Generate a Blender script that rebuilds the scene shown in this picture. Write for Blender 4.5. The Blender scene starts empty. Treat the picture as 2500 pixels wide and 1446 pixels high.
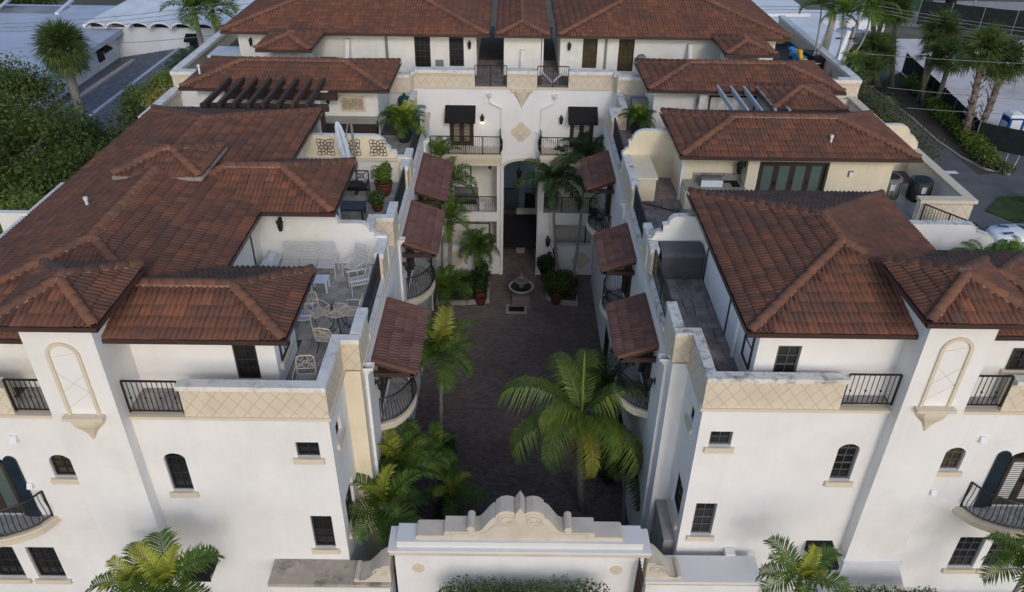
import bpy, math, random
import numpy as np
from mathutils import Matrix, Vector
random.seed(7); rng = np.random.default_rng(7)
SC = bpy.context.scene; COL = SC.collection; R = math.radians
# ---------------- camera, sky, sun, exposure ----------------
cam = bpy.data.cameras.new("camera"); camo = bpy.data.objects.new("camera", cam); COL.objects.link(camo)
def _cam():
    f, pit, yaw, roll = 1902.47, .573838, .00529544, .0151766
    cp, sp, cy, sy = math.cos(pit), math.sin(pit), math.cos(yaw), math.sin(yaw)
    fw = Vector((sy*cp, cy*cp, -sp)); rt = Vector((cy, -sy, 0)); up = rt.cross(fw)
    cr, sr = math.cos(roll), math.sin(roll)
    r2 = cr*rt+sr*up; u2 = -sr*rt+cr*up
    m = Matrix((( r2.x,u2.x,-fw.x,0),(r2.y,u2.y,-fw.y,0),(r2.z,u2.z,-fw.z,20.8),(0,0,0,1)))
    camo.matrix_world = m
    cam.sensor_width = 36; cam.sensor_fit = 'HORIZONTAL'; cam.lens = f/2500*36
_cam(); cam.clip_start = .1; cam.clip_end = 3000; SC.camera = camo
SUN_EL, SUN_AZ = R(29), R(168)
world = bpy.data.worlds.new("World"); SC.world = world; world.use_nodes = True
wn = world.node_tree; bg = wn.nodes["Background"]
sky = wn.nodes.new("ShaderNodeTexSky"); sky.sky_type = 'NISHITA'; sky.sun_disc = False
sky.sun_elevation = SUN_EL; sky.sun_rotation = SUN_AZ; sky.air_density = 1.0; sky.dust_density = 1.2
wn.links.new(sky.outputs[0], bg.inputs[0]); bg.inputs[1].default_value = .15
sl = bpy.data.lights.new("sun", 'SUN'); sl.energy = .54; sl.angle = R(11); sl.color = (1, .95, .90)
so = bpy.data.objects.new("sun", sl); COL.objects.link(so)
so.rotation_euler = Vector((math.sin(SUN_AZ)*math.cos(SUN_EL), math.cos(SUN_AZ)*math.cos(SUN_EL), math.sin(SUN_EL))).to_track_quat('Z', 'Y').to_euler()
so.location = (20, -60, 60)
SC.view_settings.view_transform = 'Standard'; SC.view_settings.look = 'None'
SC.view_settings.exposure = .22; SC.view_settings.gamma = 1; SC.view_settings.use_curve_mapping = False
CAM = Vector((0, 0, 20.8))
G = -4.1   # ground level
# ---------------- mesh builder ----------------
class MB:
    def __init__(s): s.v = []; s.f = []; s.m = []
    def add(s, vs, fs, m=0):
        n = len(s.v); s.v += [tuple(p) for p in vs]; s.f += [tuple(i+n for i in f) for f in fs]; s.m += [m]*len(fs); return s
    def box(s, x0, x1, y0, y1, z0, z1, m=0):
        return s.add([(x0,y0,z0),(x1,y0,z0),(x1,y1,z0),(x0,y1,z0),(x0,y0,z1),(x1,y0,z1),(x1,y1,z1),(x0,y1,z1)],
              [(0,3,2,1),(4,5,6,7),(0,1,5,4),(1,2,6,5),(2,3,7,6),(3,0,4,7)], m)
    def bar(s, a, b, w, h, m=0, up=(0,0,1)):
        a, b = Vector(a), Vector(b); d = (b-a).normalized(); u = Vector(up)
        if abs(d.dot(u)) > .98: u = Vector((0,1,0))
        x = d.cross(u).normalized()*w/2; y = x.cross(d).normalized()*h/2
        vs = [a-x-y, a+x-y, a+x+y, a-x+y, b-x-y, b+x-y, b+x+y, b-x+y]
        return s.add(vs, [(0,1,2,3),(7,6,5,4),(0,4,5,1),(1,5,6,2),(2,6,7,3),(3,7,4,0)], m)
    def prism(s, poly, a, b, ax, m=0):
        n = len(poly)
        def p(q, t): return (t, q[0], q[1]) if ax == 'x' else ((q[0], t, q[1]) if ax == 'y' else (q[0], q[1], t))
        vs = [p(q, a) for q in poly]+[p(q, b) for q in poly]
        return s.add(vs, [tuple(range(n-1,-1,-1)), tuple(range(n, 2*n))]+[(i, (i+1) % n, n+(i+1) % n, n+i) for i in range(n)], m)
    def tube(s, pts, r, n=6, m=0, cap=True):
        pts = [Vector(p) for p in pts]; rs = r if isinstance(r, (list, tuple)) else [r]*len(pts); vs = []; fs = []
        ref = Vector((0,0,1)) if abs((pts[-1]-pts[0]).normalized().z) < .9 else Vector((1,0,0))
        for i, p in enumerate(pts):
            d = (pts[min(i+1, len(pts)-1)]-pts[max(i-1, 0)]).normalized()
            x = d.cross(ref).normalized(); y = x.cross(d)
            for k in range(n):
                t = 2*math.pi*k/n; vs.append(p+(x*math.cos(t)+y*math.sin(t))*rs[i])
        for i in range(len(pts)-1):
            for k in range(n): fs.append((i*n+k, i*n+(k+1) % n, (i+1)*n+(k+1) % n, (i+1)*n+k))
        if cap: fs += [tuple(range(n-1,-1,-1)), tuple(range((len(pts)-1)*n, len(pts)*n))]
        return s.add(vs, fs, m)
    def lathe(s, prof, c=(0,0,0), n=16, m=0, a0=0, a1=2*math.pi):
        full = abs(a1-a0-2*math.pi) < 1e-6; k = n if full else n+1; vs = []; fs = []
        for r, z in prof:
            for i in range(k):
                t = a0+(a1-a0)*i/n; vs.append((c[0]+r*math.cos(t), c[1]+r*math.sin(t), c[2]+z))
        for j in range(len(prof)-1):
            for i in range(n):
                i2 = (i+1) % k; fs.append((j*k+i, j*k+i2, (j+1)*k+i2, (j+1)*k+i))
        return s.add(vs, fs, m)
    def mesh(s, name, mats, smooth=False):
        me = bpy.data.meshes.new(name); me.from_pydata(s.v, [], s.f)
        for mt in (mats if isinstance(mats, (list, tuple)) else [mats]): me.materials.append(mt)
        if any(s.m): me.polygons.foreach_set('material_index', s.m)
        if smooth: me.polygons.foreach_set('use_smooth', [True]*len(me.polygons))
        me.update(); return me
def np_mesh(name, V, F, mat, smooth=False):
    me = bpy.data.meshes.new(name); V = np.asarray(V, np.float32); F = np.asarray(F, np.int32)
    k = F.shape[1]
    me.vertices.add(len(V)); me.vertices.foreach_set('co', V.ravel())
    me.loops.add(F.size); me.loops.foreach_set('vertex_index', F.ravel())
    me.polygons.add(len(F)); me.polygons.foreach_set('loop_start', np.arange(0, F.size, k, dtype=np.int32))
    me.materials.append(mat); me.update(calc_edges=True)
    if smooth: me.polygons.foreach_set('use_smooth', np.ones(len(F), bool))
    return me
def thing(name, label, cat, loc=(0,0,0), group=None, rz=0):
    o = bpy.data.objects.new(name, None); o.empty_display_size = .2; COL.objects.link(o)
    o.location = loc; o.rotation_euler.z = rz; o['label'] = label; o['category'] = cat
    if group: o['group'] = group
    return o
def link(name, me, parent=None, label=None, mw=None, kind=None):
    o = bpy.data.objects.new(name, me); COL.objects.link(o)
    if parent is not None:
        o.parent = parent
        if parent.type == 'EMPTY' and mw is None: o.location = -Vector(parent.location) if parent.rotation_euler.z == 0 else (0,0,0)
    if mw is not None:
        if parent is not None and parent.type == 'EMPTY': mw = Matrix.Translation(-Vector(parent.location)) @ mw
        o.matrix_basis = mw
    if label: o['label'] = label
    if kind: o['kind'] = kind
    return o
def part(name, mb, mats, parent, smooth=False, label=None, kind=None):
    return link(name, mb.mesh(name, mats, smooth), parent, label, None, kind)
def single(name, mb, mats, label, cat, group=None, smooth=False):
    o = link(name, mb.mesh(name, mats, smooth)); o['label'] = label; o['category'] = cat
    if group: o['group'] = group
    return o
def struct(name, mb, mats, smooth=False):
    o = link(name, mb.mesh(name, mats, smooth)); o['kind'] = 'structure'; return o
def kids(o): return [c for c in bpy.data.objects if c.parent == o]
def copy_tree(o, loc, rz, label, scale=1.0, group=None, _par=None):
    r = o.copy(); COL.objects.link(r)
    if _par is None:
        r.location = loc; r.rotation_euler.z = rz; r.scale = (scale,)*3; r['label'] = label
        if group: r['group'] = group
    else: r.parent = _par
    for c in list(o.children): copy_tree(c, None, None, None, 1, None, r)
    return r
# maps for wall-like builders: (u along wall, z, d outward)
def WY(y): return lambda u, z, d: (u, y-d, z)          # faces the street (-y)
def WXP(x): return lambda u, z, d: (x+d, u, z)         # faces +x
def WXN(x): return lambda u, z, d: (x-d, u, z)         # faces -x
def mbox(M, mp, u0, u1, z0, z1, d0, d1, m=0):
    a, b = mp(u0, z0, d0), mp(u1, z1, d1)
    M.box(min(a[0],b[0]), max(a[0],b[0]), min(a[1],b[1]), max(a[1],b[1]), min(a[2],b[2]), max(a[2],b[2]), m)
def mprism(M, mp, poly, d0, d1, m=0):
    n = len(poly); vs = [mp(u, z, d0) for u, z in poly]+[mp(u, z, d1) for u, z in poly]
    M.add(vs, [tuple(range(n-1,-1,-1)), tuple(range(n, 2*n))]+[(i, (i+1) % n, n+(i+1) % n, n+i) for i in range(n)], m)
def wall(M, mp, u0, u1, z0, z1, th, holes=(), m=0):
    us = sorted({u0, u1}|{min(max(h[i], u0), u1) for h in holes for i in (0, 1)})
    for a, b in zip(us, us[1:]):
        c = (a+b)/2; zs = sorted([(h[2], h[3]) for h in holes if h[0] < c < h[1]]); z = z0
        for s, e in zs:
            if s > z: mbox(M, mp, a, b, z, s, -th, 0, m)
            z = max(z, e)
        if z < z1: mbox(M, mp, a, b, z, z1, -th, 0, m)
    for h in holes:
        if len(h) > 4 and h[4]:
            r = h[4]; cu = (h[0]+h[1])/2; w = (h[1]-h[0])/2; zs = h[3]-r
            for s in (-1, 1):
                pl = [(cu+s*w, h[3])]+[(cu+s*w*math.cos(t), zs+r*math.sin(t)) for t in [math.pi/2*k/8 for k in range(9)]]
                mprism(M, mp, pl if s > 0 else pl[::-1], -th, -.001, m)
BOXC = {}
def window(par, mp, u0, u1, z0, z1, cols=2, rows=3, arch=0, sill=True, inset=.12, fr=.055, mf=None, mg=None, name='window', split=False, blind=None, sillm=None, label=None):
    M = MB(); mf = mf or MAT['frame']; mg = mg or MAT['glass']
    d0, d1 = -inset-.05, -inset+.03; zt = z1-arch
    for a, b, c, e in ((u0, u0+fr, z0, zt), (u1-fr, u1, z0, zt), (u0+fr, u1-fr, z0, z0+fr)): mbox(M, mp, a, b, c, e, d0, d1)
    if arch:
        cu, w = (u0+u1)/2, (u1-u0)/2; N = 10; t = [math.pi*k/N for k in range(N+1)]
        pl = [(cu+w*math.cos(k), zt+arch*math.sin(k)) for k in t]+[(cu+(w-fr)*math.cos(k), zt+(arch-fr)*math.sin(k)) for k in t[::-1]]
        for k in range(N): mprism(M, mp, [pl[k], pl[k+1], pl[2*N-k], pl[2*N+1-k]], d0, d1)
        mbox(M, mp, u0+fr, u1-fr, zt-.02, zt+.02, d0, d1-.01); mbox(M, mp, cu-.012, cu+.012, zt+.02, z1-fr, d0, d1-.015)
    else: mbox(M, mp, u0+fr, u1-fr, z1-fr, z1, d0, d1)
    zt2 = zt-.02 if arch else z1-fr; z00 = z0+fr; u00, u11 = u0+fr, u1-fr
    cw, rh = (u11-u00)/cols, (zt2-z00)/rows
    for i in range(1, cols): mbox(M, mp, u00+i*cw-.011, u00+i*cw+.011, z00, zt2, d0, d1-.02)
    for j in range(1, rows):
        t = .022 if (split and j == rows//2) else .011
        mbox(M, mp, u00, u11, z00+j*rh-t, z00+j*rh+t, d0, d1-.022+t*.2)
    o = part(name, M, mf, par, label=label)
    key = (round(cw, 3), round(rh, 3), mp(0,0,1)[1] == mp(0,0,0)[1], mg.name)
    if key not in BOXC:
        P = MB(); hw, hh = cw/2-.002, rh/2-.002
        if key[2]: P.box(-.012, .012, -hw, hw, -hh, hh)
        else: P.box(-hw, hw, -.012, .012, -hh, hh)
        BOXC[key] = P.mesh('pane', mg)
    for i in range(cols):
        for j in range(rows):
            link('pane', BOXC[key], o, mw=Matrix.Translation(mp(u00+(i+.5)*cw, z00+(j+.5)*rh, d0+.012)))
    if arch:
        P = MB(); cu, w = (u0+u1)/2, (u1-u0)/2-fr
        mprism(P, mp, [(cu+w*math.cos(math.pi*k/10), zt+.02+(arch-fr-.02)*math.sin(math.pi*k/10)) for k in range(11)], d0+.005, d0+.02); part('pane', P, mg, o)
    if sill:
        S = MB(); mbox(S, mp, u0-.11, u1+.11, z0-.2, z0-.003, -.1, .09); part('sill', S, sillm or MAT['trim'], o)
    return o
def railing(par, a, b, z0, h=1.05, posts=2, sp=.11, mat=None, name='railing', knob=True):
    a, b = Vector((a[0], a[1], z0)), Vector((b[0], b[1], z0)); d = b-a; L = d.length; d.normalize(); M = MB()
    M.bar(a+Vector((0,0,h)), b+Vector((0,0,h)), .05, .04); M.bar(a+Vector((0,0,.06)), b+Vector((0,0,.06)), .03, .03)
    for k in range(posts):
        p = a+d*(L*k/(posts-1)); M.bar(p, p+Vector((0,0,h)), .045, .045)
    o = part(name, M, mat or MAT['iron'], par); n = max(2, round(L/sp)); ang = math.atan2(d.y, d.x)
    for k in range(1, n):
        p = a+d*(L*k/n); link('baluster', baluster(h, knob and k % 3 == 1), o, mw=Matrix.Translation(p) @ Matrix.Rotation(ang, 4, 'Z'))
    return o
_bal = {}
def baluster(h, knob=False, belly=False):
    k = (round(h, 2), knob, belly)
    if k not in _bal:
        M = MB()
        if belly:
            pts = [(0, 0, .06), (0, -.05, .14), (0, -.13, .3), (0, -.12, .42), (0, -.03, .66), (0, 0, .85), (0, 0, h)]
            M.tube(pts, .012, 4)
        else: M.box(-.009, .009, -.009, .009, .06, h-.01)
        if knob: M.box(-.022, .022, -.022, .022, h*.45, h*.45+.05)
        _bal[k] = M.mesh('baluster', MAT['iron'])
    return _bal[k]
def bowed(par, pts, z0, h=1.05, name='balcony_railing', sp=.12):
    """railing along a plan polyline, belly balusters bulging to the outside (left of travel is inside)"""
    M = MB(); M.tube([(x, y, z0+h) for x, y in pts], .03, 6); M.tube([(x, y, z0+.06) for x, y in pts], .018, 4)
    for q in (pts[0], pts[-1], pts[len(pts)//2]): M.box(q[0]-.025, q[0]+.025, q[1]-.025, q[1]+.025, z0, z0+h)
    o = part(name, M, MAT['iron'], par); acc = 0; 
    for (x0, y0), (x1, y1) in zip(pts, pts[1:]):
        L = math.hypot(x1-x0, y1-y0); n = max(1, round(L/sp)); ang = math.atan2(y1-y0, x1-x0)
        for k in range(n):
            t = (k+.5)/n; link('baluster', baluster(h, False, True), o, mw=Matrix.Translation((x0+(x1-x0)*t, y0+(y1-y0)*t, z0)) @ Matrix.Rotation(ang, 4, 'Z'))
    return o
# ---------------- materials ----------------
MAT = {}
def nodes(name):
    m = bpy.data.materials.new(name); m.use_nodes = True; MAT[name] = m; t = m.node_tree; return m, t, t.nodes['Principled BSDF'], t.links
def N(t, typ, **kw):
    n = t.nodes.new(typ)
    for k, v in kw.items():
        if k.startswith('i_'):
            key = k[2:]; n.inputs[int(key) if key.isdigit() else key].default_value = v
        else: setattr(n, k, v)
    return n
def ramp(t, pts):
    r = t.nodes.new('ShaderNodeValToRGB'); e = r.color_ramp.elements
    while len(e) < len(pts): e.new(.5)
    for i, (p, c) in enumerate(pts): e[i].position = p; e[i].color = (*c, 1) if len(c) == 3 else c
    return r
def mat(name, col, rough=.8, var=.12, scale=3, bump=0, bscale=40, metal=0, spec=.3, stain=None, stain_scale=1.5, stain_amt=.5, rand=0, detail=6, streak=0):
    """base colour with large soft variation, optional stains with their own colour, fine bump, per-piece variation"""
    m, t, b, L = nodes(name); b.inputs['Roughness'].default_value = rough; b.inputs['Metallic'].default_value = metal
    b.inputs['Specular IOR Level'].default_value = spec
    geo = N(t, 'ShaderNodeNewGeometry'); tc = N(t, 'ShaderNodeTexCoord'); P = geo.outputs['Position']
    nz = N(t, 'ShaderNodeTexNoise', i_Scale=scale, i_Detail=detail); L.new(P, nz.inputs['Vector'])
    lo = tuple(c*(1-var) for c in col); hi = tuple(min(1, c*(1+var)) for c in col)
    r = ramp(t, [(.3, lo), (.7, hi)]); L.new(nz.outputs['Fac'], r.inputs[0]); out = r.outputs[0]
    if rand:
        oi = N(t, 'ShaderNodeObjectInfo'); ad = N(t, 'ShaderNodeMath', operation='ADD'); L.new(oi.outputs['Random'], ad.inputs[0]); L.new(geo.outputs['Random Per Island'], ad.inputs[1])
        fr = N(t, 'ShaderNodeMath', operation='FRACT'); L.new(ad.outputs[0], fr.inputs[0])
        mr = N(t, 'ShaderNodeMapRange'); mr.inputs[3].default_value = 1-rand; mr.inputs[4].default_value = 1+rand; L.new(fr.outputs[0], mr.inputs[0])
        mx = N(t, 'ShaderNodeVectorMath', operation='SCALE'); L.new(out, mx.inputs[0]); L.new(mr.outputs[0], mx.inputs['Scale']); out = mx.outputs[0]
    if stain:
        n2 = N(t, 'ShaderNodeTexNoise', i_Scale=stain_scale, i_Detail=9, i_Roughness=.7); L.new(P, n2.inputs['Vector'])
        r2 = ramp(t, [(.5, (0,0,0)), (.68, (1,1,1))]); L.new(n2.outputs['Fac'], r2.inputs[0])
        ml = N(t, 'ShaderNodeMath', operation='MULTIPLY', i_1=stain_amt); L.new(r2.outputs[0], ml.inputs[0])
        mx = N(t, 'ShaderNodeMix', data_type='RGBA'); L.new(ml.outputs[0], mx.inputs[0]); L.new(out, mx.inputs[6]); mx.inputs[7].default_value = (*stain, 1); out = mx.outputs[2]
    if streak:
        mp_ = N(t, 'ShaderNodeMapping'); mp_.inputs['Scale'].default_value = (2.2, 2.2, .22); L.new(P, mp_.inputs['Vector'])
        n4 = N(t, 'ShaderNodeTexNoise', i_Scale=1.6, i_Detail=7, i_Roughness=.62); L.new(mp_.outputs[0], n4.inputs['Vector']); r4 = ramp(t, [(.52, (0,0,0)), (.75, (1,1,1))]); L.new(n4.outputs['Fac'], r4.inputs[0])
        m4 = N(t, 'ShaderNodeMath', operation='MULTIPLY', i_1=streak); L.new(r4.outputs[0], m4.inputs[0]); x4 = N(t, 'ShaderNodeMix', data_type='RGBA'); L.new(m4.outputs[0], x4.inputs[0]); L.new(out, x4.inputs[6]); x4.inputs[7].default_value = (.34,.32,.29,1); out = x4.outputs[2]
    L.new(out, b.inputs['Base Color'])
    if bump:
        n3 = N(t, 'ShaderNodeTexNoise', i_Scale=bscale, i_Detail=4); L.new(P, n3.inputs['Vector'])
        bp = N(t, 'ShaderNodeBump', i_Strength=bump, i_Distance=.02); L.new(n3.outputs['Fac'], bp.inputs['Height']); L.new(bp.outputs[0], b.inputs['Normal'])
    return m
W = (.79,.78,.775)
mat('white', W, .9, .035, .8, .35, 45, stain=(.56,.53,.48), stain_scale=.45, stain_amt=.22, streak=.08)
mat('white_in', (.8,.78,.73), .9, .04, 1.2, .35, 45, stain=(.5,.46,.4), stain_scale=.8, stain_amt=.28, streak=.1)
mat('cream', (.76,.67,.50), .9, .05, 1, .35, 45, stain=(.5,.42,.3), stain_scale=.9, stain_amt=.3, streak=.2)
mat('cap', (.72,.70,.67), .85, .08, 2, .3, 50, stain=(.13,.12,.11), stain_scale=3.2, stain_amt=.38)
mat('cap_clean', (.70,.69,.68), .85, .04, 1.2, .3, 50, stain=(.5,.48,.45), stain_scale=1.2, stain_amt=.25)
mat('cap_dirty', (.66,.64,.61), .9, .1, 2, .3, 50, stain=(.06,.055,.05), stain_scale=3.0, stain_amt=.85)
mat('trim', (.66,.575,.455), .85, .05, 2, .3, 60, stain=(.42,.36,.28), stain_scale=2, stain_amt=.25)
mat('cast', (.60,.535,.45), .9, .07, 2, .4, 60, stain=(.33,.28,.23), stain_scale=1.6, stain_amt=.3)
mat('cast_dirty', (.40,.35,.29), .95, .15, 2, .4, 60, stain=(.06,.055,.05), stain_scale=1.3, stain_amt=.9)
mat('gutter', (.062,.034,.032), .35, .15, 2, 0, spec=.5)
mat('gutter_worn', (.30,.24,.21), .5, .3, 3)
mat('wood', (.055,.033,.027), .75, .25, 5, .4, 30)
mat('wood_red', (.10,.045,.030), .75, .25, 5, .4, 30)
mat('wood_grey', (.42,.42,.46), .8, .15, 5, .4, 30)
mat('iron', (.014,.014,.017), .45, .2, 3, spec=.4)
mat('iron_blue', (.012,.022,.035), .4, .2, 3, spec=.4)
mat('frame_grey', (.10,.10,.105), .5, .15, 3, spec=.4)
mat('frame', (.030,.026,.027), .45, .15, 3, spec=.4)
mat('door', (.045,.034,.028), .5, .2, 3, spec=.4)
mat('glass', (.020,.022,.024), .14, .4, .8, spec=.45)
mat('glass_warm', (.075,.06,.03), .1, .4, 1.5, spec=.5)
mat('glass_teal', (.10,.135,.13), .12, .15, .6, spec=.5)
mat('blind', (.62,.62,.60), .6, .06, 3)
mat('blind_tan', (.35,.30,.20), .6, .1, 3)
mat('canvas', (.012,.012,.014), .9, .2, 6, .2, 120)
mat('paver', (.33,.315,.30), .9, .14, 2.5, .5, 70, stain=(.12,.105,.1), stain_scale=2.2, stain_amt=.55, rand=.16)
mat('paver_red', (.27,.215,.20), .9, .14, 2.5, .5, 70, stain=(.06,.05,.05), stain_scale=1.6, stain_amt=.7, rand=.18)
mat('joint', (.10,.085,.075), .95, .2, 4)
mat('brick', (.155,.122,.116), .92, .12, .5, .3, 60, stain=(.09,.07,.068), stain_scale=.35, stain_amt=.5, rand=.22)
mat('concrete', (.36,.34,.32), .9, .12, 1.2, .3, 40, stain=(.15,.14,.13), stain_scale=1.5, stain_amt=.4)
mat('stone', (.20,.175,.155), .85, .15, 3, .4, 40, stain=(.1,.09,.08), stain_scale=3, stain_amt=.6)
mat('asphalt', (.115,.112,.118), .92, .15, .6, .3, 60, stain=(.2,.19,.18), stain_scale=.25, stain_amt=.4)
mat('road', (.26,.255,.27), .9, .08, .3, .2, 30)
mat('sand', (.60,.56,.55), .95, .12, .35, .5, 8, stain=(.30,.26,.235), stain_scale=.16, stain_amt=.6)
mat('soil', (.07,.055,.04), .95, .3, 1)
mat('ground', (.13,.12,.09), .95, .3, .3, .3, 5, stain=(.05,.06,.025), stain_scale=.15, stain_amt=.8)
mat('lawn', (.035,.058,.017), .95, .3, 1.5, .6, 30, stain=(.06,.075,.02), stain_scale=.6, stain_amt=.6)
mat('mesh_fence', (.010,.016,.017), .85, .3, 2)
mat('white_metal', (.55,.545,.54), .4, .06, 5, spec=.5)
mat('iron_cream', (.60,.50,.38), .5, .2, 8)
mat('sling', (.55,.56,.57), .8, .06, 6)
mat('fabric_blue', (.55,.60,.68), .85, .1, 4)
mat('fabric_tan', (.33,.27,.20), .9, .1, 4)
mat('terra', (.10,.028,.022), .6, .2, 4)
mat('planter_dark', (.03,.03,.032), .6, .2, 4)
mat('wicker', (.070,.068,.074), .8, .2, 3, .9, 120)
mat('wicker_lid', (.115,.112,.125), .75, .12, 3, .9, 120)
mat('cover', (.17,.165,.175), .85, .12, 4, .3, 50)
mat('granite', (.30,.29,.25), .35, .35, 60)
mat('steel', (.55,.54,.53), .3, .1, 4, metal=.7)
mat('hvac', (.20,.20,.205), .55, .1, 4)
mat('hvac_dark', (.035,.045,.048), .5, .2, 4)
mat('black', (.010,.010,.011), .6, .2, 4)
mat('teal', (.030,.27,.29), .8, .12, .6)
mat('teal_light', (.13,.42,.44), .8, .12, .6)
mat('roof_white', (.72,.74,.78), .8, .06, .4, stain=(.42,.44,.48), stain_scale=.25, stain_amt=.35)
mat('roof_grey', (.44,.48,.58), .85, .08, .4, stain=(.30,.33,.40), stain_scale=.3, stain_amt=.5)
mat('roof_mould', (.26,.27,.30), .9, .2, .5, stain=(.06,.055,.05), stain_scale=.22, stain_amt=.9)
mat('shingle', (.155,.165,.195), .9, .12, 1, .4, 30, rand=.16)
mat('car_white', (.80,.81,.83), .18, .02, 1, spec=.6)
mat('car_blue', (.015,.03,.13), .25, .1, 1, spec=.6)
mat('rubber', (.012,.012,.013), .8, .2, 4)
mat('plastic_blue', (.02,.07,.28), .4, .1, 2)
mat('plastic_white', (.72,.74,.76), .4, .05, 2)
mat('toy_blue', (.02,.22,.62), .4, .06, 2)
mat('toy_yellow', (.75,.42,.03), .4, .06, 2)
mat('sign_green', (.02,.40,.06), .5, .05, 2)
mat('red', (.30,.02,.02), .5, .1, 2)
mat('green_ceramic', (.010,.045,.035), .25, .15, 3, spec=.6)
mat('green_box', (.012,.065,.045), .6, .1, 2)
mat('bark', (.155,.125,.10), .95, .25, 4, .8, 25, stain=(.07,.055,.045), stain_scale=3, stain_amt=.6)
mat('bark_sabal', (.17,.14,.115), .95, .3, 5, .8, 20, stain=(.07,.055,.045), stain_scale=3, stain_amt=.7)
mat('bark_palm', (.26,.245,.225), .9, .2, 5, .6, 25, stain=(.13,.12,.105), stain_scale=4, stain_amt=.5)
mat('pole', (.30,.28,.26), .9, .1, 3)
mat('wire', (.20,.195,.19), .6, .1, 1)
mat('mural', (.44,.36,.25), .8, .15, 6, .6, 18, stain=(.16,.12,.08), stain_scale=9, stain_amt=.8)
m, t, b, L = nodes('lamp_on'); b.inputs['Emission Color'].default_value = (1,.85,.6,1); b.inputs['Emission Strength'].default_value = 6
# scored diamond lattice on the cream parapet bands
def lattice():
    m = mat('lattice', (.66,.575,.455), .88, .05, 1.5, .3, 60, stain=(.42,.36,.28), stain_scale=1.2, stain_amt=.25); t = m.node_tree; L = t.links; b = t.nodes['Principled BSDF']
    geo = N(t, 'ShaderNodeNewGeometry'); sx = N(t, 'ShaderNodeSeparateXYZ'); L.new(geo.outputs['Position'], sx.inputs[0])
    h = N(t, 'ShaderNodeMath', operation='ADD'); L.new(sx.outputs[0], h.inputs[0]); L.new(sx.outputs[1], h.inputs[1])
    outs = []
    for sg in (1, -1):
        k = N(t, 'ShaderNodeMath', operation='MULTIPLY_ADD', i_1=sg*.80); L.new(sx.outputs[2], k.inputs[0]); L.new(h.outputs[0], k.inputs[2])
        q = N(t, 'ShaderNodeMath', operation='MULTIPLY', i_1=2.35); L.new(k.outputs[0], q.inputs[0])
        fr = N(t, 'ShaderNodeMath', operation='FRACT'); L.new(q.outputs[0], fr.inputs[0])
        s = N(t, 'ShaderNodeMath', operation='SUBTRACT', i_1=.5); L.new(fr.outputs[0], s.inputs[0])
        a = N(t, 'ShaderNodeMath', operation='ABSOLUTE'); L.new(s.outputs[0], a.inputs[0])
        g = N(t, 'ShaderNodeMath', operation='LESS_THAN', i_1=.035); L.new(a.outputs[0], g.inputs[0]); outs.append(g)
    mx = N(t, 'ShaderNodeMath', operation='MAXIMUM'); L.new(outs[0].outputs[0], mx.inputs[0]); L.new(outs[1].outputs[0], mx.inputs[1])
    old = b.inputs['Base Color'].links[0].from_socket
    f = N(t, 'ShaderNodeMath', operation='MULTIPLY', i_1=.55); L.new(mx.outputs[0], f.inputs[0])
    mm = N(t, 'ShaderNodeMix', data_type='RGBA'); L.new(f.outputs[0], mm.inputs[0]); L.new(old, mm.inputs[6]); mm.inputs[7].default_value = (.34,.28,.2,1); L.new(mm.outputs[2], b.inputs['Base Color'])
lattice()
# roof tiles: each piece its own brown, soot and lichen drifting over the slopes
def tilemat(name, cols, dark=.75, lich=.25):
    m, t, b, L = nodes(name); b.inputs['Roughness'].default_value = .82; b.inputs['Specular IOR Level'].default_value = .25
    geo = N(t, 'ShaderNodeNewGeometry'); oi = N(t, 'ShaderNodeObjectInfo'); P = geo.outputs['Position']
    ad = N(t, 'ShaderNodeMath', operation='ADD'); L.new(oi.outputs['Random'], ad.inputs[0]); L.new(geo.outputs['Random Per Island'], ad.inputs[1])
    fr = N(t, 'ShaderNodeMath', operation='FRACT'); L.new(ad.outputs[0], fr.inputs[0])
    r = ramp(t, [(i/(len(cols)-1), c) for i, c in enumerate(cols)]); L.new(fr.outputs[0], r.inputs[0]); out = r.outputs[0]
    def blend(scale, lo, hi, amt, col, det=8, ro=.65):
        nonlocal out
        n = N(t, 'ShaderNodeTexNoise', i_Scale=scale, i_Detail=det, i_Roughness=ro); L.new(P, n.inputs['Vector'])
        q = ramp(t, [(lo, (0,0,0)), (hi, (1,1,1))]); L.new(n.outputs['Fac'], q.inputs[0])
        k = N(t, 'ShaderNodeMath', operation='MULTIPLY', i_1=amt); L.new(q.outputs[0], k.inputs[0])
        mx = N(t, 'ShaderNodeMix', data_type='RGBA'); L.new(k.outputs[0], mx.inputs[0]); L.new(out, mx.inputs[6]); mx.inputs[7].default_value = (*col, 1); out = mx.outputs[2]
    blend(.55, .42, .72, dark, (.060,.046,.043)); blend(7, .5, .75, .35, (.05,.036,.03)); blend(1.1, .60, .75, lich, (.17,.13,.09)); blend(14, .66, .72, .5, (.26,.2,.16), 3)
    L.new(out, b.inputs['Base Color'])
    n3 = N(t, 'ShaderNodeTexNoise', i_Scale=50, i_Detail=4); L.new(P, n3.inputs['Vector'])
    bp = N(t, 'ShaderNodeBump', i_Strength=.35, i_Distance=.02); L.new(n3.outputs['Fac'], bp.inputs['Height']); L.new(bp.outputs[0], b.inputs['Normal'])
tilemat('tile', [(.13,.060,.042), (.19,.082,.052), (.145,.068,.048), (.235,.092,.054), (.16,.066,.042), (.12,.064,.050), (.20,.085,.055)], .5)
tilemat('tile_awning', [(.14,.07,.058), (.18,.09,.075), (.21,.115,.095), (.16,.075,.06)], .45, .35)
tilemat('ridge', [(.19,.088,.056), (.225,.10,.062), (.165,.08,.055), (.20,.09,.058)], .55, .35)
mat('mortar', (.27,.165,.125), .95, .25, 6, .8, 30)
mat('under', (.035,.022,.018), .9, .2, 3)
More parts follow.
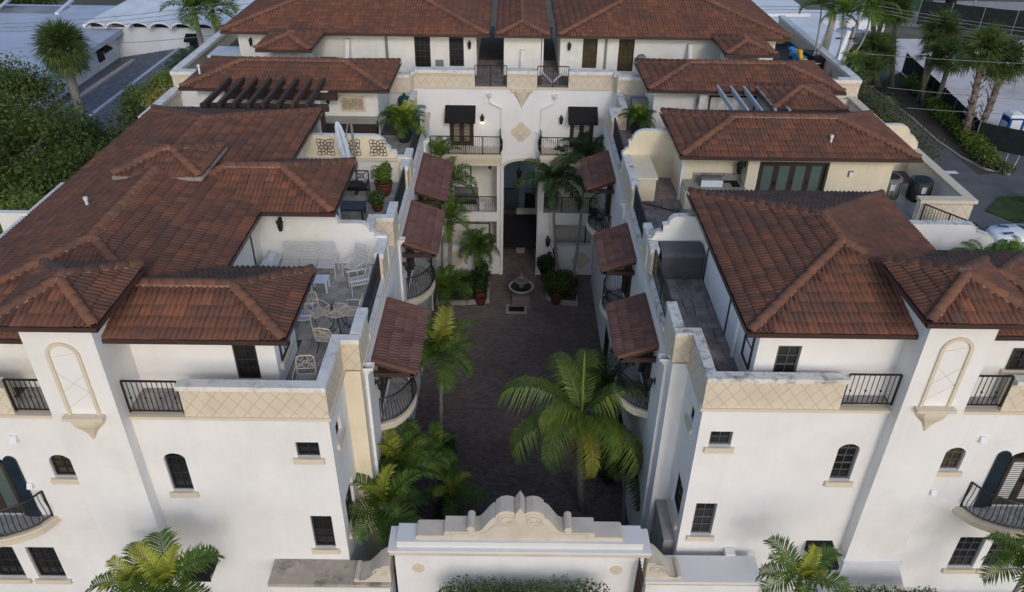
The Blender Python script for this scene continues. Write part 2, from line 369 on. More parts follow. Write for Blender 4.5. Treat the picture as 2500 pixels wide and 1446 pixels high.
# foliage: colour per piece, light passing through the blades
def leaf(name, cols, trans=.35, rough=.45, patch=.6):
    m, t, b, L = nodes(name); b.inputs['Roughness'].default_value = rough; b.inputs['Specular IOR Level'].default_value = .35
    geo = N(t, 'ShaderNodeNewGeometry'); oi = N(t, 'ShaderNodeObjectInfo')
    ad = N(t, 'ShaderNodeMath', operation='ADD'); L.new(oi.outputs['Random'], ad.inputs[0]); L.new(geo.outputs['Random Per Island'], ad.inputs[1])
    fr = N(t, 'ShaderNodeMath', operation='FRACT'); L.new(ad.outputs[0], fr.inputs[0])
    n = N(t, 'ShaderNodeTexNoise', i_Scale=patch, i_Detail=3); L.new(geo.outputs['Position'], n.inputs['Vector'])
    av = N(t, 'ShaderNodeMath', operation='MULTIPLY_ADD', i_1=.5, i_2=-.0); L.new(fr.outputs[0], av.inputs[0]); 
    n2 = N(t, 'ShaderNodeMapRange', i_1=.3, i_2=.7, i_3=0.0, i_4=.5); L.new(n.outputs['Fac'], n2.inputs[0]); L.new(n2.outputs[0], av.inputs[2])
    r = ramp(t, [(i/(len(cols)-1), c) for i, c in enumerate(cols)]); L.new(av.outputs[0], r.inputs[0]); L.new(r.outputs[0], b.inputs['Base Color'])
    tr = N(t, 'ShaderNodeBsdfTranslucent'); L.new(r.outputs[0], tr.inputs[0]); mx = N(t, 'ShaderNodeMixShader', i_0=trans)
    o = t.nodes['Material Output']; L.new(b.outputs[0], mx.inputs[1]); L.new(tr.outputs[0], mx.inputs[2]); L.new(mx.outputs[0], o.inputs[0])
leaf('leaf_palm', [(.04,.085,.014), (.075,.14,.022), (.12,.20,.03), (.20,.26,.038)])
leaf('leaf_yellow', [(.18,.25,.03), (.29,.34,.04), (.38,.38,.05), (.30,.26,.07)])
leaf('leaf_coco', [(.06,.12,.025), (.11,.19,.035), (.18,.25,.045), (.30,.32,.055)])
leaf('leaf_dark', [(.022,.05,.014), (.034,.07,.018), (.05,.095,.024)])
leaf('leaf_sabal', [(.055,.09,.026), (.085,.13,.036), (.12,.165,.045), (.18,.19,.06)])
leaf('leaf_dry', [(.16,.12,.06), (.24,.19,.10), (.12,.09,.05)])
leaf('leaf_tree', [(.042,.066,.014), (.07,.105,.02), (.115,.155,.03), (.19,.215,.045)], .35, .5, .35)
leaf('leaf_tree2', [(.08,.125,.02), (.13,.19,.03), (.19,.24,.04), (.27,.30,.055)], .35, .5, .5)
leaf('leaf_gold', [(.16,.15,.04), (.27,.24,.06), (.38,.33,.09)], .3, .5, 1)
leaf('leaf_hedge', [(.035,.065,.014), (.055,.10,.02), (.085,.135,.028)], .3, .45, 1)
leaf('leaf_lime', [(.08,.13,.018), (.13,.19,.024), (.19,.25,.03)], .3, .45, .8)
leaf('leaf_olive', [(.06,.075,.032), (.09,.105,.045), (.125,.14,.06)], .25, .6, .8)
# ---------------- clay tile roofs ----------------
TW, TE, TL = .30, .37, .034
NS = 8
_us = [k*TW/NS for k in range(NS+1)]
_wv = [(0, .82, 1, .82)[k % 4]*.064 for k in range(NS+1)]
def _tile_mesh(matr):
    M = MB(); lo = [(_us[k], 0, _wv[k]+TL+.006) for k in range(NS+1)]; hi = [(_us[k], TE+.03, _wv[k]*.96+.002) for k in range(NS+1)]
    lp = [(_us[k], .004, _wv[k]*.4-.008) for k in range(NS+1)]; n = NS+1
    M.add(lo+hi+lp, [(k, k+1, n+k+1, n+k) for k in range(NS)]+[(2*n+k, 2*n+k+1, k+1, k) for k in range(NS)])
    return M.mesh('tile', matr, True)
def clip(poly, cv):
    out = poly
    for (ax, ay), (bx, by) in zip(cv, cv[1:]+cv[:1]):
        src, out = out, []
        for i in range(len(src)):
            p, q = src[i], src[(i+1) % len(src)]
            dp = (bx-ax)*(p[1]-ay)-(by-ay)*(p[0]-ax); dq = (bx-ax)*(q[1]-ay)-(by-ay)*(q[0]-ax)
            if dp >= 0: out.append(p)
            if (dp >= 0) != (dq >= 0):
                t = dp/(dp-dq); out.append((p[0]+(q[0]-p[0])*t, p[1]+(q[1]-p[1])*t))
        if len(out) < 3: return []
    return out
def inside(p, cv): return all((b[0]-a[0])*(p[1]-a[1])-(b[1]-a[1])*(p[0]-a[0]) >= -1e-6 for a, b in zip(cv, cv[1:]+cv[:1]))
class Roofs:
    def __init__(s, parent, tmat='tile'): s.par = parent; s.hips = []; s.cand = []; s.caps = []; s.solids = []; s.tm = _tile_mesh(MAT[tmat]); s.tmat = tmat; s.nr = 0
    def hz(s, h, x, y):
        x0, x1, y0, y1, ze, sl = h
        if not (x0 < x < x1 and y0 < y < y1): return -99
        return ze+sl*min(x-x0, x1-x, y-y0, y1-y)
    def hip(s, x0, x1, y0, y1, ze, sl, gut='FRL', gm='gutter', label=None):
        s.hips.append(((x0, x1, y0, y1, ze, sl), gut, gm, label))
    def hidden(s, p, me, walls):
        for h in s.hips:
            if h[0] is me: continue
            if s.hz(h[0], p[0], p[1]) > p[2]+.03 and p[2] > h[0][4]-.16: return True
        for w in walls:
            if w[0] < p[0] < w[1] and w[2] < p[1] < w[3] and w[4] > p[2]+.05: return True
        return False
    def plane(s, roof, O, U, V, poly, me=None, walls=(), vs=-.07, mesh=None, stuff=None):
        O, U, V = Vector(O), Vector(U), Vector(V).normalized(); Nn = U.cross(V).normalized()
        umin = min(p[0] for p in poly); umax = max(p[0] for p in poly); vmax = max(p[1] for p in poly)
        # the tile field hangs a little past the eave
        ext = [(u, v if v > 1e-6 else vs) for u, v in poly]
        facing = Nn.dot(CAM-(O+U*(umax/2)+V*(vmax/2))) > 0
        j = 0; W3 = lambda u, v, n: O+U*u+V*v+Nn*n
        while vs+j*TE < vmax:
            v0 = vs+j*TE; i0 = int(umin/TW)-1; off = (j % 2)*0
            for i in range(i0, int(umax/TW)+2):
                u0 = i*TW+off; c = [(u0, v0), (u0+TW, v0), (u0+TW, v0+TE), (u0, v0+TE)]
                q = clip(c, ext)
                if not q: continue
                if me is not None or walls:
                    if all(s.hidden(W3(*p, .03), me, walls) for p in q): continue
                ju = random.uniform(-.006, .006); jv = random.uniform(-.01, .01); jn = random.uniform(0, .012)
                if all(inside(p, ext) for p in c):
                    A, B, C_, D = U, V, Nn, W3(u0+ju, v0+jv, jn)
                    mw = Matrix(((A.x,B.x,C_.x,D.x),(A.y,B.y,C_.y,D.y),(A.z,B.z,C_.z,D.z),(0,0,0,1)))
                    dist = (CAM-D).length+(0 if facing else 1000)
                    s.cand.append((dist, roof, mw, stuff))
                else:
                    for k in range(NS):
                        cell = clip([(u0+_us[k], v0), (u0+_us[k+1], v0), (u0+_us[k+1], v0+TE+.02), (u0+_us[k], v0+TE+.02)], ext)
                        if not cell: continue
                        def hh(u, v):
                            t = (u-u0-_us[k])/(_us[k+1]-_us[k]); w = _wv[k]*(1-t)+_wv[k+1]*t
                            return w+TL+.006-(v-v0)/TE*TL+jn
                        stuff.add([W3(u, v, hh(u, v)) for u, v in cell], [tuple(range(len(cell)))])
                        a, b = (u0+_us[k], v0), (u0+_us[k+1], v0)
                        if inside(a, ext) and inside(b, ext):
                            stuff.add([W3(a[0], v0, hh(*a)-.04), W3(b[0], v0, hh(*b)-.04), W3(b[0], v0, hh(*b)), W3(a[0], v0, hh(*a))], [(0,1,2,3)])
            j += 1
    def capline(s, roof, a, b, me, walls, mo, r=.125):
        a, b = Vector(a), Vector(b); d = b-a; L = d.length
        if L < .2: return
        d.normalize(); x = d.cross(Vector((0,0,1))).normalized(); z = x.cross(d); n = max(1, round(L/.37)); st = L/n
        for k in range(n):
            p = a+d*(k*st)
            if me is not None and s.hidden(p+d*st*.5+Vector((0,0,-.05)), me, walls): continue
            p = p+z*(.0+random.uniform(0, .012)); mw = Matrix(((x.x,d.x,z.x,p.x),(x.y,d.y,z.y,p.y),(x.z,d.z,z.z,p.z),(0,0,0,1))) @ Matrix.Diagonal((r/.125, st/.37, r/.125, 1)) @ Matrix.Rotation(random.uniform(-.03, .03), 4, 'Z')
            s.caps.append(((CAM-p).length, roof, mw, None))
        m = int(L/.07); pr = None; dh = Vector((d.x, d.y, 0)).normalized(); lat = Vector((dh.y, -dh.x, 0))
        for sg in (1, -1):
            pr = None
            for k in range(m+1):
                p = a+d*(L*k/m); w = .12+abs(random.gauss(.008, .014)); q0 = p+lat*sg*.10; q1 = p+lat*sg*w
                if me is not None: z0 = s.hz(me, q1.x, q1.y)
                else: z0 = q1.z
                hid = me is not None and (z0 < 0 or s.hidden(p+Vector((0,0,-.05)), me, walls))
                cur = (Vector((q0.x, q0.y, p.z+.045)), Vector((q1.x, q1.y, (z0 if z0 > 0 else p.z)+.05)))
                if pr and not hid: mo.add([pr[0], pr[1], cur[1], cur[0]], [(0,1,2,3)])
                pr = None if hid else cur
    def build(s, walls=(), nobj=300, ncap=300):
        CM = MB(); ring = []
        for y, r, dz in ((-.03, .138, .012), (.38, .112, .0)):
            ring.append([(r*math.cos(t), y, r*math.sin(t)*.92+dz) for t in [math.pi*k/6-.0 for k in range(7)]])
        CM.add(ring[0]+ring[1], [(k+1, k, 7+k, 8+k) for k in range(6)]+[tuple(range(7))])
        capm = CM.mesh('ridge_tile', MAT['ridge'], True)
        for h, gut, gm, lab in s.hips:
            x0, x1, y0, y1, ze, sl = h; w = min(x1-x0, y1-y0)/2; ln = math.sqrt(1+sl*sl); zr = ze+sl*w
            if x1-x0 >= y1-y0: A, B = (x0+w, y0+w, zr), (x1-w, y0+w, zr)
            else: A, B = (x0+w, y0+w, zr), (x0+w, y1-w, zr)
            BM = MB(); e = .015; low = [(x0, y0), (x1, y0), (x1, y1), (x0, y1)]
            vs = [(x, y, ze-.15) for x, y in low]+[(x, y, ze-e) for x, y in low]+[(A[0], A[1], A[2]-e), (B[0], B[1], B[2]-e)]
            fs = [(3,2,1,0), (0,1,5,4), (1,2,6,5), (2,3,7,6), (3,0,4,7)]
            fs += [(4,5,9,8), (5,6,9), (6,7,8,9), (7,4,8)] if x1-x0 >= y1-y0 else [(4,5,8), (5,6,9,8), (6,7,9), (7,4,8,9)]
            BM.add(vs, fs); roof = part('roof', BM, MAT['under'], s.par, label=lab); st = MB(); mo = MB()
            for O, U, V, Ln in (((x0,y0,ze),(1,0,0),(0,1,sl),x1-x0), ((x1,y1,ze),(-1,0,0),(0,-1,sl),x1-x0), ((x0,y1,ze),(0,-1,0),(1,0,sl),y1-y0), ((x1,y0,ze),(0,1,0),(-1,0,sl),y1-y0)):
                pl = [(0, 0), (Ln, 0), (Ln-w, w*ln), (w, w*ln)] if Ln-2*w > .01 else [(0, 0), (Ln, 0), (w, w*ln)]
                s.plane(roof, O, U, V, pl, h, walls, stuff=st)
            cs = [(x0,y0,ze), (x1,y0,ze), (x1,y1,ze), (x0,y1,ze)]
            tops = [A, B, B, A] if x1-x0 >= y1-y0 else [A, A, B, B]
            up = Vector((0,0,.05))
            for c, t in zip(cs, tops): s.capline(roof, Vector(c)+up, Vector(t)+up, h, walls, mo)
            if (Vector(A)-Vector(B)).length > .1: s.capline(roof, Vector(A)+up+Vector((0,0,.02)), Vector(B)+up+Vector((0,0,.02)), h, walls, mo)
            KM = MB(); KM.lathe([(.17, 0), (.17, .05), (.1, .10), (0, .12)], (A[0], A[1], A[2]+.03), 8); KM.lathe([(.16, 0), (.16, .05), (.1, .09), (0, .11)], (B[0], B[1], B[2]+.03), 8)
            mo.v += []; n0 = len(mo.v); mo.add(KM.v, KM.f)
            part('mortar', mo, MAT['mortar'], roof)
            h_st = (roof, st); s.solids.append(h_st)
            if gut:
                GM = MB(); g = .115; zt = ze+.0; zb = ze-.115
                def chan(ax, c, sgn, a, b):
                    for o0, o1, q0, q1 in ((.0, .012, zb, zt), (g-.014, g, zb-.01, zt+.006), (.012, g-.014, zb-.01, zb)):
                        lo, hi = sorted((c+sgn*o0, c+sgn*o1))
                        GM.box(a, b, lo, hi, q0, q1) if ax == 'x' else GM.box(lo, hi, a, b, q0, q1)
                    k = a+.5
                    while k < b:
                        lo, hi = sorted((c+sgn*.012, c+sgn*(g-.014)))
                        GM.box(k, k+.03, lo, hi, zt-.012, zt-.002) if ax == 'x' else GM.box(lo, hi, k, k+.03, zt-.012, zt-.002)
                        k += 1.15
                e2 = g+.005
                if 'F' in gut: chan('x', y0-.005, -1, x0-(e2 if 'L' in gut else 0), x1+(e2 if 'R' in gut else 0))
                if 'B' in gut: chan('x', y1+.005, 1, x0, x1)
                if 'L' in gut: chan('y', x0-.005, -1, y0, y1)
                if 'R' in gut: chan('y', x1+.005, 1, y0, y1)
                part('gutter', GM, MAT[gm], s.par)
        s.cand.sort(key=lambda q: q[0])
        for d, roof, mw, st in s.cand[:nobj]: link('tile', s.tm, roof, mw=mw)
        lv = [Vector(v.co) for v in s.tm.vertices]; lf = [tuple(p.vertices) for p in s.tm.polygons]
        for d, roof, mw, st in s.cand[nobj:]: st.add([mw @ v for v in lv], lf)
        for roof, st in s.solids:
            if st.f: o = part('tile_field', st, MAT[s.tmat], roof, True); o['kind'] = 'stuff'
        s.caps.sort(key=lambda q: q[0])
        for d, roof, mw, _ in s.caps[:ncap]: link('ridge_tile', capm, roof, mw=mw)
        cv = [Vector(v.co) for v in capm.vertices]; cf = [tuple(p.vertices) for p in capm.polygons]; byr = {}
        for d, roof, mw, _ in s.caps[ncap:]: byr.setdefault(roof.name, (roof, MB()))[1].add([mw @ v for v in cv], cf)
        for nm, (roof, mb) in byr.items(): o = part('ridge_tile_row', mb, MAT['ridge'], roof, True); o['kind'] = 'stuff'
_atm = {}
def awning_roof(par, x0, x1, y0, y1, zt, zb, label=None):
    """small lean-to tiled roof on wooden brackets; x0 is the wall, x1 the outer eave"""
    sg = 1 if x1 > x0 else -1; dx = abs(x1-x0); dz = zt-zb; ln = math.hypot(dx, dz)
    M = MB(); pr = [(x0, zt-.03), (x1, zb-.03), (x1, zb-.15), (x0, zt-.15)]
    M.prism(pr if sg > 0 else pr[::-1], y0, y1, 'y'); r = part('awning_roof', M, MAT['wood'], par, label=label)
    q = Roofs(par, 'tile_awning'); st = MB()
    if sg > 0: O, U, V = (x1, y0, zb), (0, 1, 0), (-dx, 0, dz)
    else: O, U, V = (x1, y1, zb), (0, -1, 0), (dx, 0, dz)
    q.plane(r, O, U, V, [(0, 0), (y1-y0, 0), (y1-y0, ln), (0, ln)], stuff=st)
    for d, rr, mw, s_ in sorted(q.cand, key=lambda c: c[0]): link('tile', q.tm, r, mw=mw)
    if st.f: o = part('tile_edge', st, MAT['tile_awning'], r, True)
    E_ = MB()  # terracotta verge along both slopes and the wall
    for y in (y0, y1): E_.bar((x0, y, zt+.06), (x1, y, zb+.06), .10, .12)
    E_.bar((x0, y0, zt+.06), (x0, y1, zt+.06), .12, .1)
    part('verge', E_, MAT['ridge'], r)
    B = MB()
    for y in (y0+.12, y1-.12):
        B.bar((x0, y, zb-.12), (x0+sg*(dx-.12), y, zb-.12), .13, .17)
    B.bar((x0+sg*(dx-.14), y0, zb-.07), (x0+sg*(dx-.14), y1, zb-.07), .12, .13)
    part('bracket', B, MAT['wood'], r)
    return r
# ---------------- the setting: ground, courtyard ----------------
g = MB(); g.box(-400, 500, -60, 900, G-.5, G-.03); struct('ground', g, MAT['ground'])
cf = MB(); cf.box(-4.6, 5.6, 15.9, 51.0, G-.02, G); court = struct('courtyard_floor', cf, MAT['joint'])
V = []; F = []; bw, bd, gp = .235, .118, .007
yy = 17.0; row = 0
while yy < 50.5:
    x = -4.5+(-bw/2 if row % 2 else 0)
    while x < 5.5:
        a, b, c, d = x+gp/2, x+bw-gp/2, yy+gp/2, yy+bd-gp/2; n = len(V); z = G+.018+random.uniform(-.003, .003); t = random.uniform(-.003, .003)
        V += [(a,c,z+t),(b,c,z-t),(b,d,z-t),(a,d,z+t),(a,c,G),(b,c,G),(b,d,G),(a,d,G)]
        F += [(n,n+1,n+2,n+3),(n+4,n+5,n+1,n),(n+5,n+6,n+2,n+1),(n+7,n+4,n,n+3)]
        x += bw
    yy += bd; row += 1
o = link('paver', np_mesh('paver', V, F, MAT['brick']), court); o['kind'] = 'stuff'
pb = MB(); pb.box(-40, 40, 6, 15.85, G, -1.35); struct('planting_bed', pb, MAT['soil'])
def terrace(par, x0, x1, y0, y1, z, matr, big=.62, nm='paver', seed=1, sub=None):
    """random ashlar pavers, each its own piece"""
    r = random.Random(seed); y = y0; cache = terrace.c; k = 0
    while y < y1-.05:
        h = r.choice((.31, .46, .46)); h = min(h, y1-y); x = x0-r.uniform(0, .4)
        while x < x1-.02:
            w = r.choice((.31, .46, .62, .46)); a, b = max(x, x0), min(x+w, x1)
            if b-a > .08:
                key = (round((b-a)*20), round(h*20), matr)
                if key not in cache:
                    M = MB(); e = .006; hx, hy = (b-a)/2-e, h/2-e
                    M.box(-hx, hx, -hy, hy, -.03, 0); cache[key] = M.mesh('paver', MAT[matr])
                link(nm, cache[key], sub or par, mw=Matrix.Translation(((a+b)/2, y+h/2, z+.03+r.uniform(-.004, .004))))
            x += w
        y += h
terrace.c = {}
def cap(M, x0, x1, y0, y1, z=7.5, h=.15): M.box(x0, x1, y0, y1, z, z+h)
def downspout(par, mp, u, z1, z0, box=True, bend=0, matr='white', w=.09):
    M = MB(); mbox(M, mp, u-w/2, u+w/2, z0, z1, .01, .10)
    if box:
        a = [mp(u-.14, z1+.22, .0), mp(u+.14, z1+.22, .0), mp(u+.14, z1+.22, .28), mp(u-.14, z1+.22, .28)]
        b = [mp(u-.06, z1-.05, .0), mp(u+.06, z1-.05, .0), mp(u+.06, z1-.05, .12), mp(u-.06, z1-.05, .12)]
        M.add(b+a, [(3,2,1,0), (0,1,5,4), (1,2,6,5), (2,3,7,6), (3,0,4,7)])
        for q0, q1, e0, e1 in ((-.16, .16, .27, .30), (-.16, -.13, .0, .27), (.13, .16, .0, .27)): mbox(M, mp, u+q0, u+q1, z1+.18, z1+.25, e0, e1)
    z = z1-.6
    while z > z0+.5: mbox(M, mp, u-w/2-.02, u+w/2+.02, z, z+.03, .0, .105); z -= 1.6
    return part('downspout', M, MAT[matr], par)
def lantern(par, mp, u, z, s=1.0, glow=False):
    M = MB(); mbox(M, mp, u-.05*s, u+.05*s, z-.08*s, z+.12*s, 0, .03)
    M.bar(mp(u, z+.06*s, .02), mp(u, z+.12*s, .17*s), .025, .025)
    c = mp(u, z-.28*s, .18*s)
    M.lathe([(.03*s, 0), (.09*s, .03*s), (.11*s, .26*s), (.14*s, .28*s), (.05*s, .38*s), (.015*s, .46*s)], c, 6)
    o = part('wall_lantern', M, MAT['iron'], par); Gm = MB(); Gm.lathe([(.0, -.07*s), (.065*s, -.05*s), (.075*s, .0)], c, 8)
    part('bulb' if glow else 'lantern_glass', Gm, MAT['lamp_on' if glow else 'glass'], o); return o
def bow(xw, ya, yb, d, n=14): return [(xw+d*math.sin(math.pi*k/n)**.55, ya+(yb-ya)*k/n) for k in range(n+1)]
def balcony(par, xw, ya, yb, d, z=2.42, face='x', yw=None):
    """bowed balcony: slab with rounded lip, pavers, belly rail"""
    pl = bow(xw, ya, yb, d) if face == 'x' else [(y, x) for x, y in bow(yw, ya, yb, d)]
    M = MB(); cx = sum(p[0] for p in pl)/len(pl); cy = sum(p[1] for p in pl)/len(pl)
    def off(p, k): return (xw+(p[0]-xw)*k, (ya+yb)/2+(p[1]-(ya+yb)/2)*k) if face == 'x' else ((ya+yb)/2+(p[0]-(ya+yb)/2)*k, yw+(p[1]-yw)*k)
    for k, a, b in ((1.04, z-.10, z), (1.07, z-.22, z-.10), (1.0, z-.34, z-.22)): M.prism([off(p, k) for p in pl], a, b, 'z')
    s = part('balcony_slab', M, MAT['trim'], par); P = MB()
    cv = [off(p, .97) for p in pl]; ar = sum(a[0]*b[1]-b[0]*a[1] for a, b in zip(cv, cv[1:]+cv[:1])); cv = cv if ar > 0 else cv[::-1]
    xs = [p[0] for p in cv]; ys = [p[1] for p in cv]; y = min(ys); row = 0
    while y < max(ys):
        x = min(xs)-(.15 if row % 2 else 0)
        while x < max(xs):
            q = clip([(x+.008, y+.008), (x+.292, y+.008), (x+.292, y+.192), (x+.008, y+.192)], cv)
            if len(q) > 2: P.prism(q, z+.001, z+.016+random.uniform(-.003, .003), 'z')
            x += .3
        y += .2; row += 1
    part('balcony_paver', P, MAT['paver'], s, kind='stuff')
    bowed(par, [off(p, .96) for p in pl], z); return s
def french(par, mp, u0, u1, z0, z1, leaves=2, glass='glass', matr='door', blind=None, rows=1, label=None, fr=.11):
    M = MB(); t = .08
    mbox(M, mp, u0, u0+t, z0, z1, -.16, .03); mbox(M, mp, u1-t, u1, z0, z1, -.16, .03); mbox(M, mp, u0+t, u1-t, z1-t, z1, -.16, .03)
    w = (u1-u0-2*t)/leaves
    o = part('door', M, MAT[matr], par, label=label)
    for k in range(leaves):
        a, b = u0+t+k*w+.004, u0+t+(k+1)*w-.004; D = MB()
        for p, q, r_, s in ((a, a+fr, z0, z1-t-.004), (b-fr, b, z0, z1-t-.004), (a+fr, b-fr, z0, z0+.22), (a+fr, b-fr, z1-t-fr-.02, z1-t-.004)): mbox(D, mp, p, q, r_, s, -.13, -.07)
        for j in range(1, rows): zz = z0+.22+(z1-z0-.22-t-fr)*j/rows; mbox(D, mp, a+fr, b-fr, zz-.012, zz+.012, -.12, -.085)
        part('door_leaf', D, MAT[matr], o); Gl = MB(); mbox(Gl, mp, a+fr, b-fr, z0+.22, z1-t-fr-.02, -.105, -.095); part('pane', Gl, MAT[glass], o)
        if blind:
            B = MB(); z = z0+.26
            while z < z1-t-fr-.08: mbox(B, mp, a+fr+.02, b-fr-.02, z, z+.05, -.094, -.088); z += .085
            part('shutter_blind', B, MAT[blind], o)
        H = MB(); mbox(H, mp, b-.05 if k == 0 else a+.02, b-.02 if k == 0 else a+.05, z0+1.0, z0+1.15, -.07, -.03); part('handle', H, MAT['iron'], o)
    return o
def niche(par, y, cu, w, z0, z1, cw):
    """arched moulding with a corbel on a tower front"""
    mp = WY(y); M = MB(); r = w/2; t = .09; zs = z1-r; N_ = 14
    mbox(M, mp, cu-r, cu-r+t, z0, zs, 0, .05); mbox(M, mp, cu+r-t, cu+r, z0, zs, 0, .05)
    for k in range(N_):
        a, b = math.pi*k/N_, math.pi*(k+1)/N_
        mprism(M, mp, [(cu+r*math.cos(a), zs+r*math.sin(a)), (cu+r*math.cos(b), zs+r*math.sin(b)), (cu+(r-t)*math.cos(b), zs+(r-t)*math.sin(b)), (cu+(r-t)*math.cos(a), zs+(r-t)*math.sin(a))], 0, .05)
    o = part('niche_moulding', M, MAT['trim'], par)
    S = MB()
    for p, q in (((cu-r+t, zs-.05), (cu+r-t, zs+.1)), ((cu-r+t, z0+.75), (cu+r-t, z0+1.3)), ((cu+r-t, z0+.7), (cu-r+t, z0+1.35)), ((cu-r+t, z0+.2), (cu+r-t, z0+.75))):
        S.bar(mp(p[0], p[1], .002), mp(q[0], q[1], .002), .012, .008, up=(0,1,0))
    part('scored_line', S, MAT['cast'], o)
    C = MB(); h = cw/2; mbox(C, mp, cu-h, cu+h, z0-.10, z0, 0, .22)
    prof = [(h*.93, 0), (h*.92, .12), (h*.80, .24), (h*.55, .36), (h*.32, .50), (h*.20, .62), (h*.13, .70)]
    for (w0, a), (w1, b) in zip(prof, prof[1:]):
        d0, d1 = .2*(w0/h)+.02, .2*(w1/h)+.02; za, zb = z0-.10-a, z0-.10-b
        vs = [mp(cu-w1, zb, 0), mp(cu+w1, zb, 0), mp(cu+w1*.6, zb, d1), mp(cu-w1*.6, zb, d1), mp(cu-w0, za, 0), mp(cu+w0, za, 0), mp(cu+w0*.6, za, d0), mp(cu-w0*.6, za, d0)]
        C.add(vs, [(3,2,1,0), (4,5,6,7), (0,1,5,4), (1,2,6,5), (2,3,7,6), (3,0,4,7)])
    C.lathe([(0, -.05), (.05, 0), (0, .05)], mp(cu, z0-.84, .03), 8)
    part('corbel', C, MAT['trim'], par)
def quatrefoil(par, mp, cu, cz, R_, d=.05, name='quatrefoil', mats='lattice'):
    pts = []
    for q in range(4):
        a0 = math.pi/2*q; c = (cu+R_*.56*math.cos(a0), cz+R_*.56*math.sin(a0))
        for k in range(9):
            t = a0-R(100)+R(200)*k/8; pts.append((c[0]+R_*.44*math.cos(t), c[1]+R_*.44*math.sin(t)))
        dg = a0+math.pi/4; pts.append((cu+R_*.98*math.cos(dg), cz+R_*.98*math.sin(dg)))
    M = MB(); mprism(M, mp, pts, 0, d); o = part(name, M, MAT['trim'], par)
    K = MB(); mprism(K, mp, [(cu+(u-cu)*.88, cz+(z-cz)*.88) for u, z in pts], d, d+.012); part('quatrefoil_panel', K, MAT[mats], o)
def canopy(par, mp, u0, u1, z1, z0, d, label=None):
    M = MB(); pr = [(0, z1), (d, z0), (d, z0-.16), (d-.02, z0-.16), (d-.02, z0-.01), (0, z1-.04)]; vs = []
    for u in (u0, u1): vs += [mp(u, z, q) for q, z in pr]
    n = len(pr); M.add(vs, [tuple(range(n-1,-1,-1)), tuple(range(n, 2*n))]+[(i, (i+1) % n, n+(i+1) % n, n+i) for i in range(n)])
    o = part('window_awning', M, MAT['canvas'], par, label=label); B = MB()
    for u in (u0+.03, u1-.03):
        B.bar(mp(u, z0-.14, 0), mp(u, z0-.12, d-.03), .02, .02); vs = [mp(u, z1-.02, .0), mp(u, z0-.14, d-.02), mp(u, z0-.14, .0)]
        B.add(vs, [(0, 1, 2)])
    part('awning_side', B, MAT['canvas'], o); return o
def vent(par, mp, u, z, s=.2):
    M = MB(); vs = [mp(u-s/2, z-s/2, 0), mp(u+s/2, z-s/2, 0), mp(u+s/2, z-s/2, .14), mp(u-s/2, z-s/2, .14), mp(u-s/2, z+s/2, 0), mp(u+s/2, z+s/2, 0), mp(u+s/2, z+s/2, .05), mp(u-s/2, z+s/2, .05)]
    M.add(vs, [(3,2,1,0), (4,5,6,7), (0,1,5,4), (1,2,6,5), (2,3,7,6), (3,0,4,7)]); part('wall_vent', M, MAT['plastic_white'], par)
def gable(par, prof, y0, y1, matr, capm='cap', skip_cap=0):
    """freestanding screen wall with a scrolled top: prof is the top line (x, z) running from the house outwards"""
    M = MB(); pl = [(prof[0][0], 6.45)]+list(prof)+[(prof[-1][0], 6.45)]; M.prism(pl, y0, y1, 'y'); o = part('screen_wall', M, MAT[matr], par)
    C = MB()
    for (xa, za), (xb, zb) in zip(prof[skip_cap:], prof[skip_cap+1:]):
        L = math.hypot(xb-xa, zb-za)
        if L < .01: continue
        nx, nz = -(zb-za)/L, (xb-xa)/L
        if nz < 0 or (abs(nz) < .01 and False): nx, nz = -nx, -nz
        C.prism([(xa, za), (xb, zb), (xb+nx*.035, zb+nz*.035), (xa+nx*.035, za+nz*.035)], y0-.02, y1+.02, 'y')
    part('wall_coping', C, MAT[capm], o); return o
def arc(cx, cz, r, a0, a1, n=6): return [(cx+r*math.cos(R(a0+(a1-a0)*k/n)), cz+r*math.sin(R(a0+(a1-a0)*k/n))) for k in range(n+1)]

# ================= LEFT WING =================
LW = thing('townhouse', 'white townhouse wing on the left whose big hipped roof carries a small raised cupola roof', 'townhouse', (-11, 16, G), 'townhouse blocks round the courtyard')
FY = 16.0; mp = WY(FY); M = MB()
HA = [(-14.9, -14.0, -.5, .98), (-16.2, -15.28, -.5, .98), (-13.0, -12.35, 4.05, 4.93, .32), (-15.75, -14.28, 2.44, 4.9, .3)]
HB = [(-5.9, -5.25, 4.95, 5.52), (-5.87, -5.23, 1.1, 2.53), (-9.71, -9.1, 3.54, 5.04, .24)]
wall(M, mp, -17.6, -12.05, G, 6.38, .3, HA); wall(M, mp, -10.26, -4.87, G, 6.38, .3, HB)
part('front_wall', M, MAT['white'], LW)
T = MB(); T.box(-12.05, -10.26, 15.58, 17.6, G, 10.0); part('tower', T, MAT['white'], LW)
T = MB(); T.box(-12.10, -10.21, 15.50, 16.0, .46, .56); vs = [(-12.05,16,.46),(-10.26,16,.46),(-10.26,15.56,.46),(-12.05,15.56,.46),(-12.4,16,-1.34),(-9.9,16,-1.34),(-9.9,15.1,-1.34),(-12.4,15.1,-1.34)]
T.add(vs, [(0,1,2,3),(3,2,6,7),(2,1,5,6),(0,3,7,4)]); part('tower_base', T, MAT['white'], LW)
niche(LW, 15.58, -11.15, .86, 6.86, 9.20, 1.06)
window(LW, mp, -5.9, -5.25, 4.95, 5.52, 2, 2); window(LW, mp, -5.87, -5.23, 1.1, 2.53, 2, 4, split=True); window(LW, mp, -9.71, -9.1, 3.54, 5.04, 2, 4, arch=.24, split=True)
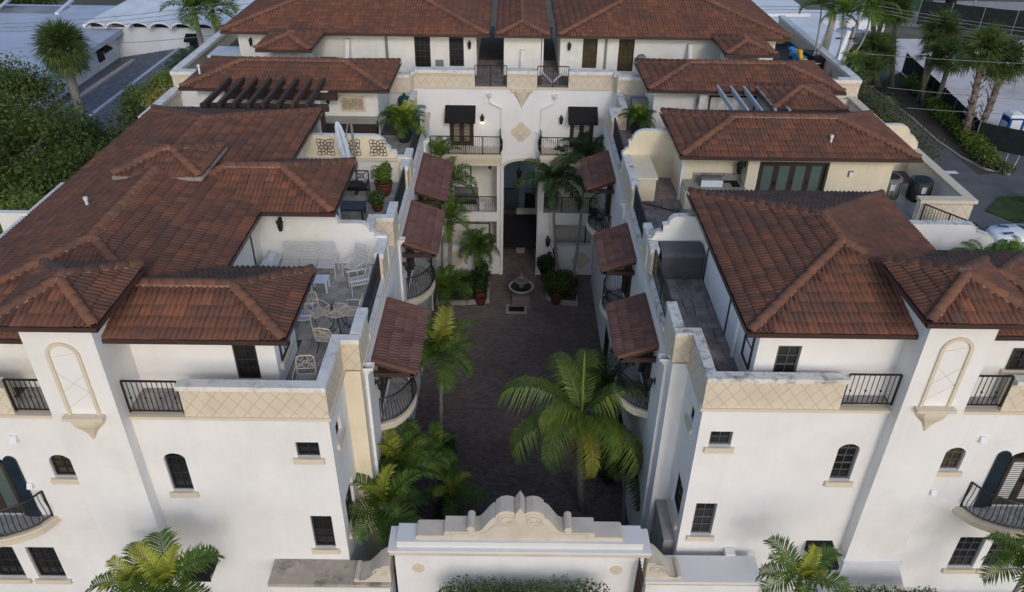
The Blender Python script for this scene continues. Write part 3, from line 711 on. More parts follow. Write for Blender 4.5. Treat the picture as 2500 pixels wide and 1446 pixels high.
window(LW, mp, -13.0, -12.35, 4.05, 4.93, 2, 2, arch=.32, mg=MAT['glass_warm']); window(LW, mp, -14.9, -14.0, -.5, .98, 3, 4, split=True); window(LW, mp, -16.2, -15.28, -.5, .98, 3, 4, split=True)
french(LW, mp, -15.72, -14.31, 2.44, 4.62, 2, 'glass_teal')
for a, b in ((-14.27, -13.90), (-16.15, -15.78)):
    S = MB(); c = (a+b)/2; mprism(S, mp, [(a, 2.44), (b, 2.44)]+[(c+(b-a)/2*math.cos(R(t)), 4.68+.2*math.sin(R(t))) for t in range(0, 181, 20)], .005, .06); part('shutter', S, MAT['iron_blue'], LW)
balcony(LW, 0, -16.95, -13.5, -.95, 2.42, 'y', FY); vent(LW, mp, -13.67, 5.58); vent(LW, mp, -13.8, 3.75, .16)
canopy(LW, mp, -9.83, -8.96, .87, .62, .8)
# court side
CX, DX = -4.87, -4.35; M = MB(); mpx = WXP(CX)
wall(M, mpx, 16.3, 18.1, G, 6.38, .3, [(16.55, 17.15, 5.0, 5.62), (16.45, 17.5, 1.3, 2.72)])
part('side_wall', M, MAT['white'], LW); window(LW, mpx, 16.55, 17.15, 5.0, 5.62, 2, 2); window(LW, mpx, 16.45, 17.5, 1.3, 2.72, 2, 3)
M = MB(); M.box(CX-.3, DX, 18.1, 18.4, G, 6.38); part('pilaster_wall', M, MAT['cream'], LW)
mpd = WXP(DX); DOORS = [(20.6, 22.7, 2.43, 4.75), (28.5, 30.6, 2.43, 4.75), (33.6, 35.6, 2.43, 4.75), (24.5, 25.6, G+.02, -1.8), (30.6, 31.8, G+.02, -1.8)]
M = MB(); wall(M, mpd, 18.4, 40.1, G, 6.38, .3, DOORS); part('court_wall', M, MAT['white'], LW)
for d in DOORS: french(LW, mpd, *d, leaves=2, glass='glass', rows=3)
M = MB(); M.box(-15.2, -14.95, 16.3, 39.8, G, 6.38); M.box(-14.95, DX-.3, 39.8, 40.1, G, 6.38)
for a, b in ((16.3, 19.0), (23.4, 28.2), (35.7, 40.1)): M.box(-17.6, -17.35, a, b, G, 6.38); M.box(-17.35, -15.2, a, a+.25, G, 6.38) if a > 17 else None; M.box(-17.35, -15.2, b-.25, b, G, 6.38); M.box(-17.35, -15.2, a+.25, b-.25, 6.2, 6.38)
part('outer_wall', M, MAT['white'], LW)
M = MB(); M.box(-14.95, CX-.3, 16.3, 39.8, 6.3, 6.55); M.box(CX-.3, DX-.3, 18.4, 39.8, 6.3, 6.55); M.box(-14.95, CX-.3, 16.3, 39.8, 2.0, 2.2); deck = part('terrace_deck', M, MAT['joint'], LW)
terrace(LW, -6.32, CX-.08, 16.1, 18.1, 6.55, 'paver', seed=3, sub=deck); terrace(LW, -6.32, -4.55, 18.1, 19.4, 6.55, 'paver', seed=3, sub=deck); terrace(LW, -8.7, -4.55, 19.4, 24.0, 6.55, 'paver', seed=4, sub=deck); terrace(LW, -8.6, -4.6, 26.9, 31.0, 6.55, 'paver', seed=5, sub=deck); terrace(LW, -6.4, -4.6, 31.2, 36.4, 6.55, 'paver', seed=6, sub=deck)
terrace(LW, -10.24, -6.4, 16.05, 17.0, 6.55, 'paver', seed=8, sub=deck); terrace(LW, -13.5, -12.06, 16.05, 17.0, 6.55, 'paver', seed=9, sub=deck)
# parapet band, copings, trim
M = MB(); K = MB(); TR = MB(); z0, z1 = 6.48, 7.42
def bandf(u0, u1, y, mats=None):
    M.box(u0, u1, y-.05, y+.25, z0, z1); K.box(u0, u1, y-.22, y+.10, 7.5, 7.65); TR.box(u0, u1, y-.12, y+.2, 7.42, 7.5)
bandf(-17.6, -13.32, FY); bandf(-8.72, CX-.2, FY); TR.box(-17.6, -12.06, FY-.10, FY+.25, 6.38, 6.48); TR.box(-10.25, CX+.10, FY-.10, FY+.25, 6.38, 6.48)
M.box(CX-.2, CX+.05, FY-.05, 18.05, z0, z1); K.box(CX-.2, CX+.10, 15.78, 17.92, 7.5, 7.65); TR.box(CX-.2, CX+.08, FY-.12, 17.97, 7.42, 7.5); TR.box(CX-.2, CX+.10, FY+.25, 18.1, 6.381, 6.479)
M.box(CX+.05, DX+.05, 18.05, 18.3, z0, z1); K.box(CX-.2, DX+.10, 17.92, 18.2, 7.50, 7.65); TR.box(CX+.08, DX+.08, 17.97, 18.2, 7.42, 7.5)
def courtpar(x, pieces, rails, sgn, knobs=True, par=None):
    for a, b in pieces:
        M.box(min(x-sgn*.2, x+sgn*.05), max(x-sgn*.2, x+sgn*.05), a, b, z0, z1); K.box(min(x-sgn*.22, x+sgn*.10), max(x-sgn*.22, x+sgn*.10), a, b, 7.50, 7.65); TR.box(min(x-sgn*.2, x+sgn*.08), max(x-sgn*.2, x+sgn*.08), a, b, 7.42, 7.5)
    for a, b in rails:
        K.box(min(x-sgn*.2, x+sgn*.08), max(x-sgn*.2, x+sgn*.08), a, b, 6.48, 6.68); railing(par, (x-sgn*.07, a), (x-sgn*.07, b), 6.62, 1.02, 3, .115, MAT['iron_blue'])
courtpar(DX, [(18.3, 19.6), (22.85, 24.0), (25.8, 26.87), (30.15, 31.0), (31.2, 32.2), (36.3, 37.8)], [(19.6, 22.85), (26.87, 30.15), (32.2, 36.3)], 1, par=LW)
TR.box(DX-.2, DX+.10, 18.4, 40.0, 6.382, 6.478)
for a, b, c, d in ((-5.2, -4.9, 24.2, 25.5), (-5.2, DX+.1, 25.5, 25.8), (-5.2, -4.9, 37.8, 40.0), (-5.2, DX+.1, 37.5, 37.8)):
    M.box(a+.04, b-.04, c+.02, d-.02, 6.48, 7.5); K.box(a, b, c, d, 7.502, 7.652)
for a, b in ((16.3, 19.0), (23.4, 28.2), (35.7, 40)): M.box(-17.6, -17.35, a, b, 6.38, 7.5); K.box(-17.7, -17.25, a-.05, b, 7.503, 7.653)
part('parapet_band', M, MAT['lattice'], LW); part('parapet_coping', K, MAT['cap'], LW); part('parapet_trim', TR, MAT['trim'], LW)
railing(LW, (-10.2, FY), (-8.75, FY), 6.56, 1.08, 2, .135); railing(LW, (-13.28, FY), (-12.08, FY), 6.56, 1.08, 2, .135)
# roof-level rooms
M = MB(); M.box(-14.95, -12.3, 17.0, 17.25, 6.5, 9.0); M.box(-14.95, -14.7, 17.25, 32.2, 6.5, 9.0); M.box(-9.0, -8.75, 18.9, 24.0, 6.5, 9.0); M.box(-14.7, -8.75, 31.95, 32.2, 6.5, 9.0); M.box(-9.0, -8.75, 26.9, 31.95, 6.5, 9.0)
M.box(-15.0, -14.75, 36.5, 39.9, 6.5, 9.0); M.box(-14.75, -6.4, 36.5, 36.75, 6.5, 9.0); M.box(-6.65, -6.4, 36.75, 39.9, 6.5, 9.0)
M.box(-12.9, -10.8, 24.4, 26.4, 9.1, 9.75)
M.box(-18.6, -15.2, 25.3, 25.55, 4.5, 7.75)
part('roof_room_wall', M, MAT['white_in'], LW)
P3 = MB(); m3 = WY(17.0); wall(P3, m3, -12.3, -6.35, 6.5, 9.0, .25, [(-7.5, -6.86, 6.95, 8.25)]); P3.box(-6.6, -6.35, 17.25, 18.9, 6.5, 9.0); P3.box(-9, -6.6, 18.65, 18.9, 6.5, 9.0); part('roof_room_wall', P3, MAT['white'], LW)
window(LW, m3, -7.5, -6.86, 6.95, 8.25, 2, 4, split=True, sill=False, inset=.06); window(LW, WXP(-6.35), 17.35, 18.2, 7.3, 8.7, 2, 2, sill=True, inset=-.02)
M = MB(); M.box(-8.75, -6.5, 24.0, 24.25, 6.5, 9.0); M.box(-6.75, -6.5, 24.25, 26.9, 6.5, 9.0); M.box(-8.75, -6.75, 26.65, 26.9, 6.5, 9.0); part('roof_room_wall', M, MAT['white_in'], LW)
french(LW, WXP(-8.75), 19.3, 23.2, 6.58, 8.75, 3, 'glass'); french(LW, WXP(-6.5), 24.6, 26.4, 6.58, 8.75, 2, 'glass')
french(LW, WY(36.5), -13.2, -9.3, 6.58, 8.75, 4, 'glass', blind='blind')
lantern(LW, WY(24.0), -7.9, 8.3); lantern(LW, WXP(-8.75), 27.5, 8.2)
gable(LW, [(-6.5, 8.5), (-6.25, 8.5)]+arc(-6.25, 8.2, .3, 90, 0, 4)+[(-5.95, 8.18), (-5.2, 8.18)]+arc(-5.2, 7.86, .32, 90, 5, 5)+[(-4.72, 7.86), (-4.72, 7.72), (-4.28, 7.70)], 24.0, 24.22, 'white')
gable(LW, [(-8.75, 8.95)]+arc(-8.75, 8.65, .3, 80, 0, 4)+[(-8.45, 8.63), (-5.75, 8.63)]+arc(-5.75, 8.1, .53, 88, 8, 6)+[(-5.1, 8.12), (-5.1, 7.95), (-4.85, 7.95), (-4.85, 7.7), (-4.28, 7.7)], 31.0, 31.22, 'cream')
M = MB(); M.box(-8.7, -4.8, 30.9, 31.0, 7.56, 7.68); M.box(-8.7, -4.8, 30.94, 31.0, 7.5, 7.56); part('wall_ledge', M, MAT['trim'], LW)
M = MB(); M.box(-8.6, -4.8, 30.975, 30.999, 6.5, 7.5); part('wall_base', M, MAT['white_in'], LW)
for cu in (-7.78, -6.68, -5.57):   # wrought-iron scroll panels
    I = MB(); c, y = Vector((cu, 30.95, 8.14)), 30.95
    for q in range(8):
        a = math.pi/4*q; p = lambda r, t: (cu+r*math.cos(t), y, 8.14+r*math.sin(t))
        I.tube([p(.07, a), p(.2, a+.32), p(.33, a), ], .011, 4); I.tube([p(.07, a), p(.2, a-.32), p(.33, a)], .011, 4)
        b = a+math.pi/8; cc = p(.30, b); I.tube([(cc[0]+.075*math.cos(t), y, cc[2]+.075*math.sin(t)) for t in [b+math.pi*k/4 for k in range(8)]], .009, 4)
    for sx in (-1, 1):
        for sz in (-1, 1):
            cc = (cu+sx*.28, 8.14+sz*.28); I.tube([(cc[0]+.085*math.cos(t), y, cc[1]+.085*math.sin(t)) for t in [math.pi*k/4 for k in range(9)]], .010, 4); I.tube([(cu+sx*.10, y, 8.14+sz*.33), (cu+sx*.3, y, 8.14+sz*.37), (cu+sx*.37, y, 8.14+sz*.3), (cu+sx*.33, y, 8.14+sz*.10)], .010, 4)
    I.tube([(cu+.07*math.cos(t), y, 8.14+.07*math.sin(t)) for t in [math.pi*k/5 for k in range(11)]], .013, 4)
    single('iron_wall_panel', I, MAT['iron'], {-7.78: 'black scrolled iron panel nearest the roof eave on the cream terrace wall', -6.68: 'black scrolled iron panel half hidden behind the closed umbrella', -5.57: 'black scrolled iron panel nearest the courtyard on the cream terrace wall'}[cu], 'wall panel', 'iron scroll panels on the cream wall')
downspout(LW, mpd, 18.62, 5.95, G); downspout(LW, mpd, 26.6, 5.95, G); downspout(LW, mpd, 36.9, 5.95, G)
# outdoor kitchen bay of the rear roof room
M = MB(); M.prism([(35.72, 6.58), (36.5, 6.58), (36.5, 7.42), (35.72, 7.42)], -8.85, -6.45, 'x'); kb = part('kitchen_counter', M, MAT['door'], LW); M = MB(); M.box(-8.9, -6.4, 35.65, 36.5, 7.42, 7.5); part('worktop', M, MAT['granite'], kb)
M = MB(); M.box(-8.2, -7.0, 36.44, 36.5, 7.75, 8.5); fr_ = part('wall_mural', M, MAT['trim'], LW); M = MB(); M.box(-8.1, -7.1, 36.425, 36.44, 7.84, 8.41)
for k in range(26):
    x, z = random.uniform(-8.05, -7.15), random.uniform(7.88, 8.2); a = random.uniform(.4, 2.7); M.bar((x, 36.42, z), (x+.25*math.cos(a), 36.42, min(8.39, z+.25*math.sin(a))), .03, .02)
part('carved_panel', M, MAT['mural'], fr_)
M = MB(); M.box(-9.2, -8.95, 35.6, 36.5, 6.5, 9.0); M.prism([(-9.2, 8.6), (-8.5, 9.0), (-9.2, 9.0)], 35.6, 36.5, 'y'); part('kitchen_pier', M, MAT['white_in'], LW)
lantern(LW, WY(36.5), -8.75, 8.5)
# dark timber pergola
PG = MB(); PG.box(-13.6, -8.0, 33.1, 33.3, 8.9, 9.2); PG.box(-13.3, -8.1, 35.5, 35.7, 8.6, 8.95)
for x in (-13.1, -8.4): PG.box(x, x+.18, 33.1, 33.28, 6.5, 8.9)
pg = thing('pergola', 'dark brown timber pergola of slanting beams before the left rear roof room', 'pergola', (-10.8, 34.5, 6.55)); part('beam', PG, MAT['wood'], pg)
for k in range(8):
    B = MB(); x = -13.2+k*.63; B.bar((x, 32.6, 9.32), (x, 36.2, 9.32), .15, .24); part('rafter', B, MAT['wood_red' if k == 6 else 'wood'], pg)
rf = Roofs(LW)
rf.hip(-15.53, -8.31, 16.0, 32.9, 9.03, .25, 'RL'); rf.hip(-12.0, -5.9, 23.2, 27.4, 9.03, .31, 'FR'); rf.hip(-12.0, -5.72, 16.0, 19.4, 9.07, .30, 'FR')
rf.hip(-12.44, -9.88, 15.18, 18.0, 10.0, .36, 'FRL', label='small pyramid roof on the tower'); rf.hip(-13.3, -10.43, 24.1, 26.75, 9.85, .30, 'FR', 'gutter_worn', 'small raised cupola roof with pale worn gutters'); rf.hip(-15.4, -5.8, 35.8, 40.4, 9.03, .27, 'FRL')
rf.build([(-12.05, -10.26, 15.58, 17.6, 10)], 180, 300)
M = MB(); M.box(-15.6, -12.06, 15.88, 15.995, 8.9, 9.03); part('gutter', M, MAT['gutter'], LW)
for a, b in ((19.75, 23.3), (27.5, 31.2), (32.4, 36.6)): awning_roof(LW, DX+.01, -2.95, a, b, 5.5, 5.0); 
for a, b in ((20.2, 23.0), (28.0, 30.9), (33.1, 36.1)): balcony(LW, DX, a, b, 1.0)
lantern(LW, mpd, 19.9, 4.5, .9); lantern(LW, mpd, 27.5, 4.5, .9)
for x, y, z in ((-13.4, 22.3, 9.6), (-15.0, 37.3, 9.35)):
    M = MB(); M.lathe([(.05, -.2), (.05, .22), (.07, .22), (.07, .3), (.0, .3)], (x, y, z), 8); part('vent_pipe', M, MAT['plastic_white'], LW)

# ================= RIGHT WING =================
RW = thing('townhouse', 'white townhouse wing on the right with several clay hip roofs and rooftop air conditioners', 'townhouse', (11, 16.6, G), 'townhouse blocks round the courtyard')
FY = 16.6; mp = WY(FY); M = MB(); CX, DX = 5.48, 4.98
HB = [(5.83, 6.47, 4.98, 5.55), (5.83, 6.48, 1.17, 2.6), (9.63, 10.25, 3.65, 5.12, .24)]
HA = [(12.78, 13.37, 4.12, 5.03, .26), (14.4, 15.25, -.28, 1.2), (15.5, 16.4, -.28, 1.2), (14.74, 16.2, 2.62, 4.95, .3)]
wall(M, mp, CX, 10.71, G, 6.38, .3, HB); wall(M, mp, 12.45, 18.2, G, 6.38, .3, HA); part('front_wall', M, MAT['white'], RW)
T = MB(); T.box(10.71, 12.45, 16.17, 18.2, G, 10.0); part('tower', T, MAT['white'], RW)
T = MB(); T.box(10.66, 12.52, 16.08, 16.6, .44, .56); vs = [(10.71,16.6,.44),(12.45,16.6,.44),(12.45,16.15,.44),(10.71,16.15,.44),(10.4,16.6,-1.34),(13.1,16.6,-1.34),(13.1,15.6,-1.34),(10.4,15.6,-1.34)]
T.add(vs, [(0,1,2,3),(3,2,6,7),(2,1,5,6),(0,3,7,4)]); part('tower_base', T, MAT['white'], RW)
niche(RW, 16.17, 11.58, .84, 6.97, 9.27, 1.06)
window(RW, mp, 5.83, 6.47, 4.98, 5.55, 2, 2, label='window with clear panes', mf=MAT['frame_grey']); window(RW, mp, 5.83, 6.48, 1.17, 2.6, 2, 4, split=True, mf=MAT['frame_grey']); window(RW, mp, 9.63, 10.25, 3.65, 5.12, 2, 4, arch=.24, split=True, mf=MAT['frame_grey'])
window(RW, mp, 12.78, 13.37, 4.12, 5.03, 2, 2, arch=.26, mg=MAT['glass_warm'], mf=MAT['frame_grey']); window(RW, mp, 14.4, 15.25, -.28, 1.2, 3, 4, split=True, mf=MAT['frame_grey']); window(RW, mp, 15.5, 16.4, -.28, 1.2, 3, 4, split=True, mf=MAT['frame_grey'])
french(RW, mp, 14.77, 16.17, 2.62, 4.68, 2, 'glass_teal', blind='blind')
for a, b in ((14.30, 14.70), (16.24, 16.62)):
    S = MB(); c = (a+b)/2; mprism(S, mp, [(a, 2.62), (b, 2.62)]+[(c+(b-a)/2*math.cos(R(t)), 4.74+.2*math.sin(R(t))) for t in range(0, 181, 20)], .005, .06); part('shutter', S, MAT['iron_blue'], RW)
balcony(RW, 0, 13.85, 17.3, -.95, 2.6, 'y', FY); vent(RW, mp, 13.66, 5.41); vent(RW, mp, 12.88, 3.25, .16); canopy(RW, mp, 9.55, 10.38, .97, .72, .8)
mpx = WXN(CX); M = MB(); wall(M, mpx, 16.9, 18.65, G, 6.38, .3, [(17.3, 17.85, 5.05, 5.68), (17.0, 18.05, 1.25, 2.75)]); part('side_wall', M, MAT['white'], RW)
window(RW, mpx, 17.3, 17.85, 5.05, 5.68, 2, 2); window(RW, mpx, 17.0, 18.05, 1.25, 2.75, 2, 4, mg=MAT['glass_warm'])
M = MB(); M.box(5.12, CX, 16.9, 18.6, G, .55); part('side_ledge', M, MAT['concrete'], RW)
M = MB(); M.box(DX, CX+.3, 18.65, 18.95, G, 6.38); part('pilaster_wall', M, MAT['white'], RW)
mpd = WXN(DX); DOORS = [(21.3, 23.3, 2.43, 4.75), (26.9, 28.9, 2.43, 4.75), (34.6, 36.4, 2.43, 4.75), (25.0, 26.2, G+.02, -1.8), (31.0, 32.4, G+.02, -1.8)]
M = MB(); wall(M, mpd, 18.95, 40.2, G, 6.38, .3, DOORS); part('court_wall', M, MAT['white'], RW)
for d in DOORS: french(RW, mpd, *d, leaves=2, glass='glass', rows=3)
M = MB(); M.box(17.9, 18.2, 16.9, 40.2, G, 6.38); M.box(DX+.3, 17.9, 39.9, 40.2, G, 6.38); part('outer_wall', M, MAT['white'], RW)
M = MB(); M.box(CX+.3, 17.9, 16.9, 39.9, 6.3, 6.55); M.box(DX+.3, CX+.3, 18.95, 39.9, 6.3, 6.55); M.box(CX+.3, 17.9, 16.9, 39.9, 2.0, 2.2); deck = part('terrace_deck', M, MAT['joint'], RW)
terrace(RW, 6.85, 10.7, 16.65, 17.05, 6.55, 'paver', seed=18, sub=deck); terrace(RW, 12.46, 14.5, 16.65, 17.05, 6.55, 'paver', seed=19, sub=deck); terrace(RW, CX+.08, 6.8, 16.7, 18.7, 6.55, 'paver_red', seed=13, sub=deck); terrace(RW, 5.2, 6.8, 18.7, 24.0, 6.55, 'paver_red', seed=23, sub=deck); terrace(RW, 5.25, 8.4, 24.2, 32.0, 6.55, 'paver_red', seed=14, sub=deck); terrace(RW, 5.25, 7.2, 32.3, 39.8, 6.55, 'paver_red', seed=15, sub=deck); terrace(RW, 15.2, 17.9, 25.9, 31.5, 6.55, 'paver', seed=16, sub=deck)
M = MB(); K = MB(); TR = MB()
bandf(CX+.2, 9.25, FY); bandf(13.75, 18.2, FY); TR.box(CX-.10, 10.70, FY-.10, FY+.25, 6.38, 6.48); TR.box(12.46, 18.2, FY-.10, FY+.25, 6.38, 6.48)
M.box(CX-.05, CX+.2, FY-.05, 18.6, z0, z1); K.box(CX-.10, CX+.2, FY-.22, 18.45, 7.5, 7.65); TR.box(CX-.08, CX+.2, FY-.12, 18.52, 7.42, 7.5); TR.box(CX-.10, CX+.2, FY+.25, 18.65, 6.381, 6.479)
M.box(DX-.05, CX-.05, 18.6, 18.85, z0, z1); K.box(DX-.10, CX+.2, 18.45, 18.75, 7.50, 7.65); TR.box(DX-.08, CX-.08, 18.52, 18.75, 7.42, 7.5)
courtpar(DX, [(18.85, 20.15), (23.4, 24.1), (24.3, 25.4), (28.6, 31.8), (31.95, 32.25), (36.35, 37.8)], [(20.15, 23.4), (25.4, 28.6), (32.25, 36.35)], -1, par=RW)
TR.box(DX-.10, DX+.2, 18.95, 40.1, 6.382, 6.478)
for a, b, c, d in ((5.5, 5.85, 37.8, 40.1), (4.9, 5.85, 37.5, 37.8)):
    M.box(a+.04, b-.04, c+.02, d-.02, 6.48, 7.5); K.box(a, b, c, d, 7.502, 7.652)
part('parapet_band', M, MAT['lattice'], RW); part('parapet_coping', K, MAT['cap_dirty'], RW, label='white coping blotched with black mildew'); part('parapet_trim', TR, MAT['trim'], RW)
railing(RW, (9.28, FY), (10.68, FY), 6.6, 1.08, 2, .135); railing(RW, (12.5, FY), (13.72, FY), 6.6, 1.08, 2, .135)
# outer roof yard with the air conditioners
M = MB(); M.box(17.95, 18.2, 27.7, 33.0, 6.45, 7.5); M.box(16.1, 17.95, 27.7, 27.95, 6.45, 7.5); M.box(17.7, 17.95, 33.5, 40.0, 6.45, 7.5); M.box(17.0, 17.7, 39.75, 40.0, 6.45, 7.5); M.box(15.3, 17.7, 33.5, 33.75, 6.45, 7.5)
part('yard_wall', M, MAT['white_in'], RW); K = MB(); K.box(17.88, 18.3, 27.6, 33.0, 7.5, 7.64); K.box(16.05, 17.88, 27.6, 28.02, 7.5, 7.64); K.box(17.62, 18.05, 33.4, 40.0, 7.5, 7.64); K.box(15.3, 17.62, 33.4, 33.8, 7.5, 7.64); part('yard_coping', K, MAT['trim'], RW)
M = MB(); M.box(16.1, 18.18, 27.63, 27.7, 6.48, 7.44); part('parapet_band', M, MAT['lattice'], RW)
railing(RW, (16.2, 27.5), (17.4, 25.85), 6.5, 1.02, 3, .115)
gable(RW, [(15.0, 8.7), (17.2, 8.7)]+arc(17.2, 8.25, .45, 88, 5, 5)+[(17.85, 8.22), (17.95, 8.1)]+[(18.1, 7.95), (18.15, 7.6)], 32.9, 33.12, 'cream')
gable(RW, [(13.3, 7.62), (17.0, 7.62)]+arc(17.0, 7.3, .32, 88, 5, 5)+[(17.6, 7.25), (17.9, 7.15), (18.1, 7.0)], 25.6, 25.85, 'white', 'cap_dirty')
# roof-level rooms
m3 = WY(17.05); P3 = MB(); wall(P3, m3, 6.8, 13.3, 6.5, 9.0, .25, [(7.35, 8.0, 6.95, 8.28)]); P3.box(13.3, 15.4, 17.05, 17.3, 6.5, 9.0); part('roof_room_wall', P3, MAT['white'], RW)
window(RW, m3, 7.35, 8.0, 6.95, 8.28, 2, 4, split=True, sill=False, inset=.06, mf=MAT['frame_grey']); window(RW, m3, 13.75, 14.35, 7.6, 8.3, 2, 2, inset=-.03)
M = MB(); M.box(6.8, 7.05, 17.3, 24.4, 6.5, 9.0); M.box(7.05, 12.6, 24.15, 24.4, 6.5, 9.0); M.box(12.35, 12.6, 20.4, 24.15, 6.5, 9.0); M.box(12.6, 15.4, 20.15, 20.4, 6.5, 9.0); M.box(15.15, 15.4, 17.3, 20.15, 6.5, 9.0); part('roof_room_wall', M, MAT['white'], RW)
french(RW, WXN(6.8), 19.9, 23.2, 6.6, 8.75, 3, 'glass_teal', blind='blind'); window(RW, WXN(6.8), 17.35, 18.1, 7.2, 8.5, 1, 2, sill=True, inset=-.02)
downspout(RW, WXN(6.8), 18.75, 8.8, 6.6, False, w=.08)
M = MB(); M.box(7.09, 9.7, 29.62, 29.85, 6.5, 9.0); M.box(7.09, 7.3, 29.85, 32.6, 6.5, 9.0); M.box(9.5, 9.75, 28.95, 29.62, 6.5, 9.0); M.box(7.3, 15.3, 32.4, 32.6, 6.5, 9.0); M.box(15.05, 15.3, 28.95, 32.4, 6.5, 9.0); wall(M, WY(28.95), 9.75, 15.05, 6.5, 9.0, .25, [(9.95, 12.75, 6.55, 8.6)]); part('roof_room_wall', M, MAT['cream'], RW)
french(RW, WY(29.0), 9.97, 12.73, 6.58, 8.58, 4, 'glass_teal', 'door'); lantern(RW, WXN(9.5), 29.3, 8.3, 1.2)
M = MB(); M.box(7.1, 7.35, 28.7, 29.6, 6.58, 7.42); M.box(7.35, 9.5, 28.75, 29.6, 6.58, 7.42); kb = part('kitchen_counter', M, MAT['cream'], RW); M = MB(); M.box(7.08, 9.5, 28.65, 29.61, 7.42, 7.5); part('worktop', M, MAT['granite'], kb)
M = MB()
for i in range(20):
    for j in range(3): M.box(7.5+i*.1, 7.592+i*.1, 29.605, 29.618+random.uniform(0, .004), 7.51+j*.1, 7.602+j*.1)
o = part('splash_tile', M, MAT['paver'], kb); M = MB(); M.box(9.0, 9.35, 28.9, 29.3, 7.5, 7.506); part('sink', M, MAT['black'], kb)
M = MB(); M.box(13.55, 13.75, 28.93, 28.95, 8.0, 8.25); sc = part('wall_lantern', M, MAT['iron'], RW); M = MB(); M.box(13.58, 13.72, 28.85, 28.93, 8.02, 8.22); part('lantern_glass', M, MAT['plastic_white'], sc)
M = MB(); M.box(7.0, 14.6, 37.3, 37.55, 6.5, 9.0); M.box(7.0, 7.25, 37.55, 40.0, 6.5, 9.0); M.box(14.9, 15.15, 37.3, 40.0, 6.5, 9.0); M.box(12.2, 14.5, 34.2, 37.3, 6.5, 9.05); part('roof_room_wall', M, MAT['white_in'], RW)
french(RW, WY(37.3), 9.7, 12.0, 6.58, 8.5, 3, 'glass', blind='blind'); lantern(RW, WY(37.3), 9.2, 8.3, 1.1)
gable(RW, [(7.1, 8.95)]+[(x, z) for x, z in arc(7.0, 8.95, .3, 270, 180, 4)][:0]+[(6.95, 8.68), (6.6, 8.56), (5.85, 8.56)]+arc(5.85, 8.26, .3, 90, 180, 5)+[(5.35, 8.2), (5.35, 7.95), (5.15, 7.95), (5.0, 7.7), (4.9, 7.7)], 24.1, 24.32, 'white', 'cap_dirty')
gable(RW, [(7.3, 9.0), (7.1, 8.82), (6.9, 8.72), (5.75, 8.72)]+arc(5.75, 8.22, .5, 92, 172, 6)+[(5.1, 8.2), (5.1, 7.95), (4.9, 7.7)], 31.8, 32.0, 'cream')
M = MB(); M.box(5.3, 6.0, 29.4, 31.8, 6.58, 7.55); part('parapet_return', M, MAT['cream'], RW); M = MB(); M.box(5.2, 6.05, 29.35, 31.8, 7.55, 7.65); part('parapet_coping', M, MAT['cream'], RW)
downspout(RW, mpd, 19.25, 5.95, G); downspout(RW, mpd, 30.1, 5.95, G); downspout(RW, WXN(7.09), 29.55, 8.9, 6.6, False, w=.08)
# weathered grey pergola
pg = thing('pergola', 'weathered grey pergola of slanting beams between the right hand roofs', 'pergola', (10.8, 35.5, 6.55)); PG = MB(); PG.box(9.3, 12.0, 33.9, 34.1, 8.6, 8.85); PG.box(9.0, 12.1, 36.75, 36.95, 8.75, 9.0); PG.box(9.35, 9.55, 33.9, 34.1, 6.5, 8.6); PG.box(9.1, 9.45, 36.7, 37.0, 6.5, 8.75); part('beam', PG, MAT['white_in'], pg)
for k in range(5): B = MB(); x = 9.85+k*.62; B.bar((x, 33.4, 9.08), (x, 37.2, 9.08), .10, .22); part('rafter', B, MAT['wood_grey'], pg)
rf = Roofs(RW)
rf.hip(6.36, 13.1, 16.65, 25.1, 9.03, .25, 'FL'); rf.hip(10.85, 15.85, 16.6, 20.8, 9.07, .27, 'FB'); rf.hip(10.39, 13.2, 15.78, 18.75, 10.0, .36, 'FRL', label='small mossy pyramid roof on the tower')
rf.hip(6.7, 15.9, 28.4, 33.4, 9.03, .27, 'FLR'); rf.hip(6.55, 15.8, 36.4, 41.0, 9.03, .27, 'FLR'); rf.hip(11.7, 14.95, 33.7, 36.9, 9.1, .30, 'FLR')
rf.build([(10.71, 12.45, 16.17, 18.2, 10)], 180, 300)
for a, b in ((20.7, 23.8), (26.3, 29.25), (33.8, 37.2)): awning_roof(RW, DX-.01, 3.65, a, b, 5.5, 5.0)
for a, b in ((21.0, 23.7), (26.6, 29.1), (34.0, 36.9)): balcony(RW, DX, a, b, -1.0)
lantern(RW, mpd, 20.5, 4.2, 1.1); lantern(RW, mpd, 25.9, -.9, 1.2)
for x, y, z in ((12.7, 29.3, 9.3), (13.6, 25.7, 7.0)):
    M = MB(); M.lathe([(.05, -.2), (.05, .22), (.07, .22), (.07, .3), (.0, .3)], (x, y, z), 8); part('vent_pipe', M, MAT['plastic_white'], RW)
# ================= REAR BLOCK =================
BW = thing('townhouse', 'white rear townhouse block with the tall arched passage closing the courtyard', 'townhouse', (.6, 41, G), 'townhouse blocks round the courtyard')
FY = 41.0; mp = WY(FY); M = MB()
H = [(-.37, 1.72, G+.01, 3.39, .5), (-3.95, -.75, .12, 3.03), (-4.25, -.75, -2.2, -.47), (1.98, 5.1, .12, 3.0), (2.67, 4.9, -2.1, -.65), (-3.36, -2.03, 4.2, 6.3), (3.26, 4.56, 4.2, 6.3)]
wall(M, mp, -5.25, 5.55, G, 7.5, .35, H); part('front_wall', M, MAT['white'], BW)
A = MB(); cu, w, zs = .675, 1.045, 2.89
for k in range(16):
    a, b = math.pi*k/16, math.pi*(k+1)/16; mprism(A, mp, [(cu+w*math.cos(a), zs+.5*math.sin(a)), (cu+w*math.cos(b), zs+.5*math.sin(b)), (cu+(w+.17)*math.cos(b), zs+.65*math.sin(b)), (cu+(w+.17)*math.cos(a), zs+.65*math.sin(a))], 0, .05)
part('arch_moulding', A, MAT['trim'], BW)
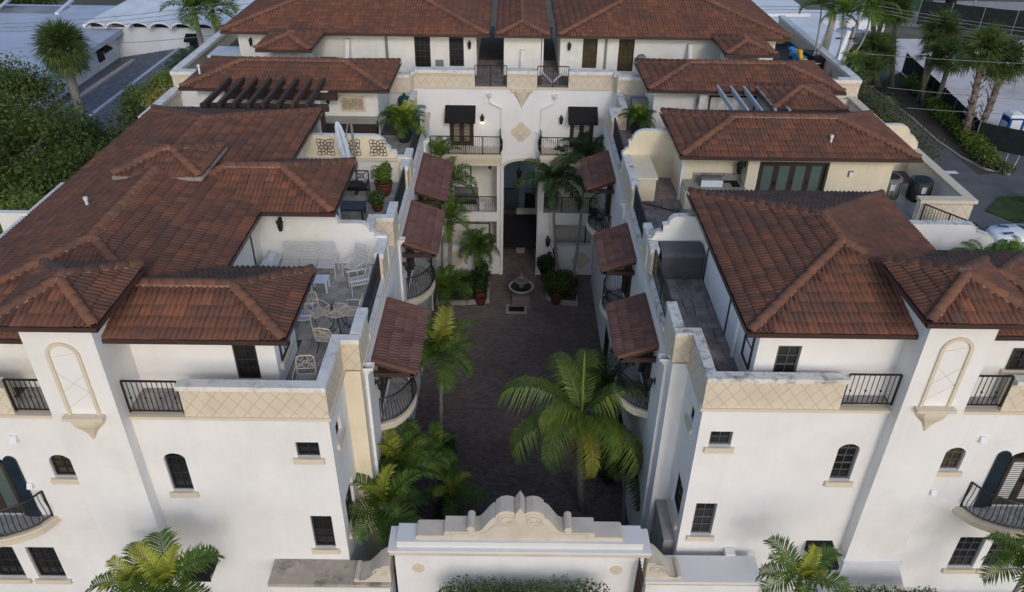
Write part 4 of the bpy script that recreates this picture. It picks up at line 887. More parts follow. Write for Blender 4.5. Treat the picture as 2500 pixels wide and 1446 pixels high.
M = MB(); M.box(-17.6, -5.25, 40.1, 40.4, G, 7.5); M.box(5.55, 18.2, 40.2, 40.5, G, 7.5); M.box(-5.26, -5.24, 40.4, 41, G, 7.5); M.box(5.54, 5.56, 40.5, 41, G, 7.5); part('flank_wall', M, MAT['white'], BW)
M = MB()   # rooms behind the openings
M.box(-5.2, -.55, 43.0, 43.2, G, 7.4); M.box(1.9, 5.5, 43.0, 43.2, G, 7.4); M.box(-.55, -.4, 41.35, 50, G, 7.3); M.box(1.75, 1.9, 41.35, 50, G, 7.3); M.box(-4.6, -4.4, 41.35, 43.0, G, 7.3); M.box(5.2, 5.4, 41.35, 43.0, G, 7.3)
part('inner_wall', M, MAT['white_in'], BW)
M = MB()
for z in (-.35, 3.1): M.box(-4.4, -.55, 41.36, 43.0, z, z+.4); M.box(1.9, 5.2, 41.36, 43.0, z, z+.4)
M.box(-.4, 1.75, 41.36, 50, 3.6, 3.8); part('floor_slab', M, MAT['white_in'], BW)
for u0, u1, gl, bl in ((-3.34, -2.05, 'glass', 'blind_tan'), (3.28, 4.54, 'glass_teal', 'blind')): french(BW, mp, u0, u1, 4.22, 6.28, 2, gl, 'door', blind=bl)
for u0, u1, z0_, z1_ in ((-3.6, -2.3, .5, 2.6), (2.5, 4.6, .5, 2.6), (-3.9, -1.2, -4.0, -1.6), (2.6, 4.8, -4.0, -1.6)): french(BW, WY(43.0), u0, u1, z0_, z1_, 3, 'glass', 'door', blind='blind_tan' if z0_ > 0 else None)
canopy(BW, mp, -3.55, -1.9, 6.55, 5.98, .85); canopy(BW, mp, 3.1, 4.7, 6.56, 5.98, .85)
S = MB()
for u0, u1 in ((-4.5, -.5), (1.62, 5.3)):
    S.box(u0, u1, 39.75, 41.0, 3.95, 4.2); S.box(u0+.05, u1-.05, 39.85, 41.0, 3.78, 3.95); S.box(u0+.10, u1-.10, 39.95, 41.0, 3.5, 3.78)
part('balcony_slab', S, MAT['trim'], BW)
railing(BW, (-4.3, 39.85), (-.56, 39.85), 4.2, 1.02, 5, .11); railing(BW, (1.66, 39.85), (5.2, 39.85), 4.2, 1.02, 5, .11)
for x in (-.56, 1.66): bowed(BW, [(x, 39.85), (x, 40.3), (x, 40.95)] if x < 0 else [(x, 40.95), (x, 40.4), (x, 39.85)], 4.2)
railing(BW, (-3.9, 41.12), (-.78, 41.12), .06, 1.0, 4, .11); railing(BW, (2.0, 41.12), (5.1, 41.12), .06, 1.0, 4, .11)
lantern(BW, mp, -1.55, 5.95, 1.0, True); lantern(BW, mp, 2.75, 5.95, 1.0); lantern(BW, mp, -1.05, -1.6, 1.3); lantern(BW, mp, 2.3, -1.55, 1.3); lantern(BW, WY(43), -1.2, 2.4, 1.0)
C = MB(); mbox(C, mp, .02, 1.16, 7.36, 7.5, 0, .2); pr = [(.5, 0), (.46, .1), (.36, .3), (.2, .52), (.12, .7), (.07, .8)]
for (w0, a), (w1, b) in zip(pr, pr[1:]): C.add([mp(.59-w1, 7.36-b, 0), mp(.59+w1, 7.36-b, 0), mp(.59+w1*.6, 7.36-b, .18*w1/.5+.02), mp(.59-w1*.6, 7.36-b, .18*w1/.5+.02), mp(.59-w0, 7.36-a, 0), mp(.59+w0, 7.36-a, 0), mp(.59+w0*.6, 7.36-a, .18*w0/.5+.02), mp(.59-w0*.6, 7.36-a, .18*w0/.5+.02)], [(3,2,1,0), (4,5,6,7), (0,1,5,4), (1,2,6,5), (2,3,7,6), (3,0,4,7)])
C.lathe([(0, -.06), (.06, 0), (0, .06)], mp(.59, 6.52, .04), 8); part('corbel', C, MAT['lattice'], BW)
quatrefoil(BW, mp, .585, 5.08, .56); quatrefoil(BW, mp, -3.3, -3.12, .58, .03, mats='trim'); quatrefoil(BW, mp, 4.4, -3.05, .58, .03, mats='trim')
M = MB(); M.box(-4.4, -.74, 40.95, 41.36, -2.25, -2.14); M.box(2.6, 5.0, 40.95, 41.36, -2.15, -2.05)
part('garden_wall_coping', M, MAT['white'], BW)
for u, ub, s in ((-1.15, -.5, 1), (2.35, 1.66, -1)):   # rain heads whose pipes jog towards the arch
    P = MB(); P.lathe([(.05, -.12), (.14, .02), (.16, .02), (.16, .16)], mp(u, 7.1, .12), 4); P.tube([mp(u, 7.0, .08), mp(u, 6.75, .08), mp(ub, 6.45, .08), mp(ub, 6.2, .08), mp(ub, G, .08)], .05, 6); part('downspout', P, MAT['white'], BW)
P = MB(); P.tube([mp(1.35, 5.15, .1), mp(2.9, 4.3, .1)], .05, 6); part('drain_pipe', P, MAT['plastic_white'], BW)
M = MB()
for u0, u1 in ((-.62, -.37), (1.72, 1.97)): mbox(M, mp, u0, u1, G, G+.25, 0, .06)
part('pier_base', M, MAT['white'], BW)
# parapet of the rear terrace
M = MB(); K = MB(); TR = MB()
for a, b in ((-5.25, -1.93), (-.22, 1.38), (3.05, 5.55)):
    M.box(a, b, 40.95, 41.3, 7.6, 8.22); K.box(a, b, 40.82, 41.34, 8.32, 8.5); TR.box(a, b, 40.89, 41.3, 8.22, 8.32)
TR.box(-5.25, 5.55, 40.9, 41.3, 7.5, 7.6)
for a, b, y in ((-17.6, -5.25, 40.1), (5.55, 18.2, 40.2)):
    M.box(a, b, y-.05, y+.3, 7.6, 8.22); K.box(a, b, y-.18, y+.34, 8.32, 8.5); TR.box(a, b, y-.11, y+.3, 8.22, 8.32); TR.box(a, b, y-.1, y+.3, 7.5, 7.6)
M.box(-5.3, -5.2, 40.4, 40.95, 7.5, 8.32); K.box(-5.4, -5.08, 40.44, 40.82, 8.321, 8.501); K.box(5.38, 5.7, 40.54, 40.82, 8.321, 8.501); M.box(5.5, 5.6, 40.5, 40.95, 7.5, 8.32)
M.box(-17.55, -17.3, 40.4, 52, 6.4, 8.32); K.box(-17.65, -17.2, 40.44, 52, 8.322, 8.502); M.box(17.9, 18.15, 40.5, 54, 6.4, 8.32); K.box(17.82, 18.25, 40.54, 54, 8.322, 8.502)
part('parapet_band', M, MAT['lattice'], BW); part('parapet_coping', K, MAT['cap'], BW); part('parapet_trim', TR, MAT['trim'], BW)
railing(BW, (-1.92, 40.98), (-.24, 40.98), 7.6, 1.12, 3, .115); railing(BW, (1.39, 40.98), (3.04, 40.98), 7.6, 1.12, 3, .115)
railing(BW, (-16.2, 40.0), (-15.3, 40.0), 7.6, 1.0, 2, .13); railing(BW, (15.8, 40.1), (16.9, 40.1), 7.6, 1.0, 3, .13)
D = MB(); D.box(-17.3, 17.9, 41.36, 54, 7.3, 7.55); D.box(-17.3, -5.3, 40.4, 41.36, 7.3, 7.55); D.box(5.6, 17.9, 40.5, 41.36, 7.3, 7.55); deck = part('terrace_deck', D, MAT['joint'], BW)
terrace(BW, -1.95, -.42, 41.3, 46, 7.55, 'paver_red', seed=21, sub=deck); terrace(BW, 1.66, 2.6, 41.3, 46, 7.55, 'paver_red', seed=22, sub=deck); terrace(BW, 15.2, 17.9, 41, 49, 7.55, 'paver_red', seed=23, sub=deck)
M = MB(); WL = [(-5.32, -4.45, 7.8, 9.85), (-3.42, -2.62, 8.0, 9.85)]; WR = [(3.9, 4.7, 8.0, 9.85), (5.86, 6.72, 7.85, 9.85)]
wall(M, WY(43.2), -14.9, -1.95, 7.5, 9.9, .25, WL+[(-12.95, -11.9, 7.6, 9.8)]); wall(M, WY(43.2), 2.65, 14.4, 7.5, 9.9, .25, WR); M.box(-.42, 1.62, 43.2, 43.45, 7.5, 9.9)
for a in (-14.9, -2.2, -.42, 1.37, 2.65, 14.15): M.box(a, a+.25, 43.45, 51.4, 7.5, 9.9)
M.box(-12.2, -10.55, 39.9, 41.9, 6.5, 9.85); M.box(11.25, 12.85, 40.7, 42.3, 7.5, 9.85); M.box(.5, .72, 42.9, 43.2, 7.5, 9.0)
part('roof_room_wall', M, MAT['white_in'], BW)
for u0, u1, s, mg_ in ((-5.32, -4.45, 7.8, 'glass'), (-3.42, -2.62, 8.0, 'glass'), (3.9, 4.7, 8.0, 'glass_warm'), (5.86, 6.72, 7.85, 'glass_warm'), (-12.95, -11.9, 7.6, 'glass')): window(BW, WY(43.2), u0, u1, s, 9.84, 3, 6, sill=False, mf=MAT['door'], mg=MAT[mg_], inset=.05, split=True)
lantern(BW, WY(43.2), -2.3, 9.3, .9); lantern(BW, WY(43.2), 3.15, 9.3, .9); lantern(BW, WY(43.2), -14.2, 9.3, .9)
P = MB(); P.box(-6.9, -6.76, 43.1, 43.2, 7.55, 9.85); P.box(5.1, 5.22, 43.1, 43.2, 7.55, 9.85); part('downspout', P, MAT['hvac'], BW)
P = MB(); P.box(-2.02, -1.93, 43.1, 43.2, 7.55, 9.85); P.box(2.68, 2.77, 43.1, 43.2, 7.55, 9.85); P.box(1.66, 1.75, 43.1, 43.2, 7.55, 9.85); P.tube([(1.75, 43.0, 7.75), (2.2, 41.6, 7.65), (2.85, 43.0, 7.75)], .06, 6); part('downspout', P, MAT['white'], BW)
M = MB(); M.box(-4.2, -3.75, 43.16, 43.2, 8.0, 8.35); part('meter_box', M, MAT['hvac'], BW)
for x, sx in ((-9.0, 1), (9.6, -1)):   # curved buttress walls between the roof decks
    pts = [(41.0, 7.5), (43.2, 7.5), (43.2, 9.45), (42.9, 9.45), (42.7, 9.1), (42.3, 8.6), (41.7, 8.25), (41.0, 8.15)]
    B = MB(); B.prism(pts, x, x+.22, 'x'); part('buttress_wall', B, MAT['white_in'], BW)
rf = Roofs(BW)
rf.hip(-15.56, -1.3, 42.55, 52, 9.9, .27, 'FR'); rf.hip(-.8, 1.98, 42.55, 52, 9.9, .25, 'FRL'); rf.hip(2.54, 15.0, 42.6, 52.2, 9.9, .27, 'FL')
rf.hip(-12.75, -10.05, 39.2, 42.35, 9.9, .27, 'FR'); rf.hip(10.8, 13.3, 39.45, 42.6, 9.9, .27, 'FLR')
rf.build([], 300, 300)
# passage under the arch
M = MB(); M.box(-.4, 1.75, 49.9, 50.0, 3.0, 3.6); part('passage_end', M, MAT['white_in'], BW)
gt = thing('passage_gate', 'dark slatted metal gate far inside the arched passage', 'gate', (-.1, 49.8, G)); q = MB(); q.box(-.38, .62, 49.78, 49.84, G+.05, G+.12); q.box(-.38, .62, 49.78, 49.84, G+1.6, G+1.7); part('gate_rail', q, MAT['iron'], gt)
for k in range(9): q = MB(); q.box(-.36+k*.115, -.30+k*.115, 49.79, 49.83, G+.1, G+1.65); part('slat', q, MAT['iron'], gt)
q = MB(); q.prism([(42.0, -2.62), (45.5, -2.27), (45.5, -2.37), (42.0, -2.78)], -.36, 1.74, 'x'); single('entrance_canopy', q, MAT['canvas'], 'black fabric canopy spanning the arched passage above the bricks', 'canopy')
q = MB(); q.box(.5, 1.74, 45.55, 45.7, -2.3, -1.9); q.box(.5, 1.74, 45.5, 45.55, -2.33, -2.25); q.box(.45, .5, 45.5, 45.7, G, -1.9); single('mailbox_panel', q, MAT['concrete'], 'long pale panel standing behind the black canopy in the passage', 'panel')
q = MB(); q.box(.45, 1.0, 43.6, 43.95, G, G+.75); q.box(.42, 1.03, 43.57, 43.98, G+.75, G+.8); single('white_planter', q, MAT['concrete'], 'pale square pedestal at the brick mouth of the passage', 'pedestal')
q = MB(); q.tube([(.55, 44.2, 3.6), (.55, 44.2, 1.55)], .01, 4); pl = thing('pendant_lantern', 'black lantern hanging on a cord in the arched passage', 'lantern', (.55, 44.2, 1.0)); part('cord', q, MAT['iron'], pl); q = MB(); q.lathe([(.03, -.3), (.12, -.22), (.16, .12), (.2, .16), (.05, .35), (.02, .5)], (.55, 44.2, 1.1), 6); part('lamp_cage', q, MAT['iron'], pl)
q = MB(); q.box(1.0, 1.7, 46.8, 47.5, G, -1.4); q.box(.97, 1.73, 46.77, 47.53, -1.4, -1.34); single('dark_cabinet', q, MAT['black'], 'dark tall cabinet against the passage wall behind the canopy', 'cabinet')
# ================= ENTRANCE WALL =================
EW = thing('gate_wall', 'white entrance wall crowned by a stone pediment of twin scrolls', 'wall', (.4, 15.3, -1.35)); mp = WY(15.3)
M = MB(); M.box(-3.3, 4.15, 15.3, 15.9, G, 1.82); part('wall_body', M, MAT['white'], EW)
K = MB(); K.box(-3.42, 4.27, 15.17, 16.0, 1.82, 1.98); part('cornice', K, MAT['cast'], EW); K = MB(); K.box(-3.46, 4.3, 15.13, 16.04, 1.98, 2.08); K.box(-3.2, 4.05, 15.26, 15.95, 2.08, 2.32); part('wall_coping', K, MAT['cap_clean'], EW)
c = .41
ped = [(c-3.05, 2.32), (c-3.05, 2.42), (c-2.98, 2.48), (c-2.2, 2.48), (c-2.2, 2.66), (c-1.25, 2.66)]
for k in range(9): t = k/8; ped.append((c-1.25+.55*t, 2.66+.62*(3*t*t-2*t**3)))
for a, r in ((150, 0), (120, 0), (90, 0), (60, 0), (30, 0)): ped.append((c-.38+.36*math.cos(R(a)), 3.2+.36*math.sin(R(a))))
ped += [(c-.02, 3.3)]; full = ped+[(2*c-u, z) for u, z in ped[::-1]]
P = MB(); P.prism(full, 15.36, 15.95, 'y'); pd = part('pediment', P, MAT['cast'], EW)
Q = MB()
for s in (-1, 1):
    Q.lathe([(.0, 0), (.115, 0), (.115, .62), (.0, .62)], (0, 0, 0), 14); n = 56
    vs = Q.v[-n:]; Q.v[-n:] = [(c+s*1.42+x, 15.33+z, 2.80+y) for x, y, z in vs]
    sp = []
    for k in range(40): t = k/39*2.0*2*math.pi; r = .30-.235*k/39; sp.append(mp(c+s*(.40+r*math.cos(math.pi-t)), 3.14+r*math.sin(math.pi-t), -.045))
    Q.tube(sp, .035, 6); Q.tube([mp(c+s*x, z, -.045) for x, z in ((.68, 3.02), (.82, 2.84), (1.0, 2.64), (1.3, 2.58), (2.0, 2.58), (2.0, 2.40))], .03, 6)
part('scroll', Q, MAT['cast'], pd)
Fm = MB(); fin = [(c, 2.98), (c+.14, 3.24), (c+.14, 3.5), (c, 3.78), (c-.14, 3.5), (c-.14, 3.24)]; Fm.prism(fin, 15.28, 15.95, 'y'); part('finial', Fm, MAT['cast'], pd, label='pointed keystone finial')
for u in (-2.62, 3.36):
    D = MB(); mprism(D, mp, [(u+.19*math.cos(t), 1.10+.19*math.sin(t)) for t in [2*math.pi*k/20 for k in range(20)]], 0, .03); me_ = part('medallion', D, MAT['trim'], EW); D = MB()
    for k in range(7): a = 2*math.pi*k/7; D.tube([mp(u+r*math.cos(a+tt), 1.10+r*math.sin(a+tt), .035) for r, tt in ((.03, 0), (.08, .5), (.13, .6), (.16, .2))], .018, 5)
    part('floral_relief', D, MAT['trim'], me_)
def sidewall(label, x0, x1, y0, y1, dirty, sgn, xw):
    Wt = thing('boundary_wall', label, 'wall', ((x0+x1)/2, (y0+y1)/2, -1.35)); M = MB(); M.box(x0+.05, x1-.05, y0+.06, y1, G, .42); part('wall_body', M, MAT['white'], Wt)
    K = MB(); K.box(x0, x1, y0, y1, .46, .56); part('wall_coping', K, MAT['cast_dirty' if dirty else 'cap_clean'], Wt); K = MB(); K.box(x0, x1, y0-.02, y1, .42, .46); part('cornice', K, MAT['cast'], Wt)
    S = MB(); e = xw; pr = [(e, .56), (e, 1.30), (e-sgn*.12, 1.32)]
    for k in range(7): t = k/6; pr.append((e-sgn*(.12+.75*t), 1.32-.70*(3*t*t-2*t**3)))
    pr.append((e-sgn*1.0, .60)); pr.append((e-sgn*1.0, .56)); S.prism(pr if sgn < 0 else pr[::-1], y0+.1, y1-.1 if y1-y0 < 1 else y0+.85, 'y'); sc_ = part('scroll_bracket', S, MAT['cast'], Wt)
    Q = MB(); sp = [(e-sgn*(.30+r*math.cos(t*sgn)), y0+.09, 1.0+r*math.sin(t)) for t, r in [(k/30*3.6*math.pi, .22-.17*k/30) for k in range(31)]]; Q.tube(sp, .03, 6); Q.tube([(e-sgn*x, y0+.09, z) for x, z in ((.5, .95), (.62, .78), (.8, .64), (1.0, .62))], .028, 6)
    n0 = len(Q.v); Q.lathe([(0, 0), (.085, 0), (.085, .68), (0, .68)], (0, 0, 0), 12); Q.v[n0:] = [(e-sgn*1.05+x, y0+.08+z, .65+y) for x, y, z in Q.v[n0:]]
    part('scroll', Q, MAT['cast'], sc_)
sidewall('low wall left of the entrance with a dark stained stone top', -7.2, -3.46, 15.08, 15.98, True, 1, -3.46)
sidewall('low wall right of the entrance with a clean pale top', 4.3, 7.9, 15.3, 16.3, False, -1, 4.3)
q = MB(); q.box(7.0, 7.3, 16.3, 16.58, G, .6); single('wall_stub', q, MAT['white'], 'short white cross wall joining the right low wall to the house', 'wall')
ig = thing('iron_gate', 'dark iron gate leaf seen edge on beside the entrance wall', 'gate', (4.0, 15.1, -1.35)); q = MB(); q.box(3.98, 4.03, 14.5, 15.26, G, G+.1); q.box(3.98, 4.03, 14.5, 15.26, 1.4, 1.5); part('gate_rail', q, MAT['iron'], ig)
for k in range(7):
    q = MB(); y = 14.5+k*.12; q.tube([(4.0, y, G+.1), (4.03, y, -1), (3.97, y, .2), (4.0, y, 1.75)], .022, 5); part('bar', q, MAT['wood'], ig)
# ================= things on the terraces =================
TZ = 6.585
def rbar(M, a, b, r=.014, n=5): M.tube([a, b], r, n)
def patio_seat(label, loc, rz, seats=1, w=.62):
    """white strap-slat patio chair or settee (local: front is -y)"""
    t = thing('patio_settee' if seats > 1 else 'patio_chair', label, 'settee' if seats > 1 else 'chair', (0,0,0), None if seats > 1 else 'white strap patio chairs')
    W2 = seats*w/2; F_ = MB()
    for s in (-1, 1):
        x = s*(W2+.03); F_.tube([(x, -.32, 0), (x, -.30, .60)], .02, 5); F_.tube([(x, .30, 0), (x, .26, .58)], .02, 5)
    part('frame', F_, MAT['white_metal'], t)
    for s in (-1, 1):
        A = MB(); x = s*(W2+.03); A.add([(x-.04, -.38, .60), (x+.04, -.38, .60), (x+.04, .34, .62), (x-.04, .34, .62), (x-.04, -.38, .63), (x+.04, -.38, .63), (x+.04, .34, .65), (x-.04, .34, .65)], [(3,2,1,0), (4,5,6,7), (0,1,5,4), (1,2,6,5), (2,3,7,6), (3,0,4,7)]); part('armrest', A, MAT['white_metal'], t)
    for k in range(seats):
        x0 = -W2+k*w+.03; x1 = x0+w-.06; B = MB(); S = MB()
        B.tube([(x0, .2, .42), (x0, .38, .98), (x0+.05, .40, 1.03), (x1-.05, .40, 1.03), (x1, .38, .98), (x1, .2, .42)], .016, 5); b = part('back_frame', B, MAT['white_metal'], t)
        for j in range(6): z = .50+j*.085; y = .2+.18*(z-.42)/.56; S = MB(); S.box(x0+.01, x1-.01, y-.006, y+.006, z-.027, z+.027); part('strap', S, MAT['sling'], b)
        Q = MB(); Q.tube([(x0, .2, .42), (x0, -.30, .40), (x1, -.30, .40), (x1, .2, .42)], .016, 5); q = part('seat_frame', Q, MAT['white_metal'], t)
        for j in range(6): y = -.25+j*.085; S = MB(); S.box(x0+.01, x1-.01, y-.027, y+.027, .405, .417); part('strap', S, MAT['sling'], q)
    t.location = loc; t.rotation_euler.z = rz; return t
patio_seat('white three seat patio settee with strap slats against the white terrace wall', (-6.95, 23.3, TZ), 0, 3)
c1 = patio_seat('white patio armchair in the terrace corner beside the settee', (-5.30, 23.2, TZ), -.55)
copy_tree(c1, (-5.0, 22.2, TZ), -1.25, 'white patio armchair turned sideways against the black railing'); copy_tree(c1, (-6.45, 20.1, TZ), 1.7, 'white patio armchair mostly hidden behind the front roof eave')
t = thing('side_table', 'small pale blue grey plastic table at the end of the settee', 'table', (0,0,0)); M = MB(); M.box(-.3, .3, -.25, .25, .40, .44); part('tabletop', M, MAT['fabric_blue'], t)
for sx in (-1, 1):
    for sy in (-1, 1): M = MB(); M.box(sx*.25-.03, sx*.25+.03, sy*.2-.03, sy*.2+.03, 0, .40); part('leg', M, MAT['fabric_blue'], t)
t.location = (-6.35, 22.25, TZ)
t = thing('patio_table', 'round cream wrought iron mesh table with a small ornament on it', 'table', (0,0,0)); M = MB(); M.lathe([(.40, 0), (.42, .01), (.42, .03), (.40, .03)], (0,0,.70), 24)
for k in range(4): a = math.pi/4+math.pi/2*k; M.bar((0,0,.72), (.41*math.cos(a), .41*math.sin(a), .72), .045, .015)
part('table_rim', M, MAT['iron_cream'], t); M = MB()
for k in range(-7, 8):
    h = math.sqrt(max(.01, .16-(k*.055)**2)); M.bar((k*.055, -h, .715), (k*.055, h, .715), .008, .006); M.bar((-h, k*.055, .712), (h, k*.055, .712), .008, .006)
part('mesh_top', M, MAT['iron_cream'], t)
for k in range(4): a = math.pi/2*k+.4; M = MB(); M.tube([(.30*math.cos(a), .30*math.sin(a), .70), (.12*math.cos(a), .12*math.sin(a), .40), (.16*math.cos(a), .16*math.sin(a), .2), (.36*math.cos(a), .36*math.sin(a), 0)], .016, 5); part('leg', M, MAT['iron'], t)
t.location = (-5.30, 19.95, TZ)
M = MB(); M.lathe([(.05, 0), (.06, .04), (.02, .10), (.04, .16), (0, .2)], (-5.46, 20.0, TZ+.73), 8); M.tube([(-5.46, 20.0, TZ+.9), (-5.38, 19.97, TZ+.96), (-5.33, 19.97, TZ+.9)], .015, 5); single('table_ornament', M, MAT['iron'], 'small dark bird ornament on the round mesh table', 'ornament')
def iron_chair(label, loc, rz):
    t = thing('iron_chair', label, 'chair', (0,0,0), 'cream wrought iron chairs'); M = MB()
    M.tube([(-.25, .24, .42), (-.26, .30, .72), (-.24, .33, .94), (-.12, .35, .98), (.12, .35, .98), (.24, .33, .94), (.26, .30, .72), (.25, .24, .42)], .018, 5); M.tube([(-.25, .26, .60), (.25, .26, .60)], .014, 5); b = part('back_frame', M, MAT['iron_cream'], t)
    M = MB()
    for s in (-1, 1):
        M.tube([(s*.24, .28, .64), (s*.06, .29, .78), (s*.24, .325, .92)], .011, 4); M.tube([(s*.04, .28, .62), (s*.10, .29, .72), (s*.03, .30, .79), (s*.10, .32, .88), (s*.04, .33, .96)], .011, 4)
        M.tube([(s*(.17+.045*math.cos(a)), .29+.02*math.sin(a), .70+.045*math.sin(a)) for a in [math.pi*k/4 for k in range(9)]], .009, 4)
    M.tube([(.05*math.cos(a), .30, .79+.05*math.sin(a)) for a in [math.pi*k/4 for k in range(9)]], .011, 4); part('scrollwork', M, MAT['iron_cream'], b)
    M = MB(); M.tube([(-.25, .24, .42), (-.27, -.22, .42), (.27, -.22, .42), (.25, .24, .42), (-.25, .24, .42)], .016, 5); s_ = part('seat_frame', M, MAT['iron_cream'], t); M = MB()
    for k in range(10): M.bar((-.25+k*.055, -.22, .42), (-.25+k*.055, .24, .42), .013, .007); M.bar((-.26, -.2+k*.047, .423), (.26, -.2+k*.047, .423), .013, .007)
    part('mesh_seat', M, MAT['cast'], s_)
    for s in (-1, 1):
        M = MB(); M.tube([(s*.26, .29, .68), (s*.31, .05, .66), (s*.31, -.2, .64), (s*.27, -.22, .42)], .017, 5); part('armrest', M, MAT['iron_cream'], t)
        M = MB(); M.tube([(s*.26, -.2, .42), (s*.24, -.14, .22), (s*.30, -.26, 0)], .014, 5); part('leg', M, MAT['iron'], t); M = MB(); M.tube([(s*.24, .22, .42), (s*.22, .18, .22), (s*.28, .30, 0)], .014, 5); part('leg', M, MAT['iron'], t)
    t.location = loc; t.rotation_euler.z = rz; return t
ic = iron_chair('cream wrought iron chair standing alone in the narrow front corner of the terrace', (-5.62, 16.95, TZ), .1)
copy_tree(ic, (-5.98, 20.25, TZ), .9, 'cream wrought iron chair between the round table and the roof eave'); copy_tree(ic, (-5.42, 18.95, TZ), 3.0, 'cream wrought iron chair with its back to the street at the round table'); copy_tree(ic, (-4.92, 20.35, TZ), -1.6, 'cream wrought iron chair between the round table and the railing')
t = thing('garden_chair', 'pale rolled lounger cushion beside the sliding doors', 'lounger', (0,0,0)); M = MB(); M.prism([(-.3, 0), (.3, 0), (.3, .35), (.15, .62), (0, .68), (-.15, .62), (-.3, .35)], -.3, .3, 'y'); part('cushion', M, MAT['fabric_blue'], t); M = MB(); M.box(-.33, .33, -.32, .32, .0, .06); part('base', M, MAT['white_metal'], t); t.location = (-8.3, 23.4, TZ)
# closed cantilever umbrella
t = thing('patio_umbrella', 'closed pale blue grey umbrella hanging from a grey cantilever mast', 'umbrella', (0,0,0)); M = MB(); M.tube([(0, 0, .1), (0, 0, 2.95)], .05, 8); M.box(-.09, .09, -.06, .06, 1.0, 1.3); part('mast', M, MAT['hvac'], t)
M = MB(); M.tube([(0, 0, 2.95), (-.12, -.02, 3.0), (-.45, -.05, 1.7)], .03, 6); part('boom', M, MAT['hvac'], t); M = MB(); V_ = []; n = 16; prof = [(.03, 3.05), (.11, 2.85), (.16, 2.4), (.17, 2.0), (.14, 1.55), (.17, 1.2), (.10, 1.02)]
for j, (r, z) in enumerate(prof):
    for k in range(n): a = 2*math.pi*k/n; q = r*(1.25 if k % 2 else .72); V_.append((-.55+.30*(3.05-z)/2+q*math.cos(a), -.1+q*math.sin(a), z))
M.add(V_, [(j*n+k, j*n+(k+1) % n, (j+1)*n+(k+1) % n, (j+1)*n+k) for j in range(len(prof)-1) for k in range(n)]+[tuple(range(n))]); part('furled_canopy', M, MAT['fabric_blue'], t)
M = MB(); M.box(-.45, .45, -.06, .06, 0, .08); M.box(-.06, .06, -.45, .45, .0, .081); part('base', M, MAT['iron'], t); t.location = (-6.42, 30.1, TZ)
t = thing('garden_bench', 'black metal bench with crossed back under the closed umbrella', 'bench', (0,0,0)); M = MB()
for x in (-.85, .85): M.tube([(x, -.28, 0), (x, -.28, .6), (x, .3, .62)], .028, 5); M.tube([(x, .3, 0), (x, .36, .95)], .028, 5)
M.tube([(-.85, .36, .95), (.85, .36, .95)], .03, 5); M.tube([(-.85, .32, .5), (.85, .32, .5)], .022, 5); part('frame', M, MAT['iron'], t)
for k in range(6): M = MB(); y = -.25+k*.1; M.box(-.84, .84, y-.035, y+.035, .42, .45); part('slat', M, MAT['iron'], t)
M = MB()
for x in (-.55, 0, .55):
    M.tube([(x-.26, .33, .52), (x+.26, .36, .93)], .017, 4); M.tube([(x+.26, .33, .52), (x-.26, .36, .93)], .017, 4); M.tube([(x+.11*math.cos(a), .345, .73+.11*math.sin(a)) for a in [math.pi*k/5 for k in range(11)]], .016, 4)
part('back_lattice', M, MAT['iron'], t); M = MB(); M.box(-.6, .6, -.22, .25, .455, .55); part('cushion', M, MAT['planter_dark'], t); t.location = (-6.75, 29.6, TZ)
M = MB(); M.box(-8.55, -6.55, 27.0, 27.12, TZ+.35, TZ+.45); M.box(-7.6, -5.7, 27.3, 28.1, TZ+.42, TZ+.48)
for x in (-7.5, -5.8): M.box(x, x+.06, 27.35, 27.41, TZ, TZ+.42); M.box(x, x+.06, 27.95, 28.01, TZ, TZ+.42)
single('dark_table', M, MAT['iron_blue'], 'dark blue low table behind the white scrolled wall', 'table')
def pot(label, x, y, z, r, h, m, grp=None, nm='plant_pot'):
    M = MB(); M.lathe([(r*.62, 0), (r*.85, h*.3), (r, h*.75), (r*.94, h*.88), (r*1.08, h*.9), (r*1.08, h), (r*.92, h), (r*.9, h*.9), (0, h*.9)], (x, y, z), 18); return single(nm, M, MAT[m], label, 'pot', grp, True)
# storage box, grills, smoker
t = thing('storage_box', 'large charcoal woven storage chest against the white terrace wall', 'storage chest', (5.97, 23.6, TZ)); M = MB(); M.box(5.27, 6.68, 23.22, 24.03, TZ+.02, TZ+.86); part('body', M, MAT['wicker'], t); M = MB(); M.prism([(23.2, TZ+.87), (24.05, TZ+.87), (24.05, TZ+1.05), (23.95, TZ+1.08), (23.3, TZ+1.0)], 5.25, 6.7, 'x'); part('lid', M, MAT['wicker_lid'], t); M = MB()
for k in range(15): M.box(5.27, 6.68, 23.212, 23.22, TZ+.06+k*.053, TZ+.088+k*.053)
part('weave_band', M, MAT['wicker_lid'], t)
t = thing('covered_grill', 'grey covered barbecue on the rear right terrace beside the potted palm', 'barbecue', (6.55, 38.9, TZ)); M = MB(); M.box(6.22, 6.92, 38.55, 39.3, TZ, TZ+.82); part('cover_skirt', M, MAT['cover'], t); M = MB(); M.prism([(38.5, TZ+.83), (39.35, TZ+.83), (39.35, TZ+1.1), (39.2, TZ+1.18), (38.8, TZ+1.16)], 6.18, 6.96, 'x'); part('cover_top', M, MAT['hvac'], t); M = MB(); M.box(6.45, 6.7, 38.53, 38.55, TZ+.6, TZ+.72); part('badge', M, MAT['planter_dark'], t)
